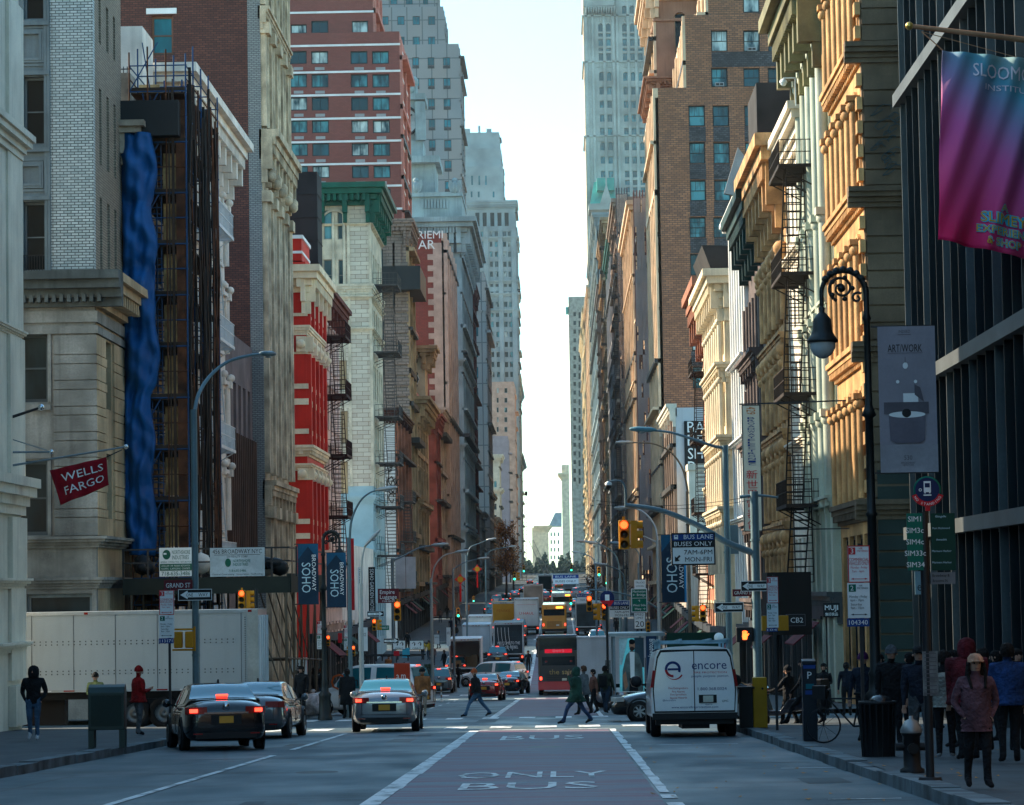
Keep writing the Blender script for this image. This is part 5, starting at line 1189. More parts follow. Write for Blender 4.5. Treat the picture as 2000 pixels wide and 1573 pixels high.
def car(name, label, cat, p, rz, pm, kind='sedan', plate=PLO, brake=True, L=4.85, W=1.84, H=1.45, group='cars on the avenue', rear=True, detail=True):
    root = empty(name, p, rz, label, cat, group); h = L/2; w = W/2
    if kind == 'sedan':
        belt = [(-h, .80), (-h+.12, .93), (-h+.5, 1.0), (0, .97), (h-1.3, .90), (h-.3, .72), (h, .60)]
        top = [(-h, .84), (-h+.10, 1.02), (-h+.35, 1.09), (-h+1.0, 1.10), (.9, 1.0), (h-.9, .88), (h-.25, .74), (h, .62)]
        roof = [(-h+.68, 1.10), (-h+1.5, H-.035), (-h+2.1, H), (-.0, H), (.45, H-.05), (1.35, 1.0)]; gy0, gy1, ry0, ry1 = -h+.68, 1.35, -h+.78, -h+1.42; wy0, wy1 = .55, 1.2; sy0, sy1 = -h+1.2, .95
    elif kind == 'suv':
        belt = [(-h, .9), (-h+.12, 1.02), (0, 1.02), (h-1.1, .98), (h-.3, .82), (h, .7)]
        top = [(-h, .95), (-h+.1, 1.08), (.6, 1.08), (h-.9, 1.02), (h-.25, .86), (h, .72)]
        roof = [(-h+.04, 1.0), (-h+.42, H-.1), (-h+.65, H-.02), (-h+1.5, H), (.2, H-.01), (.5, H-.07), (1.35, 1.06)]; gy0, gy1, ry0, ry1 = -h+.04, 1.4, -h+.1, -h+.38; wy0, wy1 = .62, 1.25; sy0, sy1 = -h+.6, 1.0
    zb = .20
    st = [-h, -h+.05, -h+.14, -h+.35, -h+.7, -h+1.2, -.6, 0, .6, h-1.2, h-.7, h-.35, h-.12, h]
    wt = [(-h, w*.80), (-h+.12, w*.93), (-h+.5, w*.99), (0, w), (h-.8, w*.98), (h-.25, w*.88), (h, w*.62)]
    mb = MB(); rings = []
    for y in st:
        ww = interp(wt, y); b_ = interp(belt, y); t_ = interp(top, y); e = abs(y)-h+.12; zz = zb+(.16*max(0, e)/.12 if e > 0 else 0)
        hp = [(0, zz), (ww*.80, zz), (ww*.95, zz+.08), (ww*1.0, zz+.26), (ww*.985, (zz+b_)/2+.08), (ww*.965, b_-.10), (ww*.90, b_), (ww*.72, (b_+t_)/2+.02), (ww*.4, t_), (0, t_+.005)]
        rings.append([(x, y, z) for x, z in hp]+[(-x, y, z) for x, z in hp[-2:0:-1]])
    n = len(rings[0]); vs = [v for r_ in rings for v in r_]
    fs = [(j*n+i, j*n+(i+1) % n, (j+1)*n+(i+1) % n, (j+1)*n+i) for j in range(len(rings)-1) for i in range(n)]+[tuple(range(n-1, -1, -1)), tuple(range((len(rings)-1)*n, len(rings)*n))]
    mb.add(vs, fs, 0, True); body = mb.build('body', [pm, TRIM], root)
    m = body.modifiers.new('smooth', 'SUBSURF'); m.levels = m.render_levels = 1
    # greenhouse
    wr = w*.70; wb = w*.905
    def gsec(y):
        z = interp(roof, y); b_ = interp(belt, y)-.02; f = max(0.0, min(1.0, (z-b_)/(H-b_))); return z, b_, wb+(wr-wb)*f
    ys = [gy0+(gy1-gy0)*k/22 for k in range(23)]; mb = MB(); rings = []
    for y in ys:
        z, b_, x = gsec(y); rings.append([(wb, y, b_), (x+.005, y, z-.07), (x-.04, y, z-.02), (x*.72, y, z+.005), (0, y, z+.02), (-x*.72, y, z+.005), (-x+.04, y, z-.02), (-x-.005, y, z-.07), (-wb, y, b_)])
    n = 9; vs = [v for r_ in rings for v in r_]
    mb.add(vs, [(j*n+i, j*n+i+1, (j+1)*n+i+1, (j+1)*n+i) for j in range(22) for i in range(n-1)], 0, True); mb.build('cabin', [pm], root)
    def strip(y0, y1, fx, name):
        g_ = MB(); k = 8; pts = []
        for j in range(k+1):
            y = y0+(y1-y0)*j/k; z, b_, x = gsec(y); xx = (x-.05)*fx; e = -.012 if name == 'rear_window' else .012
            pts.append([(-xx, y+e, z+.012), (-xx*.5, y+e, z+.026), (0, y+e, z+.033), (xx*.5, y+e, z+.026), (xx, y+e, z+.012)])
        vs = [v for r_ in pts for v in r_]; g_.add(vs, [(j*5+i, j*5+i+1, j*5+i+6, j*5+i+5) for j in range(k) for i in range(4)], 0, True); return g_.build(name, [CGL], root)
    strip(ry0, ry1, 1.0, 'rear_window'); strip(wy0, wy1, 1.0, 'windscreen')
    for s_ in (-1, 1):
        g_ = MB(); k = 12; P = []
        for j in range(k+1):
            y = sy0+(sy1-sy0)*j/k; z, b_, x = gsec(y); zt = z-.10; zl = b_+.05; 
            if zt < zl+.02: zt = zl+.02
            f = lambda zz: wb+(x-wb)*((zz-b_)/max(.05, z-.07-b_))
            P.append([(s_*(f(zl)+.014), y, zl), (s_*(f(zt)+.014), y, zt)])
        for j in range(k):
            if j in (5,): continue
            g_.quad(P[j][0], P[j+1][0], P[j+1][1], P[j][1])
        g_.build('side_window', [CGL], root)
        if detail:
            q = MB(); q.lathe((s_*(w+.10), .72, 1.02), [(.01, -.09), (.09, -.07), (.10, .03), (.08, .06)], 8, 0, 'y'); q.bar((s_*w*.88, .78, .96), (s_*(w+.1), .74, 1.0), .04); q.build('mirror', [pm], root)
            q = MB()
            for yy in (.85, -.25): q.box(s_*(w*.992)-.006, s_*(w*.992)+.006, yy-.008, yy+.008, .35, .9)
            for yy in (.05, -.95): q.box(s_*(w*.975)-.03, s_*(w*.975)+.03, yy-.1, yy+.1, .82, .845)
            q.build('door_seam', [TRIM], root)
    for x in (-w+.02, w-.02):
        for y in (-h+1.0, h-.92):
            a = MB(); s_ = 1 if x > 0 else -1; a.lathe((s_*(w*.935), y, .34), [(.001, .0), (.40, .0), (.41, s_*.055), (.37, s_*.06)], 20, 0, 'x'); a.build('wheel_arch', [TRIM], root)
            wheel(root, s_*(w+.012), y)
    # rear
    zl = .80 if kind == 'sedan' else .95
    for s_ in (-1, 1):
        q = MB(); pl = [(s_*.42, -h-.0), (s_*(w*.80), -h+.02), (s_*(w*.955), -h+.22), (s_*(w*.90), -h+.36), (s_*(w*.7), -h+.12), (s_*.42, -h+.07)]
        q.prism([(x, y-.012, zl) for x, y in pl], (0, 0, .15)); o = q.build('tail_light', [LENS], root)
        if brake:
            q = MB(); q.prism([(x, y-.022, zl+.03) for x, y in ((s_*.62, -h+.0), (s_*(w*.82), -h+.02), (s_*(w*.86), -h+.08), (s_*.62, -h+.08))], (0, 0, .08)); q.build('brake_lamp', [LITR], o)
    q = MB(); q.box(-.155, .155, -h-.03, -h+.06, .60, .75, 0); q.build('licence_plate', [plate], root)
    if detail:
        q = MB(); q.box(-w*.72, w*.72, -h-.012, -h+.1, .27, .40, 0); q.box(-.33, .33, -h-.006, -h+.05, .57, .78, 0); q.build('bumper_insert', [TRIM], root)
        q = MB(); q.box(-.48, .48, -h-.028, -h+.04, zl+.0, zl+.035, 0); q.lathe((0, -h-.02, zl+.16), [(.001, 0), (.07, 0), (.08, .03)], 12, 0, 'y'); q.build('badge', [CHR], root)
        q = MB(); q.box(-w*.74, w*.74, -h-.004, -h+.05, .475, .487, 0)
        for s_ in (-1, 1): q.box(s_*.62-.006, s_*.62+.006, -h-.004, -h+.05, .49, zl-.01, 0)
        q.build('boot_seam', [TRIM], root)
        q = MB()
        for s_ in (-1, 1): q.box(s_*.62-.1, s_*.62+.1, -h-.02, -h+.04, .36, .385, 0)
        q.build('reflector', [LENS], root)
    if brake:
        q = MB(); z, b_, x = gsec(ry0+.1 if kind == 'sedan' else ry1+.1); yy = ry0+.1 if kind == 'sedan' else ry1+.0; q.box(-.13, .13, yy-.05, yy+.0, z+.03, z+.07, 0); q.build('high_brake_lamp', [LITR], root)
    q = MB(); z = H; q.prism([(0-.02, -h+1.55 if kind == 'sedan' else -h+.9, z), (-.02, -h+1.75 if kind == 'sedan' else -h+1.1, z), (-.02, -h+1.6 if kind == 'sedan' else -h+.92, z+.09)], (.04, 0, 0)); q.build('roof_fin', [TRIM], root)
    for s_ in (-1, 1):
        q = MB(); q.prism([(s_*.45, h-.05, .62), (s_*w*.80, h-.2, .62), (s_*w*.93, h-.45, .64), (s_*w*.84, h-.4, .66), (s_*.5, h-.1, .64)], (0, 0, .13)); q.build('headlight', [WLM], root)
    q = MB(); q.box(-.45, .45, h-.06, h+.01, .42, .58); q.build('grille', [TRIM], root)
    return root
def feet(px, py, L=0): 
    p = gp(px, py); p.y += L; p.z = g(p.y) ; return p
def pitch(o, L=4.0):
    y = o.location.y; o.rotation_mode = 'XYZ'; s_ = (g(y+L/2)-g(y-L/2))/L; r = o.rotation_euler.z; o.rotation_euler = (math.atan(s_)*math.cos(r), -math.atan(s_)*math.sin(r)*0, r); return o
BLK = paint('black', (.006, .007, .009)); SIL = paint('silver', (.24, .25, .27), .25, .5); RED = paint('red', (.30, .012, .01)); WHP = paint('white', (.84, .86, .86), .3, 0); DBL = paint('navy', (.01, .016, .03)); GRY_ = paint('grey', (.10, .11, .12)); YCB = paint('yellow', (.60, .30, .02), .3, 0)
def rcar(px, py, *a, **k):                       # by the rear bumper's middle on the ground
    L = k.get('L', 4.85); rz = a[3]; q = feet(px, py); c = q+Vector((-math.sin(rz), math.cos(rz), 0))*(L/2-.3); c.z = g(c.y)
    return pitch(car(a[0], a[1], a[2], c, rz, *a[4:], **k))
PLW = mat('white_plate', (.6, .6, .5), .5, var=.1)
rcar(440, 1466, 'parked_car', 'glossy black sedan with lit brake lights beside the mailbox', 'car', R(13), BLK)
o = rcar(490, 1444, 'parked_car', 'dark sedan half hidden behind the black sedan at the left kerb', 'car', R(-2), GRY_, brake=False)
rcar(752, 1430, 'moving_car', 'silver grey sedan with lit brake lights in the middle left lane', 'car', R(1), SIL)
rcar(946, 1369, 'moving_car', 'bright red sedan braking behind the man in blue jeans', 'car', R(-3), RED, L=4.6, W=1.8)
rcar(992, 1357, 'moving_car', 'small dark sedan beside the red sedan', 'car', R(-8), DBL, L=4.5, W=1.75)
c = feet(960, 1342); c.y += 2; c.z = g(c.y); pitch(car('moving_car', 'white minivan turning left with dark side windows', 'minivan', c, R(62), WHP, kind='suv', L=5.1, W=1.95, H=1.78))
rcar(972, 1302, 'moving_car', 'dark blue grey estate car above the white minivan', 'car', R(0), GRY_, kind='suv', H=1.7)
# black car crossing on the side street behind the van
c = Vector((at(1345, 1390, 88.5).x, 88.5, 0)); c.z = g(88.5); o = car('crossing_car', 'black sedan with silver wheels coming out of the side street behind the white van', 'car', c, R(90), BLK, L=4.95, brake=False)
# ---- white cargo van
def van():
    p = feet(1358, 1440); p.y += 2.7; p.z = g(p.y); root = empty('cargo_van', p, 0, 'white cargo van with company lettering and a roof rack in the right lane', 'van', 'cars on the avenue')
    st = [(-2.75, 1.0), (-2.68, 1.02), (-2.4, 1.02), (1.2, 1.02), (1.75, 1.0), (2.0, .98), (2.75, .92), (2.85, .85)]; tp = [(-2.75, 2.12), (1.0, 2.12), (1.2, 2.1), (2.0, 1.35), (2.75, 1.15), (2.85, 1.0)]
    mb = MB(); rings = []
    for y, w in st:
        t = interp(tp, y); k = w/1.0
        hp = [(0, .42), (.92*k, .42), (1.0*k, .5), (1.01*k, 1.0), (.985*k, min(1.25, t-.1)), (.90*k, max(1.2, t-.22) if t > 1.5 else t-.05), (.84*k, t-.07), (.6*k, t), (0, t+.03)]
        rings.append([(x, y, z) for x, z in hp]+[(-x, y, z) for x, z in hp[-2:0:-1]])
    n = len(rings[0]); mb.add([v for r_ in rings for v in r_], [(j*n+i, j*n+(i+1) % n, (j+1)*n+(i+1) % n, (j+1)*n+i) for j in range(len(rings)-1) for i in range(n)]+[tuple(range(n-1, -1, -1)), tuple(range((len(rings)-1)*n, len(rings)*n))], 0, True)
    bd = mb.build('body', [WHP, TRIM], root); bevel(bd, .03, 2)
    q = MB(); y = -2.775; 
    for s_ in (-1, 1):   # doors with rounded window panels, dark seal round them
        q.prism([(s_*.012, y, .62), (s_*.93, y, .62), (s_*.955, y, 1.1), (s_*.93, y, 1.35), (s_*.845, y, 1.86), (s_*.77, y, 2.0), (s_*.012, y, 2.02)], (0, .04, 0), 0)
    q.build('rear_door', [WHP], root)
    q = MB(); y = -2.758
    q.prism([(-.95, y, .58), (.95, y, .58), (.985, y, 1.1), (.96, y, 1.38), (.875, y, 1.9), (.79, y, 2.06), (-.79, y, 2.06), (-.875, y, 1.9), (-.96, y, 1.38), (-.985, y, 1.1)], (0, .02, 0)); q.build('door_seal', [TRIM], root)
    for s_ in (-1, 1):
        q = MB(); q.hexa([(s_*.965, -2.79, 1.18), (s_*1.03, -2.74, 1.18), (s_*1.03, -2.6, 1.18), (s_*.965, -2.6, 1.18), (s_*.90, -2.79, 1.58), (s_*.975, -2.74, 1.58), (s_*.975, -2.6, 1.58), (s_*.9, -2.6, 1.58)]); t = q.build('tail_light', [mat('dull_red_lens', (.35, .02, .02), .3, var=.1)], root)
        q = MB(); q.box(s_*1.02-.01, s_*1.02+.01, 1.5, 1.52, .6, 1.9); q.lathe((s_*1.25, 1.75, 1.3), [(.01, -.1), (.14, -.08), (.16, .04), (.1, .08)], 8, 0, 'y'); q.bar((s_*.95, 1.8, 1.2), (s_*1.25, 1.77, 1.25), .05); q.build('mirror', [TRIM], root)
        for y in (-1.75, 1.9): wheel(root, s_*1.02, y, .38, .24)
        q = MB(); q.box(s_*.74-.09, s_*.74+.09, -2.80, -2.775, 1.0, 1.02); 
    q = MB(); q.box(-1.0, 1.0, -2.9, -2.70, .42, .57); q.box(-.92, .92, -2.75, 1.6, .3, .43); q.box(-.3, .35, -2.6, -.5, .2, .31); q.build('bumper', [TRIM], root)
    q = MB(); q.box(.10, .52, -2.795, -2.776, .80, .99, 0); q.box(.20, .44, -2.80, -2.796, .82, .97, 1); q.build('licence_plate', [TRIM, PLW], root)
    q = MB()
    for y in (-2.5, -1.0, .5): q.bar((-.85, y, 2.25), (.85, y, 2.25), .06); q.bar((-.8, y, 2.1), (-.8, y, 2.25), .05); q.bar((.8, y, 2.1), (.8, y, 2.25), .05)
    for x in (-.82, .82, .4, -.3): q.bar((x, -2.9, 2.29), (x, .8, 2.29), .05)
    q.build('roof_rack', [mat('pale_blue_rack', (.30, .48, .55), .5)], root)
    NB = mat('navy_lettering', (.01, .035, .16), .5, var=0); RB = mat('red_lettering', (.50, .02, .03), .5, var=0)
    q = MB(); y = -2.781
    put_text(q, 'encore', .30, .36, 1.66, 0, y, .012, .82); put_text(q, 'FIRE PROTECTION', .06, .38, 1.515, 1, y, .01, .78); put_text(q, 'people. purpose. passion.', .075, .38, 1.425, 0, y, .01, .88)
    put_text(q, '1.800.368.0024', .10, .42, 1.13, 0, y, .01, .68); put_text(q, 'www.encorefireprotection.com', .075, .0, .70, 0, y-.0005, .01, 1.1)
    for i, t in enumerate(('Fire Extinguishers', 'Fire Alarms', 'Fire Sprinklers', 'Special Hazards')): put_text(q, t, .065, -.38, 1.15-i*.075, 1, y, .015)
    put_text(q, '@encorefire', .06, -.6, .87, 0, y, .01); put_text(q, 'GMC', .07, .72, .84, 2, y, .03); put_text(q, 'EN4731', .05, .33, .765, 0, y, .01)
    cx, cz, n = -.50, 1.60, 30                    # round e emblem: blue ring, open red tail
    for k in range(n):
        a0, a1 = math.radians(-25+k*300/n), math.radians(-25+(k+1)*300/n); mi = 0 if k < 21 else 1
        w0 = .06; q.quad(*[(cx+r_*math.cos(a), y, cz+r_*math.sin(a)) for r_, a in ((.13, a0), (.19, a0), (.19, a1), (.13, a1))], mi)
    for k in range(12):
        a0, a1 = math.radians(200+k*11), math.radians(200+(k+1)*11); q.quad(*[(cx+.02+r_*math.cos(a), y, cz-.03+r_*math.sin(a)) for r_, a in ((.2, a0), (.2+.003*k, a0), (.2+.003*(k+1), a1), (.2, a1))], 1)
    q.quad((cx-.12, y, cz-.025), (cx+.17, y, cz-.025), (cx+.18, y, cz+.025), (cx-.12, y, cz+.025), 0)
    q.build('lettering', [NB, RB, BLACK], root); return root
pitch(van())
# ---- boxes on wheels
def lorry(name, label, cat, px, py, wd, ht, L, mbox, open_=False, z0=.9, rz=0.0, lights=2, text=None, cabc=None, door=None):
    p = feet(px, py); p += Vector((-math.sin(rz), math.cos(rz), 0))*(L/2); p.z = g(p.y); root = empty(name, p, rz, label, cat, 'trucks in the avenue traffic'); w = wd/2; h = L/2
    q = MB(); t = .05
    q.box(-w, w, -h, h-1.9, z0, z0+t); q.box(-w, w, -h, h-1.9, ht-t, ht); q.box(-w, -w+t, -h, h-1.9, z0+t, ht-t); q.box(w-t, w, -h, h-1.9, z0+t, ht-t); q.box(-w+t, w-t, h-1.95, h-1.9, z0+t, ht-t)
    if not open_: q.box(-w+t+.02, w-t-.02, -h+.03, -h+.08, z0+t+.01, ht-t-.1)
    q.build('cargo_box', [mbox], root)
    q = MB(); f = .09
    q.box(-w-.01, -w+f, -h-.03, -h+.03, z0-.02, ht+.01); q.box(w-f, w+.01, -h-.03, -h+.03, z0-.02, ht+.01); q.box(-w+f, w-f, -h-.03, -h+.03, ht-.18, ht+.01); q.box(-w+f, w-f, -h-.03, -h+.03, z0-.02, z0+.08)
    q.build('door_frame', [mat('scuffed_white_metal', (.42, .46, .48), .5, metal=.2, var=.2)], root)
    if not open_:
        q = MB(); 
        for k in range(5): q.box(-w+f, w-f, -h+.0, -h+.028, z0+.15+(ht-z0-.4)*k/5, z0+.13+(ht-z0-.4)*(k+1)/5)
        q.build('roller_door', [door or mbox], root)
    else:
        q = MB(); rr = random.Random(2)
        for k in range(5): x = rr.uniform(-w+.3, w-.7); q.box(x, x+.45, -h+1.5+k*.2, -h+1.9+k*.2, z0+t, z0+.5+rr.random()*.5)
        q.build('cargo', [mat('cardboard', (.25, .16, .09), .9)], root)
    q = MB(); q.box(-w*.8, w*.8, -h+.2, h-.2, z0-.28, z0-.03); q.box(-w, w, -h-.1, -h+.02, .45, .6); q.bar((-w*.7, -h, .6), (-w*.7, -h, z0), .08); q.bar((w*.7, -h, .6), (w*.7, -h, z0), .08); q.build('chassis', [TRIM], root)
    q = MB(); q.prism([(-w*.95, h-1.85, .5), (-w*.95, h, .5), (-w*.95, h, 1.2), (-w*.95, h-.5, 1.5), (-w*.95, h-.9, 2.3), (-w*.95, h-1.85, 2.35)], (w*1.9, 0, 0)); cb = q.build('cab', [cabc or WHP], root); bevel(cb, .06)
    for s_ in (-1, 1):
        for y in (-h+1.3, h-.9): wheel(root, s_*(w-.03), y, .46, .3)
        if lights: 
            q = MB(); q.box(s_*(w-.12)-.07, s_*(w-.12)+.07, -h-.13, -h-.10, z0-.3, z0-.14); q.build('tail_light', [LITR if lights == 2 else LENS], root)
    q = MB()
    for k in (-.25, 0, .25, -w+.15, w-.15): q.box(k-.05, k+.05, -h-.045, -h-.031, ht-.11, ht-.06)
    q.build('marker_lamp', [LENS], root)
    if text:
        q = MB(); ms = []
        for (tx, sz, x, z, m, wdt) in text:
            if m not in ms: ms.append(m)
            put_text(q, tx, sz, x, z, ms.index(m), -h-.006, .02, wdt)
        q.build('lettering', ms, root)
    return pitch(root)
WBX = mat('white_box_panel', (.56, .60, .62), .5, var=.1, streak=.2); BKX = mat('night_blue_graphic', (.015, .03, .04), .4, var=.3, scale=1.5); YBX = mat('yellow_box_panel', (.62, .30, .02), .5, var=.1)
RBT = mat('red_lettering', (.50, .02, .03))
t = lorry('box_truck', 'box truck with dark graphic rear door reading WELCOME TO THE HYBRID REBEL', 'truck', 994, 1300, 2.5, 3.6, 7, BKX, text=[('WELCOME TO THE', .34, 0, 1.9, WHITE, 1.9), ('HYBRID REBEL', .34, 0, 1.55, WHITE, 1.6)], door=BKX, z0=.95)
q = MB()
for k in range(4):
    pts = [(-.9+k*.3+.5*(1-math.cos(a)), -3.52, 3.2-2.0*math.sin(a)) for a in [j*.16 for j in range(9)]]
    for a, b_ in zip(pts, pts[1:]): q.bar(a, b_, .03)
q.build('graphic_stripe', [WHITE], t)
lorry('box_truck', 'white box truck standing with its dark cargo box open at the left kerb', 'truck', 909, 1330, 2.4, 3.15, 7.5, WBX, open_=True, lights=0)
lorry('box_truck', 'white box truck parked beyond the open one', 'truck', 931, 1296, 2.4, 3.3, 7, WBX, lights=0)
lorry('box_truck', 'small white truck at the left kerb beyond the parked trucks', 'truck', 938, 1258, 2.3, 2.7, 6, WBX, lights=0)
lorry('box_truck', 'yellow box truck in the middle distance', 'truck', 984, 1238, 2.4, 3.3, 7, YBX, text=[('PENSKE', .4, 0, 2.4, mat('amber_lettering', (.5, .12, .01)), 1.4)], cabc=YCB)
lorry('box_truck', 'white box truck with red lettering between yellow truck and orange bus', 'truck', 1029, 1240, 2.5, 3.7, 8, WBX, text=[('U·HAUL', .4, 0, 2.2, RBT, 1.5), ('—————————', .3, 0, 3.1, RBT, 2.0)])
lorry('box_truck', 'grey box truck standing beyond the red lettered truck', 'truck', 1042, 1200, 2.6, 3.9, 9, mat('dull_grey_box', (.24, .25, .25), .6))
lorry('box_truck', 'black container truck in the right lane beyond the hoarding', 'truck', 1149, 1243, 2.5, 3.4, 8, BKX, lights=2)
# side on truck behind the bus shelter
def side_truck():
    Y = 118; x0, x1 = at(1128, 1300, Y).x, at(1262, 1300, Y).x; root = empty('box_truck', ((x0+x1)/2, Y, g(Y)), 0, 'white box truck seen side on behind the bus shelter poster', 'truck', 'trucks in the avenue traffic')
    q = MB(); hw = (x1-x0)/2; zt = at(1150, 1247, Y).z-g(Y); q.box(-hw, hw, 0, 2.4, 1.0, zt); q.box(-hw-.02, hw+.02, -.03, 2.43, zt, zt+.06)
    for k in range(7): x = -hw+2*hw*k/6; q.box(x-.015, x+.015, -.015, 0, 1.0, zt-.01)
    q.build('cargo_box', [WBX], root); q = MB(); q.box(-hw, hw, .3, 2.1, .6, .98); q.build('chassis', [TRIM], root)
    for x in (-hw+1, hw-1):
        w_ = MB(); w_.lathe((x, 0.15, .45), [(.2, 0), (.45, 0), (.45, .25), (.2, .25)], 18, 0, 'y'); w_.lathe((x, .12, .45), [(.01, 0), (.24, 0), (.26, .05)], 14, 1, 'y'); w_.build('wheel', [TYRE, RIM], root)
side_truck()
# ---- semi trailer on the cross street
def trailer():
    Y = 87.2; xr = at(505, 1300, Y).x; xl = -24.0; zb = at(300, 1345, Y).z; zt = at(300, 1193, Y).z; G = g(Y)
    root = empty('semi_trailer', ((xl+xr)/2, Y, G), 0, 'long white riveted semi trailer standing across the side street', 'trailer'); cx = (xl+xr)/2; q = MB()
    PAN = mat('grey_white_trailer_panel', (.40, .46, .48), .45, var=.03, scale=.5, streak=.12)
    q.box(xl-cx, xr-cx-.35, 0, 2.55, zb-G, zt-G-.1); q.build('cargo_box', [PAN], root)
    q = MB(); q.box(xl-cx, xr-cx-.33, -.03, 2.58, zt-G-.1, zt-G); q.box(xl-cx, xr-cx-.33, -.02, .2, zb-G-.08, zb-G-.0); q.build('rail', [mat('aluminium_rail', (.42, .47, .5), .4, metal=.5, var=.15)], root)
    q = MB(); q.box(xr-cx-.35, xr-cx-.0, -.02, 2.57, zb-G-.1, zt-G); q.box(xr-cx, xr-cx+.04, .08, 2.45, zb-G, zt-G-.2, 1)
    for yy in (.5, 1.0, 1.6, 2.1): q.cyl((xr-cx+.07, yy, zb-G), (xr-cx+.07, yy, zt-G-.2), .025, None, 6, 1)
    q.build('door_frame', [mat('bright_steel', (.5, .5, .5), .3, metal=.8, var=.2), WBX], root)
    q = MB(); n = 78; 
    for k in range(n):
        x = xl-cx+.3+(xr-xl-.9)*k/n
        for fz in (.34, .38, .72, .76): q.box(x-.018, x+.018, -.012, -.0, zt-G-.1-(zt-zb)*fz-.018, zt-G-.1-(zt-zb)*fz+.018)
    for k in range(30): z = zb-G+.1+(zt-zb-.3)*k/30; q.box(xr-cx-.42, xr-cx-.39, -.012, 0, z, z+.035)
    q.build('rivets', [mat('rivet_dark', (.09, .10, .10), .6)], root)
    q = MB(); x = xl-cx+1.1
    while x < xr-cx-.5: q.box(x-.012, x+.012, -.01, 0, zb-G, zt-G-.11); x += 1.3
    q.build('panel_seam', [mat('seam_grey', (.16, .18, .19), .6)], root)
    q = MB()
    for k in range(18): x = xr-cx-1-k*.72; q.box(x, x+.34, -.032, -.021, zb-G-.06, zb-G-.02, 0 if k % 2 else 1)
    q.build('reflector_tape', [LENS, WHITE], root)
    q = MB(); q.box(at(168, 1196, Y).x-cx-.06, at(168, 1196, Y).x-cx+.06, -.05, -.03, zt-G-.09, zt-G-.02); q.box(at(488, 1190, Y).x-cx-.06, at(488, 1190, Y).x-cx+.06, -.05, -.03, zt-G-.09, zt-G-.02); q.build('marker_lamp', [LENS], root)
    q = MB(); q.box(xl-cx, xr-cx-.6, .5, 2.0, zb-G-.32, zb-G-.081); q.box(xr-cx-5, xr-cx-.4, .4, .6, zb-G-.9, zb-G-.321); q.box(-5.4, -5.2, .3, .5, .1, zb-G-.1); q.box(-5.4, -5.2, 2, 2.2, .1, zb-G-.1); q.box(xl-cx, -3.4, .1, .2, .35, zb-G-.08); q.box(xl-cx, xr-cx-6.2, 1.1, 1.7, .12, zb-G-.1); q.build('chassis', [TRIM], root)  # last long box is added as dark fill for the shade beneath
    for px_ in (320, 262):
        for yy in (.12, 1.85):
            x = at(px_, 1380, Y).x-cx; w_ = MB(); w_.lathe((x, yy, .5), [(.28, .05), (.32, 0), (.5, 0), (.5, .5), (.3, .5)], 22, 0, 'y'); o = w_.build('wheel', [TYRE], root); w_ = MB(); w_.lathe((x, yy, .5), [(.01, .1), (.12, .02), (.13, .1), (.24, .12), (.30, .02)], 18, 0, 'y'); w_.build('rim', [mat('steel_rim', (.2, .22, .23), .4, metal=.6)], o)
trailer()
BGL = mat('dark_bus_glass', (.006, .012, .015), .06, var=0)
def bus(name, label, px, py, wd, ht, L, mats, dd=False, rz=0.0, sign=None, text=None, band=None):
    p = feet(px, py); p.y += L/2; p.z = g(p.y); root = empty(name, p, rz, label, 'bus', 'buses on the avenue'); w = wd/2; h = L/2; pm = mats
    q = MB(); q.box(-w, w, -h, h, .35, ht); b_ = q.build('body', [pm], root); bevel(b_, .14, 3)
    q = MB()
    if dd:
        q.box(-w+.12, w-.12, -h-.015, -h+.05, ht-.95, ht-.18); q.box(-w+.25, w-.25, -h-.012, -h+.05, ht-1.9, ht-1.35)
    else: q.box(-w+.2, w-.2, -h-.015, -h+.05, ht-1.15, ht-.5)
    q.build('rear_window', [BGL], root)
    for s_ in (-1, 1):
        q = MB(); 
        if dd: q.box(s_*w-.012, s_*w+.012, -h+.3, h-.3, ht-.95, ht-.3)
        q.box(s_*w-.013, s_*w+.013, -h+1.0, h-.5, 1.25, 1.95); q.build('side_window', [CGL], root)
        for y in (-h+1.8, h-2): wheel(root, s_*(w-.0), y, .48, .3)
        q = MB(); q.box(s_*(w-.16)-.07, s_*(w-.16)+.07, -h-.03, -h+.02, .95 if dd else .9, 1.15); q.build('tail_light', [LITR], root)
        q = MB(); q.box(s_*(w-.5)-.07, s_*(w-.5)+.07, -h-.03, -h+.02, ht-1.7 if dd else ht-.4, ht-1.6 if dd else ht-.33); q.build('marker_lamp', [LENS], root)
    q = MB()
    for k in range(6): q.box(-w*.6, w*.6, -h-.01, -h+.02, .75+.11*k, .79+.11*k)
    q.build('engine_grille', [TRIM], root)
    q = MB(); q.box(-w-.01, w+.01, -h-.05, -h+.2, .33, .62 if not dd else .85); q.build('bumper', [band or TRIM], root)
    q = MB(); q.box(.2, .5, -h-.07, -h-.03, .9, 1.05); q.build('licence_plate', [PLW], root)
    if sign: q = MB(); q.box(*sign, -h-.03, -h-.012, ht-.42, ht-.22); q.build('route_display', [AMB], root)
    if text:
        q = MB(); ms = []
        for (tx, sz, x, z, m, wdt) in text:
            if m not in ms: ms.append(m)
            put_text(q, tx, sz, x, z, ms.index(m), -h-.02, .02, wdt)
        q.build('lettering', ms, root)
    return pitch(root)
BRD = paint('bus_red', (.55, .008, .02), .3, 0); BBK = paint('bus_black', (.016, .014, .016), .3, 0)
o = bus('double_decker_bus', 'black and red double decker tour bus at the far crossing', 1092, 1358, 2.55, 3.75, 10.5, BBK, dd=True, text=[('the saint', .45, .25, 1.45, mat('gold_lettering', (.5, .36, .14)), 1.7), ('ꟷ topview ꟷ', .16, 0, 2.75, WHITE, .7)], band=BRD)
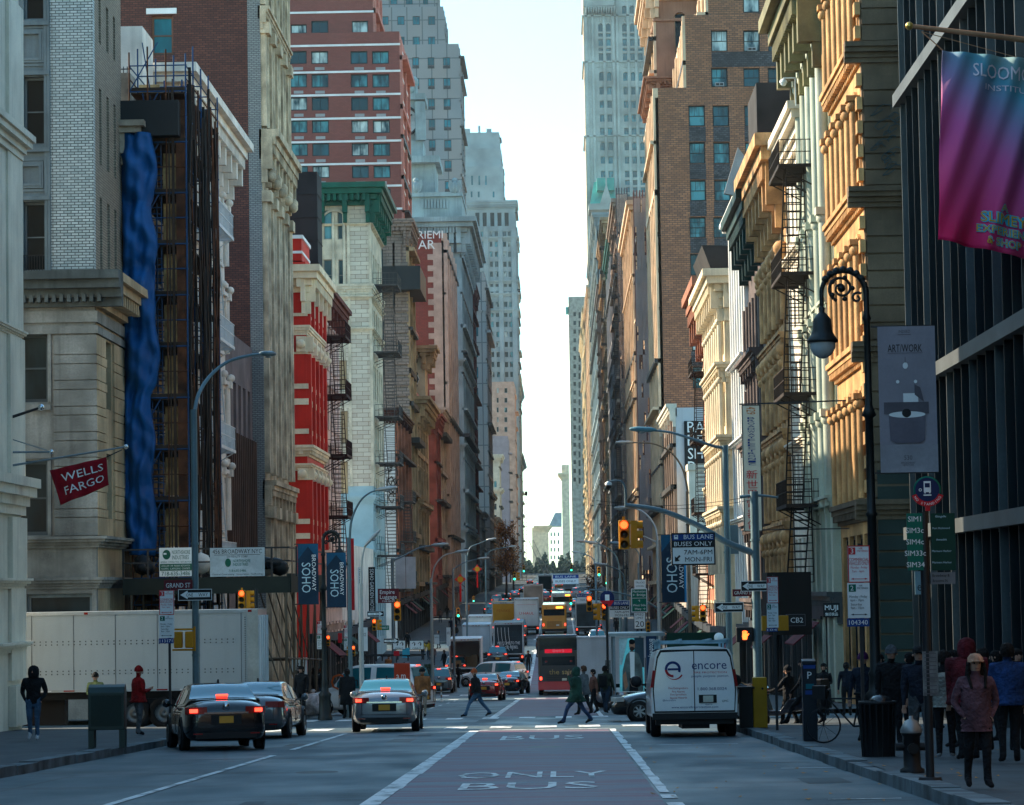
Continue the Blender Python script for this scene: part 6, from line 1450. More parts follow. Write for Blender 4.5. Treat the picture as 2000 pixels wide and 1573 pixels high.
h = 5.25; q = MB(); q.box(-.85, .85, -h-.018, -h+.02, 2.62, 2.86); q.build('red_banner', [mat('bus_banner_red', (.6, .01, .03), .4, var=0, emit=.3)], o)
q = MB(); q.box(-1.29, 1.29, -h-.03, h, 3.56, 3.66); q.build('roof_rim', [mat('dark_steel_roof', (.12, .14, .15), .5)], o)
bus('city_bus', 'orange coach seen from behind in the middle of the traffic', 1083, 1240, 2.55, 3.1, 10, paint('bus_orange', (.62, .25, .015), .3, 0), sign=(.2, .9))
bus('city_bus', 'white city bus beyond the orange coach', 1097, 1206, 2.55, 3.1, 12, paint('bus_white', (.40, .46, .50), .3, 0), sign=(.5, 1.1))
# ---- distant traffic, cars
FAR = [(1010, 1262, DBL, 'suv', 'dark car just right of the graphic box truck'), (1013, 1243, SIL, 'suv', 'silver car beside the red lettered truck'), (1012, 1228, DBL, 'sedan', 'navy car half hidden by the red lettered truck'), (988, 1182, DBL, 'suv', 'dark blue car above the yellow truck'),
       (1005, 1170, SIL, 'sedan', 'silver car in the far left lane'), (1022, 1160, BLK, 'sedan', 'tiny black car far off in the left lane'), (1066, 1178, RED, 'suv', 'red car far off above the orange coach'), (1097, 1172, BLK, 'suv', 'black car ahead of the white city bus'),
       (1122, 1190, GRY_, 'sedan', 'grey car right of the white city bus'), (1125, 1168, WHP, 'suv', 'white car far off in the right lane'), (1072, 1158, WHP, 'suv', 'small white car far off in the centre'), (1050, 1150, DBL, 'sedan', 'tiny navy car far up the avenue'),
       (1092, 1150, YCB, 'sedan', 'yellow cab far up the avenue'), (1115, 1152, BLK, 'sedan', 'tiny black car far up the right lane'), (1080, 1141, SIL, 'sedan', 'tiny silver car near the top of the rise'), (1035, 1142, RED, 'sedan', 'tiny red car near the top of the rise'), (1138, 1215, BLK, 'suv', 'black car at the right kerb before the dark truck'), (1100, 1138, GRY_, 'sedan', 'tiny grey car at the top of the rise'),
       (1060, 1168, YCB, 'sedan', 'yellow cab between the far trucks'), (1148, 1172, SIL, 'sedan', 'silver car parked far off at the right kerb'), (958, 1205, BLK, 'suv', 'black car parked far off at the left kerb'), (970, 1185, WHP, 'suv', 'white car parked far off at the left kerb')]
for px_, py_, pm, kd, lab in FAR: rcar(px_, py_, 'moving_car', lab, 'car', R(0), pm, kind=kd, H=1.75 if kd == 'suv' else 1.45, detail=False)
lorry('box_truck', 'grey lorry far up the avenue under the green hoarding', 'truck', 1065, 1162, 2.5, 3.6, 8, mat('teal_lorry_box', (.03, .07, .07), .6))
lorry('box_truck', 'pale truck far up the avenue in the right lane', 'truck', 1112, 1160, 2.5, 3.4, 8, WBX)
# white tradesman van on the left corner
p = gp(718, 1372); p.y = 110; p.x = at(722, 1345, 110).x; p.z = g(110)
t = car('parked_van', 'white tradesman van with orange and black lettering behind the silver sedan', 'van', p, R(68), WHP, kind='suv', L=4.9, W=1.95, H=1.95, brake=True)
q = MB()
for x in (-.7, .7): q.bar((x, -2.1, 2.3), (x, 1.1, 2.3), .05)
for y in (-2, -.9, .3): q.bar((-.75, y, 2.28), (.75, y, 2.28), .05); q.bar((-.7, y, 2.1), (-.7, y, 2.3), .04); q.bar((.7, y, 2.1), (.7, y, 2.3), .04)
q.build('roof_rack', [IRON], t)
q = MB(); put_text(q, 'C', .9, -.0, 0, 0, 0, .05); put_text(q, 'onair', .55, .95, .02, 1, 0, .05); o = q.build('lettering', [mat('orange_lettering', (.55, .10, .02)), BLACK], t, (-1.02, .9, 1.3), R(-90))

srcs = [o for o in col.objects if o.get('category') == 'car' and o.location.y > 190]; PK = []
for i in range(15):                                 # kerb rows farther on
    left = i % 2 == 0; Y = 188+i*15; s0 = srcs[(i*5) % len(srcs)]; c = copy_tree(s0); c.name = 'parked_car'; c.location = (-8.1 if left else 3.3, Y, g(Y)); c['group'] = 'cars on the avenue'
    kk = ('dark', 'plain', 'small', 'worn', 'low')[i % 5]; c['label'] = 'car number %d from the near end of the %s kerb row in the far blocks' % (i//2+1, 'left' if left else 'right')
# ================================================================ people
SK = mat('skin_light', (.42, .24, .17), .6, var=.1); SKD = mat('skin_brown', (.16, .085, .055), .6, var=.1)
def cloth(name, c): return mat('cloth_'+name, c, .9, var=.3, scale=5, fine=18, bump=1.0)
JEAN = cloth('blue_denim', (.05, .11, .19)); JEAND = cloth('dark_denim', (.02, .035, .06)); BLKC = cloth('black', (.010, .011, .013)); NAVY = cloth('navy', (.012, .018, .032)); GRYC = cloth('grey', (.09, .10, .11)); HAIR = cloth('dark_hair', (.012, .009, .008)); HAIRB = cloth('brown_hair', (.07, .035, .02))
SHOE = cloth('shoe_black', (.012, .012, .014)); SHOW = cloth('shoe_white', (.5, .52, .54))
def person(px, py, H, yaw, label, top=BLKC, legs=JEAND, shoe=SHOE, skin_=SK, hair=HAIR, stride=.0, arms='down', coat=None, coatlen=.0, hood=None, hat=None, bag=None, backpack=None, pos=None, longhair=False, group='pedestrians on the avenue', head=0.0, lean=0.0, cut=None, bulk=1.0, puff=False, drop=0.0, onroad=None):
    if pos is None:
        p = gp(px, py, 0); h = .15 if (onroad is None and (p.x < CL or p.x > CR) and not (83.6 < p.y < 96.4)) else 0
        p = gp(px, py, h)
    else: p = Vector(pos)
    k = H/1.75; root = empty('person', p, yaw, label, 'person', group); V = {}; E_ = []; rad = {}; ME = []
    def v(n, x, y, z, r, r2=None): V[n] = Vector((x, y, z))*k; rad[n] = (r*k, (r2 or r)*k)
    def e(a, b, m): E_.append((a, b)); ME.append(m)
    B = bulk; s = stride; lift = -abs(s)*.10-drop
    v('pel', 0, 0, .96+lift, .155*B, .12*B); v('bel', 0, .01+lean*.3, 1.12+lift, .15*B, .115*B); v('che', 0, .01+lean*.7, 1.32+lift, .17*B, .12*B); v('nek', 0, -.01+lean, 1.47+lift, .065); v('hd0', 0, .01+lean*1.1, 1.545+lift, .065); 
    v('hd1', 0, .02+lean*1.2, 1.62+lift, .088, .098); v('hd2', 0, .01+lean*1.25, 1.70+lift, .072, .085)
    e('pel', 'bel', 0); e('bel', 'che', 0); e('che', 'nek', 0); e('nek', 'hd0', 3); e('hd0', 'hd1', 3); e('hd1', 'hd2', 3)
    for sd, q in ((-1, 1), (1, -1)):
        n = 'L' if sd < 0 else 'R'; f = q*s*.5
        v('hip'+n, sd*.095, 0, .88+lift, .105*B); kz = .50+lift*.5+(.03 if f > 0 else -.02); v('kne'+n, sd*.10, f*.55+.03, kz, .068)
        back = f < -.05
        v('ank'+n, sd*.10, f-.03, .10+(.06 if back else 0), .048); v('hee'+n, sd*.10, f-.07, .055+(.05 if back else 0), .045); v('toe'+n, sd*.12, f+.15, .045+(.0 if f >= 0 else -.01), .04, .032)
        e('pel', 'hip'+n, 1); e('hip'+n, 'kne'+n, 1); e('kne'+n, 'ank'+n, 1); e('ank'+n, 'toe'+n, 2); e('ank'+n, 'hee'+n, 2)
        v('sho'+n, sd*.19*B, lean*.8, 1.40+lift, .075*B); e('che', 'sho'+n, 0)
        a = arms if isinstance(arms, str) else arms[0 if sd < 0 else 1]
        if a == 'down': el, wr, fd = (sd*.25, -q*s*.12, 1.12), (sd*.26, -q*s*.3+.06, .88), (0, .02, -1)
        elif a == 'pocket': el, wr, fd = (sd*.28, -.07, 1.13), (sd*.19, .06, .97), (-sd*.5, .05, -.8)
        elif a == 'phone': el, wr, fd = (sd*.24, .10, 1.14), (sd*.13, .20, 1.46), (-sd*.3, .1, .9)
        elif a == 'front': el, wr, fd = (sd*.24, .02, 1.12), (sd*.10, .26, 1.15), (-sd*.5, .6, .3)
        elif a == 'bars': el, wr, fd = (sd*.28, .2, 1.15), (sd*.27, .45, 1.08), (0, 1, -.1)
        v('elb'+n, el[0], el[1]+lean*.5, el[2]+lift, .052*B); v('wri'+n, wr[0], wr[1]+lean*.3, wr[2]+lift, .034); e('sho'+n, 'elb'+n, 0); e('elb'+n, 'wri'+n, 0)
        fd = Vector(fd).normalized(); W_ = Vector(wr)+Vector((0, lean*.3, lift)); side = fd.cross(Vector((0, 1, 0)));
        if side.length < .2: side = Vector((1, 0, 0))
        side.normalize(); pc = W_+fd*.07; v('pal'+n, *pc, .030, .022); e('wri'+n, 'pal'+n, 3)
        for i in range(4):
            b_ = pc+side*(i-1.5)*.019+fd*.03; t1 = b_+fd*(.04-.003*abs(i-1))+Vector((0, .008, 0)); t2 = t1+fd*.03+Vector((0, .015, 0))
            v('f%d%s' % (i, n), *b_, .009); v('g%d%s' % (i, n), *t1, .008); v('h%d%s' % (i, n), *t2, .007); e('pal'+n, 'f%d%s' % (i, n), 3); e('f%d%s' % (i, n), 'g%d%s' % (i, n), 3); e('g%d%s' % (i, n), 'h%d%s' % (i, n), 3)
        th = pc-fd*.03+side*.035*(-1)+Vector((0, .02, 0)); v('t%s' % n, *th, .010); v('u%s' % n, *(th+fd*.035-side*.012), .009); e('pal'+n, 't'+n, 3); e('t'+n, 'u'+n, 3)
    names = list(V); me = bpy.data.meshes.new('b'); me.from_pydata([V[n] for n in names], [(names.index(a), names.index(b)) for a, b in E_], []); ob = bpy.data.objects.new('b', me)
    sm = ob.modifiers.new('s', 'SKIN'); sm.use_smooth_shade = True; ss = ob.modifiers.new('u', 'SUBSURF'); ss.levels = 1; ss.render_levels = 1
    for i, n in enumerate(names): me.skin_vertices[0].data[i].radius = rad[n]; me.skin_vertices[0].data[i].use_root = (n == 'pel')
    bm_ = evaluated_mesh(ob); bpy.data.meshes.remove(me); bm_.name = 'body'
    for m in (top, legs, shoe, skin_): bm_.materials.append(m)
    segs = [(V[a], V[b]-V[a], max(1e-9, (V[b]-V[a]).length_squared), m, (rad[a][0]+rad[b][0])/2) for (a, b), m in zip(E_, ME)]; idx = []
    for pg in bm_.polygons:
        c = pg.center; best = 9; bmn = 0
        for a, d, l2, m, r_ in segs:
            t = max(0, min(1, (c-a).dot(d)/l2)); q = (c-a-d*t).length-r_
            if q < best: best = q; bmn = m
        idx.append(bmn)
    bm_.polygons.foreach_set('material_index', idx); bm_.polygons.foreach_set('use_smooth', [True]*len(idx)); body = place('body', bm_, root)
    hc = V['hd1']; hz = hc.z; hy = hc.y
    def loft(name, rings, m, n=14, parent=root, open_=0):
        mb = MB(); vs = []
        for (cy, z, rx, ry) in rings:
            for i in range(n): t = 2*math.pi*i/n; vs.append((rx*k*math.cos(t), cy*k+ry*k*math.sin(t), z*k))
        mb.add(vs, [(j*n+i, j*n+(i+1) % n, (j+1)*n+(i+1) % n, (j+1)*n+i) for j in range(len(rings)-1) for i in range(n)], 0, True); return mb.build(name, [m], parent)
    z1 = lift
    if coat:
        b0 = coatlen; w_ = B
        if puff:
            R_ = []; z = 1.43; i = 0
            while z > b0: r = (.10 if i == 0 else .20)*w_; R_ += [(lean*.6, z+z1, r*.94, r*.70), (lean*.6, z+z1-.035, r*1.05, r*.80)]; z -= .07; i += 1
            loft('coat', R_, coat)
        else: loft('coat', [(lean, 1.46+z1, .09, .08), (lean*.9, 1.42+z1, .19*w_, .13*w_), (lean*.7, 1.30+z1, .215*w_, .155*w_), (lean*.4, 1.1+z1, .195*w_, .15*w_), (0, .92+z1, .215*w_, .17*w_), (0, b0+z1+.02, .24*w_, .20*w_+abs(s)*.12), (0, b0+z1, .22*w_, .18*w_)], coat)
    cz = (hz/k)
    if hood: loft('hood', [(hy/k-.03, cz-.15, .12, .11), (hy/k-.02, cz-.06, .135, .13), (hy/k-.035, cz+.04, .13, .125), (hy/k-.04, cz+.10, .10, .10), (hy/k-.04, cz+.135, .03, .03)], hood)
    elif hat == 'cap' or (hat and hat[0] == 'cap'):
        m = hat[1]; loft('cap', [(hy/k, cz+.03, .105, .115), (hy/k, cz+.09, .10, .11), (hy/k-.01, cz+.135, .06, .07), (hy/k-.01, cz+.145, .01, .01)], m)
        mb = MB(); mb.prism([(x*k, hy+(.10+y)*k, hz+.045*k) for x, y in ((-.085, 0), (.085, 0), (.07, .09), (0, .115), (-.07, .09))], (0, 0, .012)); mb.build('cap_peak', [m], root)
    elif hat: loft('beanie', [(hy/k-.005, cz+.005, .105, .115), (hy/k-.005, cz+.045, .108, .118), (hy/k-.01, cz+.10, .095, .10), (hy/k-.01, cz+.15, .05, .05), (hy/k-.01, cz+.165, .01, .01)], hat[1])
    else: loft('hair', [(hy/k-.035, cz-.07 if not longhair else cz-.24, .09 if not longhair else .13, .075), (hy/k-.035, cz-.0, .105, .095), (hy/k-.015, cz+.06, .102, .108), (hy/k-.01, cz+.115, .075, .085), (hy/k-.01, cz+.14, .01, .01)], hair)
    if longhair and (hat or hood):
        loft('hair', [(hy/k-.07, cz-.26, .13, .05), (hy/k-.065, cz-.12, .125, .06), (hy/k-.055, cz+.04, .108, .075)], hair)
        for sx in (-1, 1):
            mb = MB(); mb.tube([Vector((sx*.098*k, hy+.01, hz+.02*k)), Vector((sx*.115*k, hy+.05, hz-.12*k)), Vector((sx*.09*k, hy+.13, hz-.30*k))], .03*k, 7, 0, .018*k); mb.build('hair_strand', [hair], root)
    if not hood or True:                           # face: nose, eyes, ears
        mb = MB(); c0 = Vector((0, hy+.094*k, hz-.012*k)); mb.prism([c0+Vector((-.014*k, 0, -.02*k)), c0+Vector((.014*k, 0, -.02*k)), c0+Vector((0, -.004*k, .03*k))], (0, .022*k, -.004*k), 0)
        for sx in (-1, 1): mb.ball(Vector((sx*.034*k, hy+.086*k, hz+.018*k)), .010*k, 6, 1); mb.ball(Vector((sx*.093*k, hy, hz-.005*k)), .02*k, 6, 0)
        mb.box(-.022*k, .022*k, hy+.085*k, hy+.097*k, hz-.055*k, hz-.047*k, 2); mb.build('face', [skin_, BLKC, mat('lip', (.25, .09, .08), .6, var=0)], root)
    if backpack:
        mb = MB(); mb.box(-.15*k, .15*k, -.30*k, -.13*k, (1.0+z1)*k, (1.42+z1)*k); o = mb.build('backpack', [backpack], root); bevel(o, .05, 3)
    if bag:
        mb = MB(); sx, zz, m = bag; mb.box(sx*.30*k-.06, sx*.30*k+.06, -.16, .16, zz, zz+.28); o = mb.build('bag', [m], root); bevel(o, .04, 2)
        mb = MB(); mb.bar((sx*.3*k, 0, zz+.27), (sx*.2*k, 0, (1.44+z1)*k), .025); mb.build('strap', [m], o)
    return root
D = R(1)
person(66, 1447, 1.80, R(178), 'man in black hoodie and blue jeans walking past the cream corner building', top=BLKC, legs=JEAN, shoe=SHOW, hood=BLKC, arms='pocket', stride=.18, bulk=1.1, pos=None)
person(8, 1428, 1.78, R(120), 'dark coated person with a shoulder bag cut by the left edge', top=BLKC, legs=cloth('brown', (.08, .04, .025)), coat=BLKC, coatlen=.8, bag=(1, .75, BLKC))
person(33, 1422, 1.80, R(100), 'person in navy jacket with raised arm behind the cream column', top=cloth('blue_grey', (.02, .05, .075)), legs=BLKC, arms='bars', bulk=1.1)
person(187, 1428, 1.76, R(170), 'person in pale green jacket and dark beanie behind the mailbox', top=cloth('pale_green', (.20, .24, .10)), legs=BLKC, hat=('b', BLKC), arms='front', bulk=1.1)
person(271, 1437, 1.74, R(-60), 'person in red padded jacket and red beanie beside the trailer', top=cloth('red', (.30, .012, .012)), legs=GRYC, hat=('b', cloth('red', (.30, .012, .012))), arms='front', stride=.08, bulk=1.1, coat=MATS['cloth_red'], coatlen=.85)
person(932, 1401, 1.78, R(88), 'man in black jacket, jeans and orange beanie crossing from the left', top=BLKC, legs=JEAN, hat=('b', cloth('orange', (.42, .09, .03))), stride=.85, arms='pocket', lean=.06, coat=BLKC, coatlen=.92, bulk=1.15, onroad=1)
person(1126, 1415, 1.80, R(86), 'person in long dark green hooded coat holding a phone while crossing', top=cloth('forest', (.012, .055, .045)), legs=cloth('blue', (.03, .06, .14)), hood=cloth('forest', (.012, .055, .045)), coat=MATS['cloth_forest'], coatlen=.72, stride=.8, arms=('phone', 'pocket'), bulk=1.15, onroad=1)
person(1142, 1398, 1.80, R(60), 'brown haired man in grey coat walking behind the green coat', top=GRYC, legs=BLKC, coat=GRYC, coatlen=.75, hair=HAIRB, stride=.4, onroad=1)
person(1160, 1395, 1.66, R(110), 'woman with tan bag between two walkers at the crossing', top=cloth('rust', (.16, .07, .05)), legs=BLKC, stride=.35, bag=(1, .8, cloth('tan', (.35, .15, .07))), onroad=1)
person(1183, 1394, 1.80, R(-20), 'man in dark jacket with black backpack seen from behind', top=cloth('olive', (.035, .045, .03)), legs=JEAND, stride=.5, backpack=BLKC, bulk=1.15, onroad=1)
person(826, 1401, 1.78, R(170), 'woman in brown fur coat and black fur hat beyond the silver sedan', top=cloth('fur_brown', (.26, .10, .035)), legs=cloth('beige', (.3, .25, .2)), coat=MATS['cloth_fur_brown'], coatlen=.78, bulk=1.2, hat=('b', BLKC), stride=.2, onroad=1)
person(679, 1405, 1.78, R(20), 'person in long black coat standing left of the silver sedan', top=BLKC, legs=BLKC, coat=BLKC, coatlen=.5, bulk=1.15, onroad=1)
person(733, 1396, 1.80, R(-80), 'dark haired person seen above the roof of the silver sedan', top=BLKC, legs=BLKC, onroad=1)
person(590, 1402, 1.74, R(150), 'person in black standing beside the scaffold posts by the bags', top=BLKC, legs=BLKC, bulk=1.1)
person(613, 1386, 1.72, R(60), 'person in black at the graffitied stone base', top=BLKC, legs=BLKC, longhair=True)
person(628, 1380, 1.70, R(200), 'person in grey jacket near the black ornate lamp post', top=cloth('pale_grey', (.25, .27, .28)), legs=BLKC)
person(1032, 1313, 1.75, R(180), 'man in dark clothes walking in the road by the bus lane line', top=BLKC, legs=BLKC, stride=.3, onroad=1)
person(1010, 1278, 1.75, R(160), 'man in blue jeans bending at the back of the graphic truck', top=BLKC, legs=JEAN, lean=.3, onroad=1)
for i, (x, y, c, lab) in enumerate(((838, 1290, 'yellow', 'person in yellow vest on the left pavement'), (868, 1312, 'black', 'person in black beside the open truck'), (857, 1268, 'navy', 'person in navy far along the left pavement'), (880, 1262, 'black', 'dark figure near the far parked trucks'), (846, 1300, 'rust', 'person in rust coloured top by the left lamp'), (895, 1345, 'black', 'person in black stepping off the left kerb'), (1050, 1285, 'rust', 'small figure crossing beyond the tour bus'), (935, 1240, 'black', 'tiny dark figure far on the left pavement'))):
    m = cloth('yellow', (.5, .33, .03)) if c == 'yellow' else MATS['cloth_'+c]; person(x, y, 1.74, R(170-i*40), lab, top=m, legs=BLKC if i % 2 else JEAND, stride=.25)
# right pavement
PINK_ = cloth('dusty_pink', (.13, .062, .075))
person(1911, 1541, 1.62, R(185), 'woman in dusty pink quilted coat and beige cap walking towards us', top=PINK_, legs=BLKC, coat=PINK_, coatlen=.74, puff=True, hat=('cap', cloth('peach_cap', (.50, .27, .17))), longhair=True, arms='pocket', stride=.25, bulk=1.02)
person(1893, 1487, 1.88, R(10), 'big person in maroon hooded jacket seen from behind', top=cloth('maroon', (.09, .010, .016)), legs=BLKC, hood=cloth('maroon', (.09, .010, .016)), bulk=1.35, coat=MATS['cloth_maroon'], coatlen=.8)
person(1848, 1482, 1.70, R(-10), 'person in pale quilted waistcoat and black trousers', top=BLKC, legs=BLKC, coat=cloth('off_white', (.26, .26, .23)), coatlen=.86, puff=True, shoe=SHOW)
person(1973, 1492, 1.78, R(0), 'person in blue jacket and black trousers at the right edge', top=cloth('royal', (.012, .04, .13)), legs=BLKC, bulk=1.15, coat=MATS['cloth_royal'], coatlen=.85)
person(1800, 1478, 1.80, R(175), 'person in dark jacket and grey joggers near the hydrant', top=NAVY, legs=GRYC, shoe=SHOW, hat=('cap', BLKC), bulk=1.15, stride=.3)
person(1745, 1458, 1.84, R(180), 'young man in black with grey and white beanie', top=BLKC, legs=BLKC, hat=('b', GRYC), bulk=1.15, stride=.2)
person(1690, 1450, 1.74, R(150), 'person in purple beanie half hidden behind the bike rack', top=NAVY, legs=BLKC, hat=('b', cloth('purple', (.09, .015, .09))), stride=.2)
person(1611, 1405, 1.70, R(165), 'woman in long black coat with glasses crossing the side street', top=BLKC, legs=BLKC, coat=BLKC, coatlen=.35, arms='front', hair=HAIR)
person(1572, 1416, 1.76, R(85), 'striding figure mostly hidden by the parking meter', top=BLKC, legs=BLKC, stride=.95)
person(1925, 1470, 1.74, R(30), 'person in black between the maroon and the blue jacket', top=BLKC, legs=BLKC)
for i, (x, y) in enumerate(((1655, 1400), (1780, 1440), (1950, 1450), (1868, 1462), (1722, 1432), (1990, 1470), (1830, 1425))): person(x, y, 1.72, R(40*i), ['dark figure by the golden building base', 'dark figure behind the bus stop pole', 'dark figure deep on the right pavement', 'dark figure behind the big maroon jacket', 'dark figure behind the grey beanie man', 'dark figure cut by the right picture edge', 'dark figure farther behind the pale waistcoat'][i], top=NAVY, legs=BLKC)
# delivery rider on a moped
rp = gp(1535, 1425, .0); rp.z = g(rp.y)
person(0, 0, 1.74, R(60), 'rider in black with face mask sitting on the moped', top=BLKC, legs=BLKC, arms='bars', hat=('b', BLKC), pos=rp+Vector((.1, .1, .05)), drop=.12, stride=.35, bulk=1.1)
mp_ = empty('moped', rp, R(60), 'dark delivery moped with a box under the rider on the right corner', 'moped')
q = MB(); q.prism([(-.13, -.75, .55), (-.13, -.2, .45), (-.13, .15, .35), (-.13, .5, .35), (-.13, .62, .95), (-.13, .55, .95), (-.13, .4, .5), (-.13, .1, .5), (-.13, -.15, .8), (-.13, -.75, .85)], (.26, 0, 0)); o = q.build('body', [DBL], mp_); bevel(o, .04)
q = MB(); q.box(-.25, .25, -1.15, -.7, .85, 1.3); o = q.build('delivery_box', [TRIM], mp_); bevel(o, .03)
q = MB(); q.bar((-.3, .55, 1.05), (.3, .55, 1.05), .035); q.bar((0, .7, .3), (0, .55, 1.05), .06); q.build('handlebar', [IRON], mp_)
for y in (-.65, .72): q = MB(); q.lathe((0, y, .25), [(.14, -.04), (.25, -.05), (.25, .05), (.14, .04)], 16, 0, 'x'); q.lathe((0, y, .25), [(.01, .05), (.14, .045)], 12, 1, 'x'); q.build('wheel', [TYRE, RIM], mp_)

PS = [o for o in col.objects if o.get('category') == 'person' and o.location.y > 95 and o.name != 'x']
rr = random.Random(21)
for i in range(34):
    left = i % 2 == 0; Y = 125+i*7.5; x = (-9.9-rr.random()*4.5) if left else (5.2+rr.random()*4.5); src = PS[(i*7) % len(PS)]; c = copy_tree(src)
    c.location = (x, Y, g(Y)+.15); c.rotation_euler = (0, 0, rr.choice((0, math.pi))+rr.uniform(-.3, .3)); c['group'] = 'walkers on the far pavements'; c['label'] = 'small dark walker on the %s pavement of the far blocks' % ('left' if left else 'right')
# ================================================================ street furniture
GTXT = mat('dark_green_lettering', (.0, .10, .06), .5, var=0); NAVT = mat('navy_lettering', (.01, .035, .16)); WTX = mat('white_lettering', (.75, .78, .78), .5, var=0); REDT = mat('red_lettering', (.50, .02, .03)); BKT = mat('black_lettering', (.01, .01, .012), .5, var=0)
SGW = mat('sign_white', (.78, .82, .82), .5, var=.06); SGK = mat('sign_black', (.012, .014, .016), .5, var=.05); SGG = mat('sign_green', (.0, .13, .085), .5, var=.05); SGB = mat('sign_blue', (.01, .05, .22), .5, var=.05); SGM = mat('sign_maroon', (.12, .012, .02), .5, var=.05); SGR = mat('sign_red', (.55, .01, .02), .5, var=.05)
SIGY = mat('signal_yellow', (.55, .24, .01), .5, var=.12); GALV = STEEL; TEALP = mat('pole_grey_blue', (.12, .19, .22), .5, metal=.3, var=.2); PALE = mat('pole_pale', (.42, .42, .40), .5, metal=.3, var=.1)
def gnd(x, Y): return g(Y)+(.15 if (x < CL or x > CR) and not 83.6 < Y < 96.4 else 0)
def panel(name, label, cat, box, Y, bg, items=(), group=None, th=.03, edge=None, yaw=0.0, root=None):
    x0, y0, x1, y1 = box; c = at((x0+x1)/2, (y0+y1)/2, Y); s_ = Y/5500; w, h = (x1-x0)*s_, (y1-y0)*s_
    r = root or empty(name, c, yaw, label, cat, group); off = Vector((0, 0, 0)) if root is None else c-root.location
    q = MB(); q.box(-w/2, w/2, 0, th, -h/2, h/2); bd = q.build('board', [bg], r, off)
    if edge: 
        q = MB(); e = min(w, h)*.045; q.box(-w/2, w/2, -.006, -.001, h/2-e, h/2); q.box(-w/2, w/2, -.006, -.001, -h/2, -h/2+e); q.box(-w/2, -w/2+e, -.006, -.001, -h/2+e, h/2-e); q.box(w/2-e, w/2, -.006, -.001, -h/2+e, h/2-e); q.build('border', [edge], r, off)
    if items:
        q = MB(); ms = []; lay = 0
        for it in items:
            m = it[-1]
            if m not in ms: ms.append(m)
            mi = ms.index(m); lay += 1; y = -.004-.0015*lay if it[0] != 't' else -.004-.0015*lay
            X = lambda a: (a-.5)*w
            Z_ = lambda b: (.5-b)*h
            if it[0] == 'r': q.quad((X(it[1]), y, Z_(it[4])), (X(it[3]), y, Z_(it[4])), (X(it[3]), y, Z_(it[2])), (X(it[1]), y, Z_(it[2])), mi)
            elif it[0] == 'p': q.add([(X(a), y, Z_(b)) for a, b in it[1]], [tuple(range(len(it[1])))], mi)
            elif it[0] == 'e': q.add([(X(it[1])+it[3]*w*math.cos(t*.3491), y, Z_(it[2])+it[4]*h*math.sin(t*.3491)) for t in range(18)], [tuple(range(18))], mi)
            else: rt = it[6] if len(it) > 7 else 0; put_text(q, it[1], it[4]*(w if rt else h), X(it[2]), Z_(it[3]), mi, y, .006, it[5]*(h if rt else w) if it[5] else None, rt)
        q.build('lettering', ms, r, off)
    return r
def T(s_, x, y, h, w=None, m=BKT, rot=None): return ('t', s_, x, y, h, w, m) if rot is None else ('t', s_, x, y, h, w, rot, m)
def arrow2(y, m): return ('p', [(.12, y), (.25, y-.025), (.25, y-.008), (.75, y-.008), (.75, y-.025), (.88, y), (.75, y+.025), (.75, y+.008), (.25, y+.008), (.25, y+.025)], m)
def parking(px0, py0, px1, ymid, py1, Y, lab, num=None, yb=None, pole=True, poley0=None):
    r = panel('parking_sign', lab, 'sign', (px0, py0, px1, ymid), Y, SGW, [('r', .05, .05, .35, .24, REDT), T('3', .2, .145, .2, None, SGW), T('HR', .6, .08, .08, None, REDT), T('METERED', .68, .15, .07, .5, REDT), T('COMMERCIAL', .5, .38, .13, .9, REDT), T('VEHICLES ONLY', .5, .48, .13, .9, REDT), T('Monday - Friday', .5, .6, .09, .75, REDT), T('7am - 6pm', .45, .7, .09, .55, REDT), arrow2(.9, REDT)], edge=REDT)
    panel('', '', '', (px0, ymid+1, px1, py1), Y, SGW, [('r', .05, .04, .38, .25, SGG), T('2', .2, .145, .2, None, SGW), T('HR', .6, .08, .08, None, BKT), T('METERED', .68, .15, .07, .5, BKT), T('Monday - Friday', .48, .40, .1, .8, BKT), T('6pm - 10pm', .42, .50, .1, .6, BKT), T('Saturday', .38, .62, .1, .5, BKT), T('9am - 10pm', .42, .72, .1, .6, BKT), arrow2(.9, BKT)], root=r)
    if num: panel('', '', '', (px0-1, py1+1, px1-1, yb), Y, SGB, [T(num, .5, .5, .8, .85, WTX)], root=r)
    if pole:
        q = MB(); x = at((px0+px1)/2+5, py1, Y).x; q.bar((x, Y+.07, gnd(x, Y)), (x, Y+.07, at(px0, py0-4, Y).z), .06); q.v = [tuple(Vector(v)-r.location) for v in q.v]; q.build('post', [IRON], r)
    return r
def oneway(box, Y, lab, left=True):
    f = (lambda x: x) if left else (lambda x: 1-x)
    return panel('one_way_sign', lab, 'sign', box, Y, SGK, [('p', [(f(.06), .5), (f(.28), .12), (f(.28), .3), (f(.94), .3), (f(.94), .72), (f(.28), .72), (f(.28), .88)], SGW), T('ONE', f(.34) if left else .3, .51, .42, .2, SGK), T('WAY', f(.74) if left else .64, .51, .42, .28, SGK)], group='one way signs', edge=SGW)
LITO = mat('lit_signal_red', (1.0, .06, .012), .3, var=0, emit=2.6); LITG = mat('lit_signal_green', (.02, .8, .5), .3, var=0, emit=1.8); HANDM = mat('lit_orange_hand', (1.0, .12, .02), .3, var=0, emit=2); OFFL = mat('unlit_lens', (.02, .018, .01), .3, var=0)
